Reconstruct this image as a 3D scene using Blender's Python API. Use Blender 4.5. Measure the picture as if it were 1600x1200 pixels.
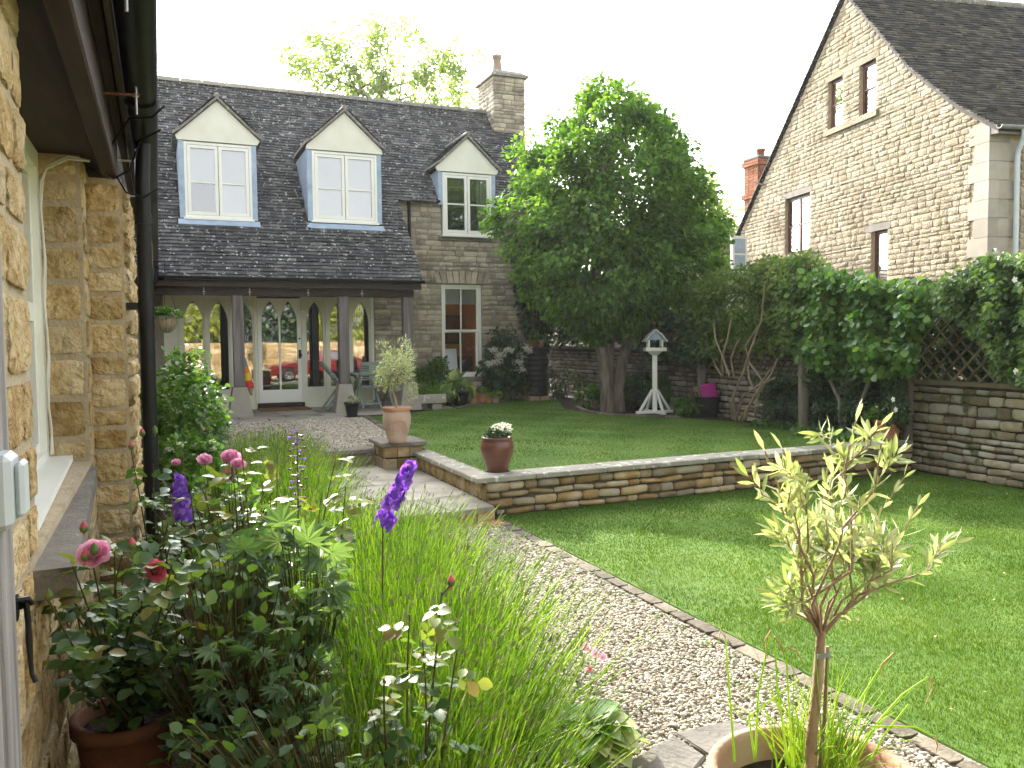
import bpy, bmesh, math, random
import numpy as np
from mathutils import Matrix, Vector, noise as mnoise

for _o in list(bpy.data.objects):
    bpy.data.objects.remove(_o)
SC = bpy.context.scene
COL = SC.collection
random.seed(7)
RNG = np.random.default_rng(11)
R = math.radians

# ------------------------------------------------------------------ camera
F = 1300.0                                   # focal length in photograph pixels (1600 wide)
YAW = math.atan(550 / F); PITCH = math.atan(68 / F); ROLL = math.atan(.0096)
EYE = np.array([0.0, 0.0, 1.7])
FW = np.array([math.sin(YAW) * math.cos(PITCH), math.cos(YAW) * math.cos(PITCH), -math.sin(PITCH)])
_r0 = np.array([math.cos(YAW), -math.sin(YAW), 0.0]); _u0 = np.cross(_r0, FW)
RT = _r0 * math.cos(ROLL) - _u0 * math.sin(ROLL); UP = _u0 * math.cos(ROLL) + _r0 * math.sin(ROLL)
cd = bpy.data.cameras.new('camera'); cam = bpy.data.objects.new('camera', cd); COL.objects.link(cam)
cd.sensor_width = 36; cd.lens = F / 1600 * 36; cd.clip_start = .05; cd.clip_end = 3000
cam.matrix_world = Matrix(((RT[0], UP[0], -FW[0], EYE[0]), (RT[1], UP[1], -FW[1], EYE[1]), (RT[2], UP[2], -FW[2], EYE[2]), (0, 0, 0, 1)))
SC.camera = cam

# ------------------------------------------------------------------ sky, sun, exposure
SUN_EL, SUN_AZ = R(29.0), R(-5.5)            # azimuth measured from +Y towards +X
w = bpy.data.worlds.new('World'); SC.world = w; w.use_nodes = True
nt = w.node_tree; nt.nodes.clear()
sky = nt.nodes.new('ShaderNodeTexSky'); sky.sky_type = 'NISHITA'; sky.sun_disc = False
sky.sun_elevation = SUN_EL; sky.sun_rotation = SUN_AZ; sky.air_density = 1.0; sky.dust_density = 4.0; sky.ozone_density = 1.0
bw = nt.nodes.new('ShaderNodeRGBToBW'); mx = nt.nodes.new('ShaderNodeMix'); mx.data_type = 'RGBA'; mx.inputs[0].default_value = .85
bg = nt.nodes.new('ShaderNodeBackground'); bg.inputs[1].default_value = .15
wo = nt.nodes.new('ShaderNodeOutputWorld')
nt.links.new(sky.outputs[0], bw.inputs[0]); nt.links.new(sky.outputs[0], mx.inputs[6]); nt.links.new(bw.outputs[0], mx.inputs[7])
nt.links.new(mx.outputs[2], bg.inputs[0]); nt.links.new(bg.outputs[0], wo.inputs[0])
sd = bpy.data.lights.new('sun', 'SUN'); sd.energy = 2.0; sd.angle = R(.6); sd.color = (1, .93, .80)
sun = bpy.data.objects.new('sun', sd); COL.objects.link(sun); sun.location = (-3, 30, 20)
_s = Vector((math.sin(SUN_AZ) * math.cos(SUN_EL), math.cos(SUN_AZ) * math.cos(SUN_EL), math.sin(SUN_EL)))
sun.rotation_euler = _s.to_track_quat('Z', 'Y').to_euler()
vs = SC.view_settings; vs.view_transform = 'Standard'; vs.look = 'None'; vs.exposure = 2.75; vs.gamma = 1
vs.use_curve_mapping = False
SC.cycles.max_bounces = 8; SC.cycles.transparent_max_bounces = 12; SC.cycles.use_denoising = True
SC.cycles.caustics_reflective = False; SC.cycles.caustics_refractive = False

# ------------------------------------------------------------------ pixels of the photograph to points of the place
def ray(x, y): return FW + RT * (x - 800) / F + UP * (600 - y) / F
def onz(x, y, z): d = ray(x, y); return EYE + d * (z - EYE[2]) / d[2]
def ony(x, y, Y): d = ray(x, y); return EYE + d * Y / d[1]
def onx(x, y, X): d = ray(x, y); return EYE + d * X / d[0]
def dep(x, y, t): return EYE + ray(x, y) * t
def onp(x, y, p, n):
    d = ray(x, y); return EYE + d * np.dot(np.array(p) - EYE, n) / np.dot(d, n)

# ------------------------------------------------------------------ objects
WM = {}
def link(o, parent=None, world=None):
    COL.objects.link(o); world = world or Matrix.Identity(4)
    if parent is not None:
        o.parent = parent; o.matrix_parent_inverse = WM[parent.name].inverted()
    o.matrix_basis = world; WM[o.name] = world
    return o
def tag(o, label=None, cat=None, group=None, kind=None):
    if label: o['label'] = label
    if cat: o['category'] = cat
    if group: o['group'] = group
    if kind: o['kind'] = kind
    return o
def thing(name, label, cat, loc=(0, 0, 0), group=None):
    o = bpy.data.objects.new(name, None); o.empty_display_size = .1
    link(o, None, Matrix.Translation(Vector(loc)))
    return tag(o, label, cat, group)
def np_mesh(name, V, Fc, smooth=False):
    """V (n,3); Fc one (m,k) array or a list of them"""
    if not isinstance(Fc, list): Fc = [Fc]
    Fc = [f for f in Fc if len(f)]
    me = bpy.data.meshes.new(name); V = np.asarray(V, np.float32)
    me.vertices.add(len(V)); me.vertices.foreach_set('co', V.ravel())
    idx = np.concatenate([np.asarray(f, np.int32).ravel() for f in Fc])
    cnt = np.concatenate([np.full(len(f), f.shape[1], np.int32) for f in Fc])
    st = np.zeros(len(cnt), np.int32); st[1:] = np.cumsum(cnt)[:-1]
    me.loops.add(len(idx)); me.loops.foreach_set('vertex_index', idx)
    me.polygons.add(len(cnt)); me.polygons.foreach_set('loop_start', st)
    me.polygons.foreach_set('use_smooth', np.full(len(cnt), smooth, bool))
    me.update(calc_edges=True); me.validate()
    return me
def mobj(name, me, mat, parent=None, world=None):
    if mat is not None and len(me.materials) == 0: me.materials.append(mat)
    return link(bpy.data.objects.new(name, me), parent, world)

class MB:
    """collects shapes; build() links them as one mesh object"""
    def __init__(s): s.v = []; s.f = []; s.sm = []
    def add(s, vs, fs, smooth=False):
        o = len(s.v); s.v += [tuple(map(float, p)) for p in vs]; s.f += [tuple(i + o for i in f) for f in fs]; s.sm += [smooth] * len(fs); return s
    def box(s, a, b, bev=0.0):
        (x0, y0, z0), (x1, y1, z1) = np.minimum(a, b), np.maximum(a, b)
        if bev <= 0:
            v = [(x0, y0, z0), (x1, y0, z0), (x1, y1, z0), (x0, y1, z0), (x0, y0, z1), (x1, y0, z1), (x1, y1, z1), (x0, y1, z1)]
            return s.add(v, [(0, 3, 2, 1), (4, 5, 6, 7), (0, 1, 5, 4), (1, 2, 6, 5), (2, 3, 7, 6), (3, 0, 4, 7)])
        c = np.array([(x0 + x1) / 2, (y0 + y1) / 2, (z0 + z1) / 2]); h = np.array([x1 - x0, y1 - y0, z1 - z0]) / 2
        return s.obox(c, h, np.eye(3), bev)
    def obox(s, c, h, ax, bev=0.0):
        """oriented box, half sizes h, axes as rows of ax"""
        ax = np.asarray(ax, float); c = np.asarray(c, float)
        if bev <= 0:
            v = []
            for k in (-1, 1):
                for i, j in ((-1, -1), (1, -1), (1, 1), (-1, 1)): v.append(c + ax[0] * h[0] * i + ax[1] * h[1] * j + ax[2] * h[2] * k)
            return s.add(v, [(0, 3, 2, 1), (4, 5, 6, 7), (0, 1, 5, 4), (1, 2, 6, 5), (2, 3, 7, 6), (3, 0, 4, 7)])
        b = min(bev, min(h) * .9); bm = bmesh.new(); bmesh.ops.create_cube(bm, size=2)
        for q in bm.verts: q.co = Vector((q.co.x * h[0], q.co.y * h[1], q.co.z * h[2]))
        bmesh.ops.bevel(bm, geom=list(bm.edges), offset=b, segments=1, affect='EDGES')
        bm.verts.index_update()
        v = [c + ax[0] * q.co.x + ax[1] * q.co.y + ax[2] * q.co.z for q in bm.verts]; f = [[q.index for q in p.verts] for p in bm.faces]; bm.free()
        return s.add(v, f)
    def bar(s, a, b, wd, th, upv=(0, 0, 1), bev=0.0):
        """rectangular bar from a to b, wd across, th along upv"""
        a = np.array(a, float); b = np.array(b, float); d = b - a; L = np.linalg.norm(d); d /= L
        sd_ = np.cross(d, upv); sd_ /= np.linalg.norm(sd_); u = np.cross(sd_, d)
        return s.obox((a + b) / 2, (L / 2, wd / 2, th / 2), (d, sd_, u), bev)
    def tube(s, pts, r, n=6, cap=True):
        pts = [np.array(p, float) for p in pts]; m = len(pts); r = [r] * m if np.isscalar(r) else r
        vs = []; prev = None
        for i, p in enumerate(pts):
            d = pts[min(i + 1, m - 1)] - pts[max(i - 1, 0)]; d = d / (np.linalg.norm(d) + 1e-9)
            if prev is None: prev = np.cross(d, (0, 0, 1) if abs(d[2]) < .9 else (1, 0, 0))
            a = prev - d * np.dot(prev, d); a /= np.linalg.norm(a) + 1e-9; prev = a; b = np.cross(d, a)
            for k in range(n): vs.append(p + (a * math.cos(2 * math.pi * k / n) + b * math.sin(2 * math.pi * k / n)) * r[i])
        fs = [(i * n + k, i * n + (k + 1) % n, (i + 1) * n + (k + 1) % n, (i + 1) * n + k) for i in range(m - 1) for k in range(n)]
        s.add(vs, fs, True)
        if cap: s.add(vs[:n][::-1], [tuple(range(n))]); s.add(vs[-n:], [tuple(range(n))])
        return s
    def lathe(s, prof, c=(0, 0, 0), n=24, smooth=True):
        """profile of (radius, z)"""
        vs = [(c[0] + r * math.cos(2 * math.pi * k / n), c[1] + r * math.sin(2 * math.pi * k / n), c[2] + z) for r, z in prof for k in range(n)]
        fs = [(i * n + k, i * n + (k + 1) % n, (i + 1) * n + (k + 1) % n, (i + 1) * n + k) for i in range(len(prof) - 1) for k in range(n)]
        return s.add(vs, fs, smooth)
    def prism(s, poly, ext):
        """planar polygon (3-D points) pushed along ext"""
        n = len(poly); p = [np.array(q, float) for q in poly]; e = np.array(ext, float)
        return s.add(p + [q + e for q in p], [tuple(range(n))[::-1], tuple(range(n, 2 * n))] + [(i, (i + 1) % n, n + (i + 1) % n, n + i) for i in range(n)])
    def quad(s, *p, smooth=False): return s.add(p, [tuple(range(len(p)))], smooth)
    def mesh(s, name):
        me = bpy.data.meshes.new(name); me.from_pydata(s.v, [], s.f)
        me.polygons.foreach_set('use_smooth', s.sm); bm = bmesh.new(); bm.from_mesh(me)
        bmesh.ops.recalc_face_normals(bm, faces=bm.faces); bm.to_mesh(me); bm.free(); me.update(); return me
    def build(s, name, mat, parent=None, world=None): return mobj(name, s.mesh(name), mat, parent, world)
def one(kind, *a, **k): m = MB(); getattr(m, kind)(*a, **k); return m

# ------------------------------------------------------------------ materials
def _n(nt, t, **k):
    n = nt.nodes.new(t)
    for a, b in k.items(): setattr(n, a, b)
    return n
def _ramp(nt, stops):
    r = _n(nt, 'ShaderNodeValToRGB'); e = r.color_ramp.elements
    while len(e) < len(stops): e.new(.5)
    for q, (p, c) in zip(e, stops): q.position = p; q.color = (*c, 1)
    return r
def _base(name):
    m = bpy.data.materials.new(name); m.use_nodes = True; nt = m.node_tree; nt.nodes.clear()
    return m, nt, _n(nt, 'ShaderNodeOutputMaterial')
def mat(name, cols, scale=6., rough=.8, bump=0., bscale=40., rnd=None, amt=.35, spec=.3, metal=0., spots=None, stretch=None, dist=.02, detail=6., coat=0.):
    """noise over 2-4 colours; rnd 'obj' or 'island' varies brightness and colour from piece to piece; spots=(colour, scale, threshold)"""
    m, nt, out = _base(name); L = nt.links.new
    geo = _n(nt, 'ShaderNodeNewGeometry'); vec = geo.outputs['Position']
    if stretch:
        mp = _n(nt, 'ShaderNodeMapping'); mp.inputs['Scale'].default_value = stretch; L(vec, mp.inputs[0]); vec = mp.outputs[0]
    no = _n(nt, 'ShaderNodeTexNoise'); no.inputs['Scale'].default_value = scale; no.inputs['Detail'].default_value = detail; L(vec, no.inputs[0])
    fac = no.outputs[0]
    if rnd:
        rv = _n(nt, 'ShaderNodeObjectInfo').outputs['Random'] if rnd == 'obj' else geo.outputs['Random Per Island']
        ma = _n(nt, 'ShaderNodeMath', operation='MULTIPLY_ADD'); ma.inputs[1].default_value = amt; L(rv, ma.inputs[0])
        mb_ = _n(nt, 'ShaderNodeMath', operation='SUBTRACT'); mb_.inputs[1].default_value = amt / 2; L(fac, mb_.inputs[0]); L(mb_.outputs[0], ma.inputs[2]); fac = ma.outputs[0]
    k = len(cols); rp = _ramp(nt, [(.3 + .4 * i / max(1, k - 1), c) for i, c in enumerate(cols)]); L(fac, rp.inputs[0]); col = rp.outputs[0]
    if rnd:
        wn = _n(nt, 'ShaderNodeTexWhiteNoise', noise_dimensions='1D'); L(rv, wn.inputs['W'])
        mr = _n(nt, 'ShaderNodeMapRange'); mr.inputs[3].default_value = 1 - amt * .75; mr.inputs[4].default_value = 1 + amt * .55; L(wn.outputs[0], mr.inputs[0])
        hs = _n(nt, 'ShaderNodeHueSaturation'); L(mr.outputs[0], hs.inputs['Value']); L(col, hs.inputs['Color']); col = hs.outputs[0]
    if spots:
        sc_, ss, th = spots
        n2 = _n(nt, 'ShaderNodeTexNoise'); n2.inputs['Scale'].default_value = ss; n2.inputs['Detail'].default_value = 3; L(geo.outputs['Position'], n2.inputs[0])
        r2 = _ramp(nt, [(th, (0, 0, 0)), (th + .06, (1, 1, 1))]); L(n2.outputs[0], r2.inputs[0])
        mxx = _n(nt, 'ShaderNodeMix', data_type='RGBA'); mxx.inputs[7].default_value = (*sc_, 1); L(r2.outputs[0], mxx.inputs[0]); L(col, mxx.inputs[6]); col = mxx.outputs[2]
    b = _n(nt, 'ShaderNodeBsdfPrincipled'); b.inputs['Roughness'].default_value = rough; b.inputs['Specular IOR Level'].default_value = spec; b.inputs['Metallic'].default_value = metal
    if coat: b.inputs['Coat Weight'].default_value = coat; b.inputs['Coat Roughness'].default_value = .08
    L(col, b.inputs['Base Color'])
    if bump:
        n3 = _n(nt, 'ShaderNodeTexNoise'); n3.inputs['Scale'].default_value = bscale; n3.inputs['Detail'].default_value = 7; L(vec, n3.inputs[0])
        bp = _n(nt, 'ShaderNodeBump'); bp.inputs['Strength'].default_value = bump; bp.inputs['Distance'].default_value = dist; L(n3.outputs[0], bp.inputs['Height']); L(bp.outputs[0], b.inputs['Normal'])
    L(b.outputs[0], out.inputs[0]); return m
def leafmat(name, cols, tr=.4, trc=None, rough=.45, spec=.4, scale=3.):
    """leaf: colours vary from leaf to leaf; light also passes through"""
    m, nt, out = _base(name); L = nt.links.new
    geo = _n(nt, 'ShaderNodeNewGeometry')
    no = _n(nt, 'ShaderNodeTexNoise'); no.inputs['Scale'].default_value = scale; no.inputs['Detail'].default_value = 2; L(geo.outputs['Position'], no.inputs[0])
    ad = _n(nt, 'ShaderNodeMath', operation='MULTIPLY_ADD'); ad.inputs[1].default_value = .6; L(geo.outputs['Random Per Island'], ad.inputs[0])
    sb = _n(nt, 'ShaderNodeMath', operation='SUBTRACT'); sb.inputs[1].default_value = .3; L(no.outputs[0], sb.inputs[0]); L(sb.outputs[0], ad.inputs[2])
    k = len(cols); rp = _ramp(nt, [(.2 + .6 * i / max(1, k - 1), c) for i, c in enumerate(cols)]); L(ad.outputs[0], rp.inputs[0])
    b = _n(nt, 'ShaderNodeBsdfPrincipled'); b.inputs['Roughness'].default_value = rough; b.inputs['Specular IOR Level'].default_value = spec; L(rp.outputs[0], b.inputs['Base Color'])
    t = _n(nt, 'ShaderNodeBsdfTranslucent')
    mm = _n(nt, 'ShaderNodeMix', data_type='RGBA', blend_type='MULTIPLY'); mm.inputs[0].default_value = 1; mm.inputs[7].default_value = (*(trc or (1.9, 1.9, .8)), 1); L(rp.outputs[0], mm.inputs[6]); L(mm.outputs[2], t.inputs[0])
    ms = _n(nt, 'ShaderNodeMixShader'); ms.inputs[0].default_value = tr; L(b.outputs[0], ms.inputs[1]); L(t.outputs[0], ms.inputs[2]); L(ms.outputs[0], out.inputs[0])
    return m
def glassmat(name, tint=(.85, .9, .9), f=2.0):
    m, nt, out = _base(name); L = nt.links.new
    tr = _n(nt, 'ShaderNodeBsdfTransparent'); tr.inputs[0].default_value = (*tint, 1); g = _n(nt, 'ShaderNodeBsdfGlossy'); g.inputs['Roughness'].default_value = .015
    fr = _n(nt, 'ShaderNodeFresnel'); fr.inputs[0].default_value = f
    geo = _n(nt, 'ShaderNodeNewGeometry'); no = _n(nt, 'ShaderNodeTexNoise'); no.inputs['Scale'].default_value = 1.6; L(geo.outputs['Position'], no.inputs[0])
    bp = _n(nt, 'ShaderNodeBump'); bp.inputs['Strength'].default_value = .05; bp.inputs['Distance'].default_value = .02; L(no.outputs[0], bp.inputs['Height']); L(bp.outputs[0], g.inputs['Normal'])
    ms = _n(nt, 'ShaderNodeMixShader'); L(fr.outputs[0], ms.inputs[0]); L(tr.outputs[0], ms.inputs[1]); L(g.outputs[0], ms.inputs[2]); L(ms.outputs[0], out.inputs[0]); return m

MT = dict(
    soil=mat('soil', [(.02, .014, .009), (.05, .035, .022)], 9, .95, .6, 60),
    field=mat('field_grass', [(.03, .06, .012), (.05, .09, .02)], 2, .9),
    lawn=mat('lawn_turf', [(.054, .108, .014), (.080, .152, .020), (.125, .188, .034)], 1.4, .9, .4, 160, detail=14),
    gravel_bed=mat('gravel_bed', [(.26, .22, .165), (.38, .335, .27)], 60, .95, .8, 90),
    pebble=mat('pebble', [(.29, .245, .18), (.39, .35, .27), (.47, .43, .355)], 14, .8, rnd='island', amt=.45),
    flag=mat('flagstone', [(.20, .18, .145), (.30, .27, .22), (.38, .35, .29)], 3.5, .8, .35, 30, rnd='obj', amt=.3),
    edging=mat('edging_brick', [(.085, .072, .05), (.17, .145, .105)], 12, .85, .5, 50, rnd='obj', amt=.4),
    mortar_warm=mat('mortar_warm', [(.36, .29, .19), (.47, .39, .27)], 10, .95, .6, 50),
    mortar_grey=mat('mortar_grey', [(.20, .18, .15), (.30, .27, .22)], 10, .95, .5, 60),
    joint_dark=mat('wall_core', [(.05, .043, .03), (.10, .085, .06)], 8, .95, .4, 30),
    stone_gold=mat('golden_rubble', [(.33, .21, .08), (.50, .36, .17), (.60, .48, .29)], 9, .88, 1., 26, rnd='obj', amt=.28, dist=.05),
    stone_dry=mat('drystone', [(.28, .18, .075), (.37, .28, .155), (.40, .345, .25)], 6, .85, .7, 35, rnd='obj', amt=.55),
    stone_house=mat('grey_rubble', [(.24, .205, .15), (.36, .315, .235), (.46, .40, .29)], 5, .88, .6, 40, rnd='obj', amt=.4, spots=((.46, .45, .42), 7, .66)),
    stone_house_i=mat('grey_rubble_small', [(.24, .205, .15), (.36, .315, .235), (.46, .40, .29)], 5, .88, .6, 40, rnd='island', amt=.4),
    stone_gable=mat('gable_block', [(.24, .20, .128), (.305, .26, .178), (.365, .315, .225)], 1.3, .9, .8, 34, rnd='obj', amt=.22, dist=.04),
    stone_gable_i=mat('gable_block_small', [(.24, .20, .128), (.305, .26, .178), (.365, .315, .225)], 1.3, .9, .8, 34, rnd='island', amt=.22, dist=.04),
    stone_bound=mat('boundary_rubble', [(.19, .16, .10), (.32, .28, .19), (.36, .34, .28)], 5, .9, .7, 36, rnd='obj', amt=.45, spots=((.10, .11, .05), 3, .60)),
    stone_bound_i=mat('boundary_rubble_small', [(.15, .13, .09), (.27, .23, .16), (.30, .28, .23)], 5, .9, .7, 36, rnd='island', amt=.5),
    capstone=mat('capstone', [(.25, .235, .19), (.36, .34, .28)], 5, .85, .4, 40, rnd='obj', amt=.25, spots=((.55, .55, .50), 11, .585)),
    quoin=mat('ashlar', [(.27, .245, .195), (.34, .315, .26)], 4, .85, .2, 50, rnd='obj', amt=.2),
    lintel=mat('lintel_stone', [(.15, .135, .115), (.22, .20, .175)], 6, .85, .2, 50),
    sillstone=mat('sill_stone', [(.13, .12, .10), (.22, .20, .165)], 8, .85, .5, 50, spots=((.5, .5, .48), 24, .70)),
    tile=mat('stone_tile', [(.036, .037, .039), (.062, .063, .065), (.11, .108, .104)], 5, .75, .3, 60, rnd='island', amt=.5, spots=((.50, .50, .48), 15, .62)),
    tile_moss=mat('mossy_tile', [(.030, .029, .028), (.055, .052, .046), (.10, .09, .065)], 4, .85, .4, 60, rnd='island', amt=.5, spots=((.30, .28, .22), 15, .68)),
    tile_verge=mat('verge_mortar', [(.16, .15, .13), (.27, .255, .22)], 14, .95, .6, 50, spots=((.45, .43, .36), 12, .6)),
    ridge=mat('ridge_tile', [(.30, .27, .21), (.42, .38, .31)], 5, .9, .3, 40, rnd='obj', amt=.2),
    render=mat('cream_render', [(.66, .65, .54), (.74, .73, .62)], 3, .9, .1, 60),
    white=mat('cream_paint', [(.74, .74, .66), (.80, .80, .73)], 3, .45),
    sage=mat('sage_paint', [(.62, .63, .49), (.69, .70, .55)], 3, .5),
    lead=mat('lead_sheet', [(.26, .34, .44), (.38, .47, .57)], 5, .6, .15, 20),
    black=mat('black_iron', [(.005, .0055, .007), (.010, .011, .013)], 8, .42, spec=.28),
    rust=mat('rusty_iron', [(.10, .04, .02), (.20, .09, .05)], 20, .8, .4, 80),
    galv=mat('galvanised', [(.30, .31, .31), (.42, .43, .43)], 10, .45, metal=.6),
    darkwood=mat('tarred_wood', [(.022, .015, .012), (.045, .030, .022)], 3, .75, .3, 50, stretch=(6, .6, 6)),
    eavewood=mat('brown_stain', [(.030, .017, .014), (.058, .035, .028)], 3, .7, .3, 50, stretch=(6, .6, 6)),
    oldoak=mat('weathered_oak', [(.085, .075, .068), (.15, .135, .125), (.22, .20, .185)], 3, .85, .5, 22, stretch=(5, 5, .35)),
    gatewood=mat('silvered_board', [(.14, .13, .125), (.26, .245, .235), (.36, .34, .33)], 4, .85, .6, 24, stretch=(9, 9, .4)),
    postwood=mat('fence_post', [(.10, .085, .065), (.19, .165, .13)], 4, .9, .5, 24, stretch=(5, 5, .5)),
    latwood=mat('trellis_lath', [(.12, .10, .06), (.22, .18, .11)], 5, .9, .4, 30, rnd='obj', amt=.3),
    greenpaint=mat('green_chair_paint', [(.17, .22, .19), (.25, .30, .265)], 5, .55),
    terracotta=mat('terracotta', [(.30, .12, .06), (.44, .20, .11), (.46, .27, .17)], 6, .85, .2, 50),
    terra_mid=mat('tan_terracotta', [(.28, .15, .09), (.38, .23, .15), (.42, .30, .21)], 5, .88, .2, 50),
    terra_shaded=mat('shaded_terracotta', [(.13, .05, .028), (.20, .085, .05)], 6, .85, .2, 50),  # terracotta darkened: the rose pot's shade is put into the colour
    terra_pale=mat('pale_terracotta', [(.36, .22, .15), (.46, .32, .24), (.48, .38, .31)], 5, .88, .2, 50),
    glaze=mat('brown_glaze', [(.10, .035, .022), (.16, .06, .04)], 5, .3, .06, 20, spec=.5),
    blackpl=mat('black_plastic', [(.012, .012, .014), (.022, .022, .025)], 6, .45, spec=.4),
    magenta=mat('magenta_foam', [(.42, .03, .24), (.50, .05, .30)], 5, .8),
    bark=mat('bark', [(.09, .074, .054), (.17, .143, .108), (.24, .205, .16)], 5, .95, .9, 20, stretch=(3, 3, .6), dist=.05),
    oliv_bark=mat('olive_bark', [(.22, .15, .09), (.36, .27, .18)], 9, .85, .5, 60, stretch=(1, 1, .4)),
    stem_wood=mat('climber_stem', [(.16, .12, .075), (.28, .22, .145)], 7, .9, .5, 40),
    rose_stem=mat('rose_stem', [(.05, .07, .02), (.12, .07, .03)], 7, .6),
    plate=mat('grey_plastic', [(.46, .52, .54), (.54, .59, .61)], 4, .4),
    cable=mat('white_cable', [(.62, .60, .52), (.70, .68, .60)], 6, .5),
    brass=mat('mat_coir', [(.15, .075, .03), (.22, .12, .055)], 30, .95, .5, 120),
    brick=mat('red_brick', [(.34, .12, .06), (.46, .20, .11)], 5, .9, .4, 50, rnd='island', amt=.35),
    potclay=mat('chimney_pot', [(.30, .22, .17), (.38, .30, .25)], 5, .9, .2, 40),
    brownframe=mat('stained_frame', [(.09, .03, .018), (.13, .05, .03)], 5, .5),
    room=mat('ochre_room', [(.42, .20, .07), (.50, .25, .09)], 2, .9),
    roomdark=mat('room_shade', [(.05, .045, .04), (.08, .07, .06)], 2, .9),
    roomfloor=mat('oak_floor', [(.30, .18, .09), (.38, .24, .13)], 6, .5, stretch=(1, 8, 1)),
    blind=mat('white_blind', [(.80, .87, .90), (.86, .91, .93)], 2, .9),
    curtain=mat('grey_curtain', [(.45, .50, .52), (.58, .62, .62)], 3, .95, stretch=(9, 1, .2)),
    redpaint=mat('red_car_paint', [(.13, .005, .007), (.16, .007, .009)], 3, .25, spec=.5, coat=1.),
    rubber=mat('tyre_rubber', [(.012, .012, .012), (.02, .02, .02)], 9, .8),
    chrome=mat('alloy', [(.55, .56, .58), (.65, .66, .68)], 5, .2, metal=.9),
    carglass=mat('car_glass', [(.02, .025, .03), (.03, .035, .04)], 3, .05, spec=.8),
    glass=glassmat('window_glass', (.96, .98, .98), 2.6), glass_dark=glassmat('porch_glass', (.6, .64, .62), 3.1),
    leaf_tree=leafmat('tree_leaf', [(.038, .095, .015), (.075, .170, .026), (.15, .26, .045)], .5, (1.8, 1.8, .7)),
    leaf_ash=leafmat('ash_leaf', [(.16, .22, .08), (.22, .29, .11), (.28, .34, .14)], .55),  # leaf colour lightened to imitate haze over the distant trees
    leaf_vine=leafmat('vine_leaf', [(.040, .105, .020), (.078, .180, .030), (.15, .26, .05)], .38),
    leaf_ivy=leafmat('ivy_leaf', [(.020, .048, .018), (.038, .078, .026), (.07, .115, .04)], .25, rough=.35),
    leaf_fine=leafmat('clematis_leaf', [(.042, .088, .028), (.078, .145, .042), (.13, .20, .07)], .38),
    leaf_honey=leafmat('honeysuckle_leaf', [(.050, .098, .020), (.090, .160, .030), (.16, .21, .048)], .42),
    leaf_shrub=leafmat('shrub_leaf', [(.038, .092, .020), (.070, .155, .030), (.12, .22, .045)], .38),
    leaf_lime=leafmat('lime_leaf', [(.07, .15, .02), (.12, .23, .03), (.18, .28, .04)], .4),
    leaf_rose=leafmat('rose_leaf', [(.042, .092, .036), (.072, .140, .048), (.12, .19, .06)], .42, (2.0, 1.9, .5), .40),
    leaf_roseyoung=leafmat('young_rose_leaf', [(.13, .19, .04), (.21, .26, .06), (.20, .16, .06)], .45, (1.3, 1.3, .5), .4),
    leaf_lobed=leafmat('lobed_leaf', [(.050, .105, .045), (.085, .15, .065), (.13, .20, .09)], .38, rough=.4),
    leaf_olive=leafmat('olive_leaf', [(.22, .29, .13), (.34, .40, .22), (.54, .56, .42)], .38, (1.3, 1.3, .55), .35),
    leaf_hosta=leafmat('hosta_leaf', [(.09, .20, .05), (.22, .34, .10), (.55, .58, .26)], .4, (1.4, 1.4, .7), .4),
    leaf_gold=leafmat('golden_hedge_leaf', [(.20, .25, .03), (.30, .34, .05), (.40, .41, .07)], .3),
    slab=mat('path_slab', [(.11, .10, .085), (.17, .155, .13)], 6, .85, .4, 40),
    lav_bud=leafmat('lavender_bud', [(.16, .24, .06), (.26, .32, .10), (.28, .24, .30)], .4, (1.4, 1.4, .6), .5),
    grass=leafmat('grass_blade', [(.056, .116, .012), (.084, .164, .018), (.140, .205, .036)], .33, (1.3, 1.35, .5), .7, .10, .9),
    lav=leafmat('lavender_stem', [(.17, .29, .04), (.30, .44, .06), (.50, .60, .13)], .5, (1.35, 1.4, .4), .5, .3),
    petal_pink=leafmat('pink_petal', [(.80, .34, .54), (.86, .46, .62), (.90, .60, .72)], .35, (1.05, 1., 1.05), .6),
    petal_red=leafmat('coral_petal', [(.55, .09, .14), (.66, .20, .24)], .35, (1.1, 1., 1.), .6),
    petal_white=leafmat('white_petal', [(.66, .68, .58), (.78, .78, .70)], .3, (1, 1, .9), .6),
    petal_purple=leafmat('purple_petal', [(.12, .05, .38), (.22, .10, .54), (.42, .22, .64)], .45, (1.6, 1.1, 1.3), .5),
    petal_palepink=leafmat('pale_pink_petal', [(.74, .42, .58), (.80, .55, .66)], .4, (1.1, 1, 1.), .6),
    bud=leafmat('bud_green', [(.08, .15, .03), (.13, .20, .04)], .2),
    straw=leafmat('dry_stalk', [(.45, .33, .16), (.55, .42, .24)], .3, (1.2, 1.1, .9), .7),
)
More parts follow.
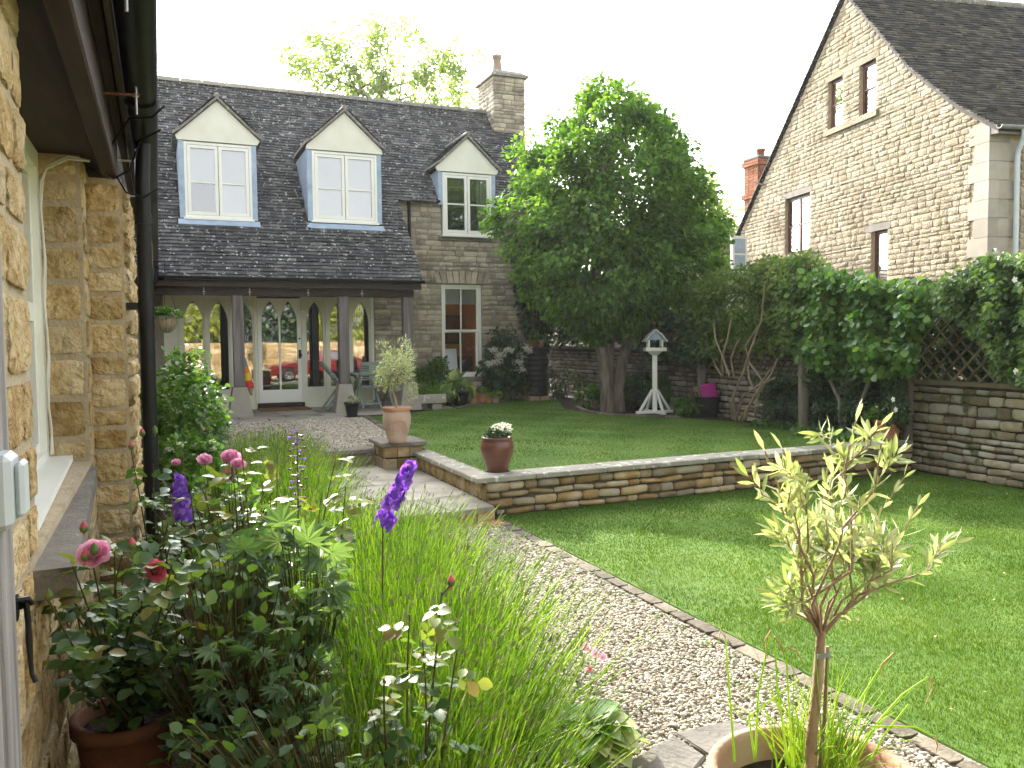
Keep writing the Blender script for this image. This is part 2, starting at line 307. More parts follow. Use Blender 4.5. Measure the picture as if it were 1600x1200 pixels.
# ------------------------------------------------------------------ stones and courses
def stone_template(seed, n=4, rough=.16, jit=.06, smooth=False):
    rg = np.random.default_rng(seed); V = []; g = np.linspace(-.5, .5, n)
    for j in range(n):
        for i in range(n):
            e = (i in (0, n - 1)) + (j in (0, n - 1)); x, y = g[i], g[j]
            x += rg.uniform(-jit, jit) * (.5 if e else 1); y += rg.uniform(-jit, jit) * (.5 if e else 1)
            if e == 2: x *= .94; y *= .90
            x = min(.5, max(-.5, x)); y = min(.5, max(-.5, y))
            V.append((x, y, (.98 + rg.uniform(-rough, rough)) if e == 0 else (.66 + rg.uniform(-rough, rough) * .8 if e == 1 else .5 + rg.uniform(-.1, .1))))
    Q = [(j * n + i, j * n + i + 1, (j + 1) * n + i + 1, (j + 1) * n + i) for j in range(n - 1) for i in range(n - 1)]
    ring = [i for i in range(n)] + [j * n + n - 1 for j in range(1, n)] + [(n - 1) * n + i for i in range(n - 2, -1, -1)] + [j * n for j in range(n - 2, 0, -1)]
    o = len(V)
    for k in ring: V.append((V[k][0], V[k][1], -.15))
    m = len(ring); Q += [(ring[k], o + k, o + (k + 1) % m, ring[(k + 1) % m]) for k in range(m)]
    return np.array(V), np.array(Q)
TPL = {'rubble': [stone_template(s, 4, .22, .07) for s in range(8)], 'big': [stone_template(40 + s, 7, .38, .055) for s in range(8)], 'round': [stone_template(80 + s, 5, .12, .05) for s in range(8)],
       'flat': [stone_template(120 + s, 3, .05, .01) for s in range(4)]}
TME = {}
class Stones:
    def __init__(s, parent, name, m_obj, m_isl=None, tpl='rubble', limit=300, smooth=False):
        s.p, s.name, s.mo, s.mi, s.tpl, s.lim, s.sm, s.L = parent, name, m_obj, m_isl or m_obj, tpl, limit, smooth, []
    def add(s, c, u, v, n, w, h, d): s.L.append((np.array(c, float), np.array(u, float) * w, np.array(v, float) * h, np.array(n, float) * d))
    def done(s, rank=None):
        if rank: s.L.sort(key=rank)
        T = TPL[s.tpl]; key = (s.tpl, s.mo.name, s.sm)
        if key not in TME:
            TME[key] = []
            for V, Q in T:
                me = np_mesh(s.name, V, Q, s.sm); me.materials.append(s.mo); TME[key].append(me)
        rest = []
        for k, (c, a, b, n) in enumerate(s.L):
            t = random.randrange(len(T)); fl = random.choice((1, -1))
            if s.tpl == 'round':                                  # hand-laid: slightly out of level
                w_, h_ = np.linalg.norm(a), np.linalg.norm(b); q = random.gauss(0, .035); a, b = a + b / h_ * w_ * q, (b - a / w_ * h_ * q) * random.uniform(.86, 1.06); c = c + n / np.linalg.norm(n) * random.uniform(-.012, .012)
            if k < s.lim:
                M = Matrix(((a[0] * fl, b[0] * fl, n[0], c[0]), (a[1] * fl, b[1] * fl, n[1], c[1]), (a[2] * fl, b[2] * fl, n[2], c[2]), (0, 0, 0, 1)))
                link(bpy.data.objects.new(s.name, TME[key][t]), s.p, M)
            else: rest.append((t, fl, c, a, b, n))
        if rest:
            VV = []; QQ = []; o = 0
            for t, fl, c, a, b, n in rest:
                V, Q = T[t]; VV.append(c + V[:, :1] * a * fl + V[:, 1:2] * b * fl + V[:, 2:] * n); QQ.append(Q + o); o += len(V)
            q = mobj(s.name + '_infill', np_mesh(s.name, np.concatenate(VV), np.concatenate(QQ), s.sm), s.mi, s.p); q['kind'] = 'stuff'
def courses(u0, u1, v0, v1, hr, wr, holes=(), span=None, gap=.012):
    """(centre u, centre v, width, height) of every stone of a wall face"""
    out = []; br = sorted({v0, v1, *[max(v0, min(v1, q)) for h in holes for q in (h[2], h[3])]})
    for a, b in zip(br[:-1], br[1:]):
        if b - a < .01: continue
        k = max(1, round((b - a) / ((hr[0] + hr[1]) / 2))); hs = [random.uniform(*hr) for _ in range(k)]; f = (b - a) / sum(hs); v = a
        for h in hs:
            h *= f; iv = [span(v, v + h)] if span else [(u0, u1)]
            for q in holes:
                if q[3] > v + 1e-4 and q[2] < v + h - 1e-4:
                    nv = []
                    for p in iv:
                        if q[0] >= p[1] or q[1] <= p[0]: nv.append(p); continue
                        if q[0] > p[0]: nv.append((p[0], q[0]))
                        if q[1] < p[1]: nv.append((q[1], p[1]))
                    iv = nv
            for p in iv:
                Lw = p[1] - p[0]
                if Lw < .05: continue
                n = max(1, round(Lw / ((wr[0] + wr[1]) / 2))); ws = [random.uniform(*wr) for _ in range(n)]; fw_ = Lw / sum(ws); u = p[0]
                for w_ in ws:
                    w_ *= fw_; out.append((u + w_ / 2, v + h / 2, w_ - gap, h - gap)); u += w_
            v += h
    return out
def holed_wall(mb, O, u, v, n, u0, u1, v0, v1, holes, th):
    """slab with rectangular openings: O + u*a + v*b, thickness th away from n"""
    O, u, v, n = (np.array(q, float) for q in (O, u, v, n))
    us = sorted({u0, u1, *[min(u1, max(u0, q)) for h in holes for q in h[:2]]}); vs_ = sorted({v0, v1, *[min(v1, max(v0, q)) for h in holes for q in h[2:]]})
    for a, b in zip(us[:-1], us[1:]):
        run = None
        for c, d in list(zip(vs_[:-1], vs_[1:])) + [(None, None)]:
            hit = c is None or any(h[0] < (a + b) / 2 < h[1] and h[2] < (c + d) / 2 < h[3] for h in holes)
            if hit:
                if run: mb.obox(O + u * (a + b) / 2 + v * (run[0] + run[1]) / 2 - n * th / 2, ((b - a) / 2, (run[1] - run[0]) / 2, th / 2), (u, v, n))
                run = None
            else: run = (run[0], d) if run else (c, d)
def tile_roof(name, parent, m, O, U, E, N, span, rows, gauge, wr=(.12, .22), th=.016, holes=None):
    """rows of overlapping tiles; span(k) gives the (u0,u1) intervals of row k"""
    VV = []; FF = []; o = 0; O, U, E, N = (np.array(q, float) for q in (O, U, E, N))
    q6 = np.array([(4, 5, 6, 7), (0, 1, 5, 4), (1, 2, 6, 5), (3, 0, 4, 7)])
    for k in range(rows):
        for u0, u1 in span(k):
            u = u0 - random.uniform(0, wr[0])
            while u < u1:
                w_ = random.uniform(*wr); a, b = max(u, u0), min(u + w_, u1); u += w_
                if b - a < .03: continue
                s0 = k * gauge + random.uniform(-.008, .008); s1 = s0 + gauge * 1.55; t0 = th + random.uniform(.004, .014); tilt = random.uniform(-.005, .005)
                if holes and holes((a + b) / 2, s0 + gauge * .5): continue
                g = .003
                P = lambda uu, ss, nn: O + U * uu + E * ss + N * nn
                VV += [P(a + g, s0, 0), P(b - g, s0, 0), P(b - g, s1, 0), P(a + g, s1, 0), P(a + g, s0, t0 + tilt + th), P(b - g, s0, t0 - tilt + th), P(b - g, s1, th * .6), P(a + g, s1, th * .6)]
                FF.append(q6 + o); o += 8
    q = mobj(name, np_mesh(name, np.array(VV), np.concatenate(FF)), m, parent); q['kind'] = 'stuff'; return q
def structure(name, mb, m, kind='structure'): return tag(mb.build(name, m), kind=kind)

# ------------------------------------------------------------------ ground, lawns, paths
Z1, Z2 = .15, .35                                             # landing, upper garden (lower garden is 0)
EDGE_X = 2.88
g = MB(); g.box((-300, -300, -1.0), (300, 300, -.03)); structure('ground', g, MT['field'])
def wallY(x): return 7.42 + .04 * (x - 2.9)                   # front of the low retaining wall
g = MB(); g.prism([(EDGE_X + .1, -14, -.2), (8.75, -14, -.2), (8.75, wallY(8.75) + .1, -.2), (EDGE_X + .1, wallY(2.9) + .1, -.2)], (0, 0, .2)); structure('lower_lawn', g, MT['lawn'])
g = MB(); g.box((-.6, -14, -.2), (1.55, 7.25, -.006)); structure('flower_bed_soil', g, MT['soil'])
g = MB(); g.box((1.55, -14, -.2), (EDGE_X + .1, 7.2, -.012)); structure('gravel_path', g, MT['gravel_bed'])
# raised ground of the upper garden
g = MB(); g.prism([(2.95, wallY(2.95) + .2, -.3), (9.1, wallY(9.1) + .2, -.3), (9.75, 24, -.3), (-6, 24, -.3), (-6, 10.4, -.3), (2.95, 10.4, -.3)], (0, 0, Z2 + .29)); structure('upper_ground', g, MT['soil'])
g = MB(); g.box((-6, 7.25, -.3), (2.9, 10.38, Z1 - .02)); structure('landing_ground', g, MT['soil'])
LAWN2 = [(3.02, 7.62), (8.5, 7.85), (8.62, 8.6), (8.5, 9.6), (8.55, 10.8), (8.2, 11.9), (7.95, 12.5), (7.45, 13.3), (7.25, 13.9), (7.3, 14.6), (7.6, 15.4), (8.1, 16.4), (8.2, 17.0), (7.5, 17.25), (6.6, 17.1), (5.9, 16.7), (5.5, 15.95), (4.1, 15.0), (3.45, 14.72), (3.02, 10.5)]
g = MB(); g.prism([(x, y, Z2 - .1) for x, y in LAWN2], (0, 0, .104)); structure('upper_lawn', g, MT['lawn'])
g = MB(); g.prism([(.2, 10.45, Z2 - .1), (2.95, 10.45, Z2 - .1), (3.36, 14.65, Z2 - .1), (.2, 14.65, Z2 - .1)], (0, 0, .1)); structure('upper_gravel', g, MT['gravel_bed'])

def inside(poly, x, y):
    c = np.zeros(len(x), bool); n = len(poly)
    for i in range(n):
        (x0, y0), (x1, y1) = poly[i], poly[(i + 1) % n]
        k = ((y0 > y) != (y1 > y)) & (x < (x1 - x0) * (y - y0) / (y1 - y0 + 1e-12) + x0); c ^= k
    return c
def in_view(P, m=60):
    v = P - EYE; t = v @ FW; t2 = np.where(t > .1, t, .1); x = 800 + F * (v @ RT) / t2; y = 600 - F * (v @ UP) / t2
    return (t > .1) & (x > -m) & (x < 1600 + m) & (y > -m) & (y < 1200 + m)
def pebbles(name, poly, z, dens, sz, seed, m, label):
    rg = np.random.default_rng(seed); xs = [p[0] for p in poly]; ys = [p[1] for p in poly]
    N = int((max(xs) - min(xs)) * (max(ys) - min(ys)) * dens); x = rg.uniform(min(xs), max(xs), N); y = rg.uniform(min(ys), max(ys), N); k = inside(poly, x, y); x, y = x[k], y[k]; N = len(x)
    bm = bmesh.new(); bmesh.ops.create_icosphere(bm, subdivisions=1, radius=1); bm.verts.index_update(); T = np.array([v.co for v in bm.verts]); Fq = np.array([[v.index for v in f.verts] for f in bm.faces]); bm.free()
    V = T[None] * (1 + rg.uniform(-.2, .2, (N, len(T), 1)))
    s = rg.uniform(sz[0], sz[1], (N, 1, 1)) * np.stack([rg.uniform(.8, 1.35, N), rg.uniform(.6, 1., N), rg.uniform(.4, .7, N)], 1)[:, None, :]
    V = V * s; a = rg.uniform(0, 6.28, N); ca, sa = np.cos(a)[:, None], np.sin(a)[:, None]; tl = rg.uniform(-.4, .4, N)[:, None]
    X = V[..., 0] * ca - V[..., 1] * sa; Y = V[..., 0] * sa + V[..., 1] * ca; Zz = V[..., 2] + V[..., 0] * tl
    P = np.stack([X + x[:, None], Y + y[:, None], Zz + z + rg.uniform(0, sz[1] * .7, N)[:, None]], -1)
    me = np_mesh(name, P.reshape(-1, 3), (Fq[None] + (np.arange(N) * len(T))[:, None, None]).reshape(-1, 3), True)
    return tag(mobj(name, me, m), label, 'gravel', kind='stuff')
pebbles('path_pebbles', [(1.15, 1.9), (EDGE_X - .05, 1.9), (EDGE_X - .05, 4.6), (1.3, 4.6)], 0, 5200, (.0065, .014), 3, MT['pebble'], 'pale rounded pebbles covering the near end of the garden path')
pebbles('path_pebbles', [(1.3, 4.6), (EDGE_X - .05, 4.6), (EDGE_X - .05, 7.2), (1.3, 7.2)], 0, 3600, (.010, .017), 4, MT['pebble'], 'pale rounded pebbles on the path below the landing step')
pebbles('courtyard_pebbles', [(.9, 10.5), (2.9, 10.5), (3.30, 14.6), (.9, 14.6)], Z2, 1500, (.014, .026), 5, MT['pebble'], 'pale gravel between the upper step and the porch paving')
def grass(name, poly, z, dens, hgt, wid, seed, label, far=1.):
    rg = np.random.default_rng(seed); xs = [p[0] for p in poly]; ys = [p[1] for p in poly]
    N = int((max(xs) - min(xs)) * (max(ys) - min(ys)) * dens); x = rg.uniform(min(xs), max(xs), N); y = rg.uniform(min(ys), max(ys), N)
    k = inside(poly, x, y) & in_view(np.stack([x, y, np.full(N, z)], 1)); x, y = x[k], y[k]; N = len(x)
    a = rg.uniform(0, 6.28, N); h = rg.uniform(*hgt, N) * (1 + .35 * np.sin(x * 5.1) * np.sin(y * 4.3)); b = rg.uniform(0, 6.28, N); ln = rg.uniform(.1, .7, N) * h; w_ = wid * rg.uniform(.6, 1.3, N)
    c = np.stack([x, y, np.full(N, z)], 1); sd_ = np.stack([np.cos(a), np.sin(a), np.zeros(N)], 1) * w_[:, None]; tip = np.stack([np.cos(b) * ln, np.sin(b) * ln, h], 1)
    V = np.stack([c - sd_, c + sd_, c + tip], 1).reshape(-1, 3)
    return tag(mobj(name, np_mesh(name, V, np.arange(3 * N).reshape(-1, 3)), MT['grass']), label, 'grass', kind='stuff')
LAWN1 = [(EDGE_X + .1, -1), (8.7, -1), (8.7, wallY(8.7) - .03), (EDGE_X + .1, wallY(2.9) - .03)]
grass('lower_grass', [(EDGE_X + .1, .5), (8.7, .5), (8.7, 4.2), (EDGE_X + .1, 4.2)], 0, 12000, (.010, .024), .0021, 21, 'short mown grass of the lower lawn beside the potted olive')
grass('lower_grass', [(EDGE_X + .1, 4.2), (8.7, 4.2), (8.7, wallY(8.7) - .02), (EDGE_X + .1, wallY(2.9) - .02)], 0, 5200, (.010, .024), .0032, 22, 'short mown grass of the lower lawn under the low drystone wall')
grass('upper_grass', LAWN2, Z2, 2400, (.010, .022), .0045, 23, 'short mown grass of the upper lawn in the house shade')

# path edging: setts between gravel and lower lawn
edg = thing('path_edging', 'row of worn stone setts between the lower gravel path and lawn', 'edging', (EDGE_X, 1, 0))
y = 1.3; S = Stones(edg, 'sett', MT['edging'], tpl='flat')
while y < 7.2:
    Ls = random.uniform(.17, .26); S.add((EDGE_X + .02 + random.uniform(-.008, .008), y + Ls / 2, 0), (1, 0, 0), (0, 1, 0), (random.uniform(-.03, .03), random.uniform(-.02, .02), 1), random.uniform(.085, .12), Ls - .014, .010 + random.uniform(0, .010)); y += Ls
S.done()
edg = thing('court_edging', 'narrow stone edging between the upper gravel and the lawn', 'edging', (3.1, 12, Z2))
S = Stones(edg, 'sett', MT['edging'], tpl='flat'); d = np.array([3.40 - 2.98, 14.7 - 10.55]); dl = np.linalg.norm(d); d /= dl; q = 0
while q < dl:
    Ls = random.uniform(.3, .5); c = np.array([2.98, 10.55]) + d * (q + Ls / 2); S.add((c[0], c[1], Z2), (d[1], -d[0], 0), (d[0], d[1], 0), (0, 0, 1), .11, Ls - .01, .03); q += Ls
S.done()
# landing paving: two rows of large flags, thick noses over the riser
def flag(parent, pts, z0, z1, name='flagstone', m='flag'):
    P = np.array(pts, float); c = P.mean(0); P = c + (P - c) * (1 - .008 / np.maximum(.2, np.abs(P - c).max())); bm = bmesh.new()
    lo = [bm.verts.new((x, y, z0)) for x, y in P]; hi = [bm.verts.new((x, y, z1 + random.uniform(-.002, .002))) for x, y in P]; n = len(P)
    bm.faces.new(hi); bm.faces.new(lo[::-1])
    for i in range(n): bm.faces.new((lo[i], lo[(i + 1) % n], hi[(i + 1) % n], hi[i]))
    bmesh.ops.bevel(bm, geom=[e for e in bm.edges if e.verts[0] in hi and e.verts[1] in hi], offset=.008, segments=1, affect='EDGES')
    me = bpy.data.meshes.new(name); bm.to_mesh(me); bm.free(); return mobj(name, me, MT[m], parent)
land = thing('landing_paving', 'grey flagstone landing between the lower gravel and the upper step', 'paving', (2, 8.5, 0))
Ls = [[(.4, 7.12), (1.55, 7.13), (1.62, 8.05), (.4, 8.1)], [(1.55, 7.13), (2.42, 7.12), (2.30, 7.78), (1.62, 8.05)], [(2.42, 7.12), (2.86, 7.2), (2.86, 7.9), (2.30, 7.78)],
      [(1.62, 8.05), (2.30, 7.78), (2.86, 7.9), (2.86, 8.75), (1.7, 8.8)], [(.4, 8.1), (1.62, 8.05), (1.7, 8.8), (.4, 8.85)], [(.4, 8.85), (1.2, 8.83), (1.25, 10.3), (.4, 10.3)], [(1.2, 8.83), (2.1, 8.78), (2.05, 9.55), (1.22, 9.6)],
      [(2.1, 8.78), (2.86, 8.75), (2.86, 9.8), (2.05, 9.55)], [(1.22, 9.6), (2.05, 9.55), (2.0, 10.3), (1.25, 10.3)], [(2.05, 9.55), (2.86, 9.8), (2.86, 10.3), (2.0, 10.3)]]
for p in Ls: flag(land, p, Z1 - .05, Z1)
st = thing('landing_step', 'stone riser blocks under the nose of the flagstone landing', 'step', (2, 7.2, 0))
x = .5
while x < 2.85:
    wv = min(random.uniform(.28, .36), 2.86 - x); one('box', (x + .004, 7.19, -.05), (x + wv - .004, 7.4, Z1 - .052), .006).build('riser_block', MT['stone_dry'], st); x += wv
one('box', (.5, 7.26, -.1), (2.86, 7.5, Z1 - .06)).build('step_core', MT['joint_dark'], st)
for i in range(3): one('box', (2.2 + i * .24, 7.02, -.03), (2.42 + i * .24, 7.17, .012 + .003 * i), .008).build('sett', MT['terracotta' if i > 0 else 'edging'], st)
us = thing('upper_step', 'dark worn stone step up to the upper gravel beside the urn pedestal', 'step', (1.6, 10.3, Z1))
for i in range(4):
    one('box', (.4 + i * .54, 10.30, Z1 - .03), (.93 + i * .54, 10.5, Z2 - .045), .008).build('riser_block', MT['stone_dry'], us)
    one('box', (.38 + i * .54, 10.22, Z2 - .043), (.91 + i * .54, 10.62, Z2 + .012), .01).build('tread', MT['sillstone'], us)
# porch paving
pav = thing('porch_paving', 'grey flagstones laid under and in front of the porch', 'paving', (2.5, 16, Z2))
yb = [14.68, 15.25, 15.9, 16.6, 17.45]
for r_ in range(4):
    x = -.6
    while x < 5.4:
        wv = random.uniform(.6, 1.05); x1 = min(x + wv, 5.45)
        if r_ == 0 and x1 > 3.55: break
        if r_ == 1 and x1 > 4.7: break
        flag(pav, [(x, yb[r_]), (x1, yb[r_]), (x1, yb[r_ + 1]), (x, yb[r_ + 1])], Z2 - .04, Z2 + .012); x = x1
# ------------------------------------------------------------------ the cottage with the porch
YW = 17.5; RS = 1.05; RY0, RZ0 = 15.6, 2.89                  # front wall plane; roof slope and a point of it
def roofz(Y): return RZ0 + RS * (Y - RY0)
RIDGE_Y = 19.95; RL = math.hypot(1, RS); RE = np.array([0, 1, RS]) / RL; RN = np.array([0, -RS, 1]) / RL
HX0, HX1 = -4.0, 8.33
cot = thing('stone_cottage', 'grey stone cottage with three gabled dormers and a timber porch', 'house', (2.5, YW, Z2))
WIN = (5.74, 6.68, .90, 2.95); D3W = (5.76, 6.90, 4.01, 5.34)
mb = MB(); holed_wall(mb, (0, YW, 0), (1, 0, 0), (0, 0, 1), (0, -1, 0), 4.18, HX1, .2, roofz(YW) - .08, [WIN, D3W], .35)
holed_wall(mb, (0, YW, 0), (1, 0, 0), (0, 0, 1), (0, -1, 0), HX0, .12, .2, roofz(YW) - .08, [], .35)
mb.box((.12, YW, 2.72), (4.18, YW + .35, roofz(YW) - .08))
mb.prism([(HX1 - .35, YW, .2), (HX1 - .35, 22.4, .2), (HX1 - .35, 22.4, roofz(YW) - .1), (HX1 - .35, RIDGE_Y, 7.35), (HX1 - .35, YW, roofz(YW) - .1)], (.35, 0, 0))
mb.prism([(HX0, YW, .2), (HX0, 22.4, .2), (HX0, 22.4, roofz(YW) - .1), (HX0, RIDGE_Y, 7.35), (HX0, YW, roofz(YW) - .1)], (.35, 0, 0))
holed_wall(mb, (0, 22.4, 0), (1, 0, 0), (0, 0, 1), (0, -1, 0), HX0, HX1, .2, roofz(YW) - .1, [(4.95, 6.3, .95, 2.6)], .35)  # unseen back opening, added to let sunlight into the room
wall = mb.build('wall', MT['mortar_grey'], cot)
S = Stones(wall, 'stone', MT['stone_house'], MT['stone_house_i'], 'rubble')
ARCH = (5.60, 6.82, 2.97, 3.24)
for (u, v, a, b) in courses(4.24, HX1, .3, roofz(YW) - .12, (.085, .15), (.17, .38), [WIN, D3W, ARCH, (5.6, 6.82, .80, .90), (5.7, 6.95, 3.90, 4.01)]): S.add((u, YW + .004, v), (1, 0, 0), (0, 0, 1), (0, -1, 0), a, b, random.uniform(.018, .04))
S.done(rank=lambda q: q[0][0] + abs(q[0][2] - 2.4) * .35)
for i in range(9):                                            # flat arch of tall stones over the sash window
    a = 5.62 + i * .1333; t = (i - 4) * .05
    MB().prism([(a, YW + .01, 2.972), (a + .122, YW + .01, 2.972), (a + .122 + t * .4, YW + .01, 3.20 + .05 * (1 - abs(i - 4) / 4)), (a + t * .4, YW + .01, 3.20 + .05 * (1 - abs(i - 4) / 4))], (0, -.05, 0)).build('arch_stone', MT['stone_house'], wall)
one('box', (5.66, YW - .05, .80), (6.76, YW + .1, .895), .01).build('window_sill', MT['lintel'], wall)
one('box', (5.68, YW - .05, 3.90), (6.98, YW + .1, 3.985), .01).build('window_sill', MT['lintel'], wall)
mb = MB(); mb.box((HX0 + .36, YW + .36, .3), (HX1 - .36, 22.04, .43)); mb.build('floor', MT['roomfloor'], cot)
mb = MB(); mb.box((HX0 + .36, YW + .36, 2.98), (HX1 - .36, 22.04, 3.10)); mb.build('ceiling', MT['render'], cot)
mb = MB(); mb.box((4.62, YW + .36, .43), (4.74, 22.04, 2.98)); mb.build('partition', MT['room'], cot)
mb = MB(); mb.box((HX1 - .40, YW + .40, .43), (HX1 - .365, 22.03, 2.98)); mb.box((6.32, 22.0, .43), (HX1 - .41, 22.035, 2.98)); mb.build('room_lining', MT['room'], cot)
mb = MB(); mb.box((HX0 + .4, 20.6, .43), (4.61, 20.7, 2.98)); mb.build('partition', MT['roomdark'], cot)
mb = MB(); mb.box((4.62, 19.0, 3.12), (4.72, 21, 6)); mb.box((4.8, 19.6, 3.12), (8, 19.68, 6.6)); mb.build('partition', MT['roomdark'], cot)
# furniture seen through the sash window
pf = thing('picture_frame', 'dark framed picture on the ochre wall behind the sash window', 'picture', (7.5, 21.99, 1.6))
mb = MB(); mb.box((7.3, 21.955, 1.62), (7.8, 21.995, 2.42)); mb.build('frame', MT['darkwood'], pf); mb = MB(); mb.box((7.36, 21.945, 1.68), (7.74, 21.957, 2.36)); mb.build('canvas', MT['brownframe'], pf)
sb = thing('sideboard', 'dark brown sideboard inside the room behind the sash window', 'sideboard', (7.3, 21.6, .43))
one('box', (6.9, 21.45, .50), (7.9, 21.95, 1.28), .01).build('body', MT['brownframe'], sb)
for i in range(2): one('box', (6.95 + i * .48, 21.43, .56), (7.38 + i * .48, 21.449, 1.2), .004).build('door', MT['darkwood'], sb)
wb = one('obox', (6.05, 17.98, 1.20), (.20, .012, .33), ((1, 0, 0), (0, .98, -.17), (0, .17, .98))).build('white_board', MT['blind']); tag(wb, 'pale rectangular board leaning inside the lower left of the sash window', 'board')

def bars(mb, x0, x1, z0, z1, y0, y1, t):                      # rectangular frame in the XZ plane
    mb.box((x0, y0, z0), (x0 + t, y1, z1)); mb.box((x1 - t, y0, z0), (x1, y1, z1)); mb.box((x0 + t, y0, z0), (x1 - t, y1, z0 + t)); mb.box((x0 + t, y0, z1 - t), (x1 - t, y1, z1))
# sash window
sw = MB(); bars(sw, WIN[0], WIN[1], WIN[2], WIN[3], YW + .03, YW + .17, .06); sw = sw.build('sash_window', MT['white'], cot)
xm = (WIN[0] + WIN[1]) / 2; zm = 1.93
for (za, zb, yo) in ((WIN[2] + .06, zm, .10), (zm - .02, WIN[3] - .06, .05)):
    m2 = MB(); bars(m2, WIN[0] + .06, WIN[1] - .06, za, zb, YW + yo, YW + yo + .04, .042); m2.box((xm - .014, YW + yo, za + .042), (xm + .014, YW + yo + .04, zb - .042)); m2.build('sash', MT['white'], sw)
    for a, b in ((WIN[0] + .102, xm - .014), (xm + .014, WIN[1] - .102)): one('quad', (a, YW + yo + .02, za + .042), (b, YW + yo + .02, za + .042), (b, YW + yo + .02, zb - .042), (a, YW + yo + .02, zb - .042)).build('pane', MT['glass'], sw)
one('box', (WIN[0] + .07, YW + .2, 2.52), (WIN[1] - .07, YW + .215, WIN[3] - .06)).build('blind', MT['blind'], sw)
# porch screen: lancet panes in sage panels, door in the middle
def lancet(cx, w_, z0, zs, zt, n=7):
    """outline of a pointed window, anticlockwise from lower left"""
    pts = [(cx - w_ / 2, z0), (cx + w_ / 2, z0), (cx + w_ / 2, zs)]
    h = zt - zs; c = (h * h - w_ * w_ / 4) / w_; r_ = w_ / 2 + c; am = math.asin(h / r_)
    for i in range(1, n): pts.append((cx - c + r_ * math.cos(am * i / n), zs + r_ * math.sin(am * i / n)))
    L = pts[2:]; pts.append((cx, zt)); pts += [(2 * cx - x, z) for x, z in L[::-1]]
    return pts
def lancet_panel(name, parent, x0, x1, z0, z1, cxs, w_, g0, gs, gt, y0, y1, m):
    mb = MB(); b = [x0, *[(p + q) / 2 for p, q in zip(cxs[:-1], cxs[1:])], x1]
    for k, cx in enumerate(cxs):
        P = lancet(cx, w_, g0, gs, gt); a, c = b[k], b[k + 1]
        mb.box((a, y0, z0), (c, y1, g0)); mb.box((a, y0, g0), (cx - w_ / 2, y1, gs)); mb.box((cx + w_ / 2, y0, g0), (c, y1, gs))
        up_ = P[2:]; h = len(up_) // 2; R_ = up_[:h + 1]; Lf = up_[h:]
        mb.prism([(x, y0, z) for x, z in R_] + [(cx, y0, z1), (c, y0, z1), (c, y0, gs)], (0, y1 - y0, 0)); mb.prism([(x, y0, z) for x, z in Lf] + [(a, y0, gs), (a, y0, z1), (cx, y0, z1)], (0, y1 - y0, 0))
    o = mb.build(name, m, parent)
    for cx in cxs:
        P = lancet(cx, w_, g0, gs, gt); ym = (y0 + y1) / 2 + .004; MB().add([(x, ym, z) for x, z in P], [tuple(range(len(P)))]).build('pane', MT['glass_dark'], o)
    return o
TH = .46
pb = [.39, .865, 1.335, 1.80, 2.73, 3.225, 3.70, 4.18]
scr = MB(); scr.box((.12, YW - .02, TH - .12), (4.18, YW + .12, TH)); scr.box((.12, YW - .03, 2.64), (4.18, YW + .12, 2.72))
for x in (.12, *pb): scr.box((x - .03, YW - .035, TH), (x + .03, YW + .1, 2.64))
scr = scr.build('porch_screen', MT['sage'], cot)
one('box', (.151, YW + .0, TH), (.359, YW + .06, 2.64)).build('panel', MT['sage'], scr)
for i in (0, 1, 2, 4, 5, 6): lancet_panel('panel', scr, pb[i] + .031, pb[i + 1] - .031, TH, 2.64, [(pb[i] + pb[i + 1]) / 2], .34, .78, 2.10, 2.54, YW, YW + .05, MT['sage'])
dr = lancet_panel('door', cot, 1.835, 2.695, .48, 2.60, [2.08, 2.45], .335, .74, 2.10, 2.55, YW - .03, YW + .02, MT['white'])
one('lathe', [(.001, 0), (.03, .0), (.03, .012), (.012, .03), (.012, .07), (.03, .08), (.03, .1), (.001, .105)], n=10).build('handle', MT['black'], dr, Matrix.Translation((2.66, YW - .03, 1.45)) @ Matrix.Rotation(R(90), 4, 'X'))
one('box', (2.635, YW - .042, 1.37), (2.685, YW - .031, 1.55)).build('lock_plate', MT['black'], dr); one('lathe', [(.018, 0), (.018, .012), (.001, .013)], n=10).build('keyhole', MT['black'], dr, Matrix.Translation((2.66, YW - .031, 1.78)) @ Matrix.Rotation(R(90), 4, 'X'))
one('box', (1.80, YW - .12, TH - .11), (2.73, YW - .02, TH + .012), .004).build('threshold', MT['darkwood'], cot)
for (a, b) in ((3.83, 3.98), (2.95, 3.08), (.92, 1.0)):
    mb = MB(); n = 9
    for i in range(n): mb.quad((a + (b - a) * i / n, YW + .16 + .02 * (i % 2), .6), (a + (b - a) * (i + 1) / n, YW + .16 + .02 * ((i + 1) % 2), .6), (a + (b - a) * (i + 1) / n, YW + .16 + .02 * ((i + 1) % 2), 2.6), (a + (b - a) * i / n, YW + .16 + .02 * (i % 2), 2.6))
    mb.build('curtain', MT['curtain'], scr)
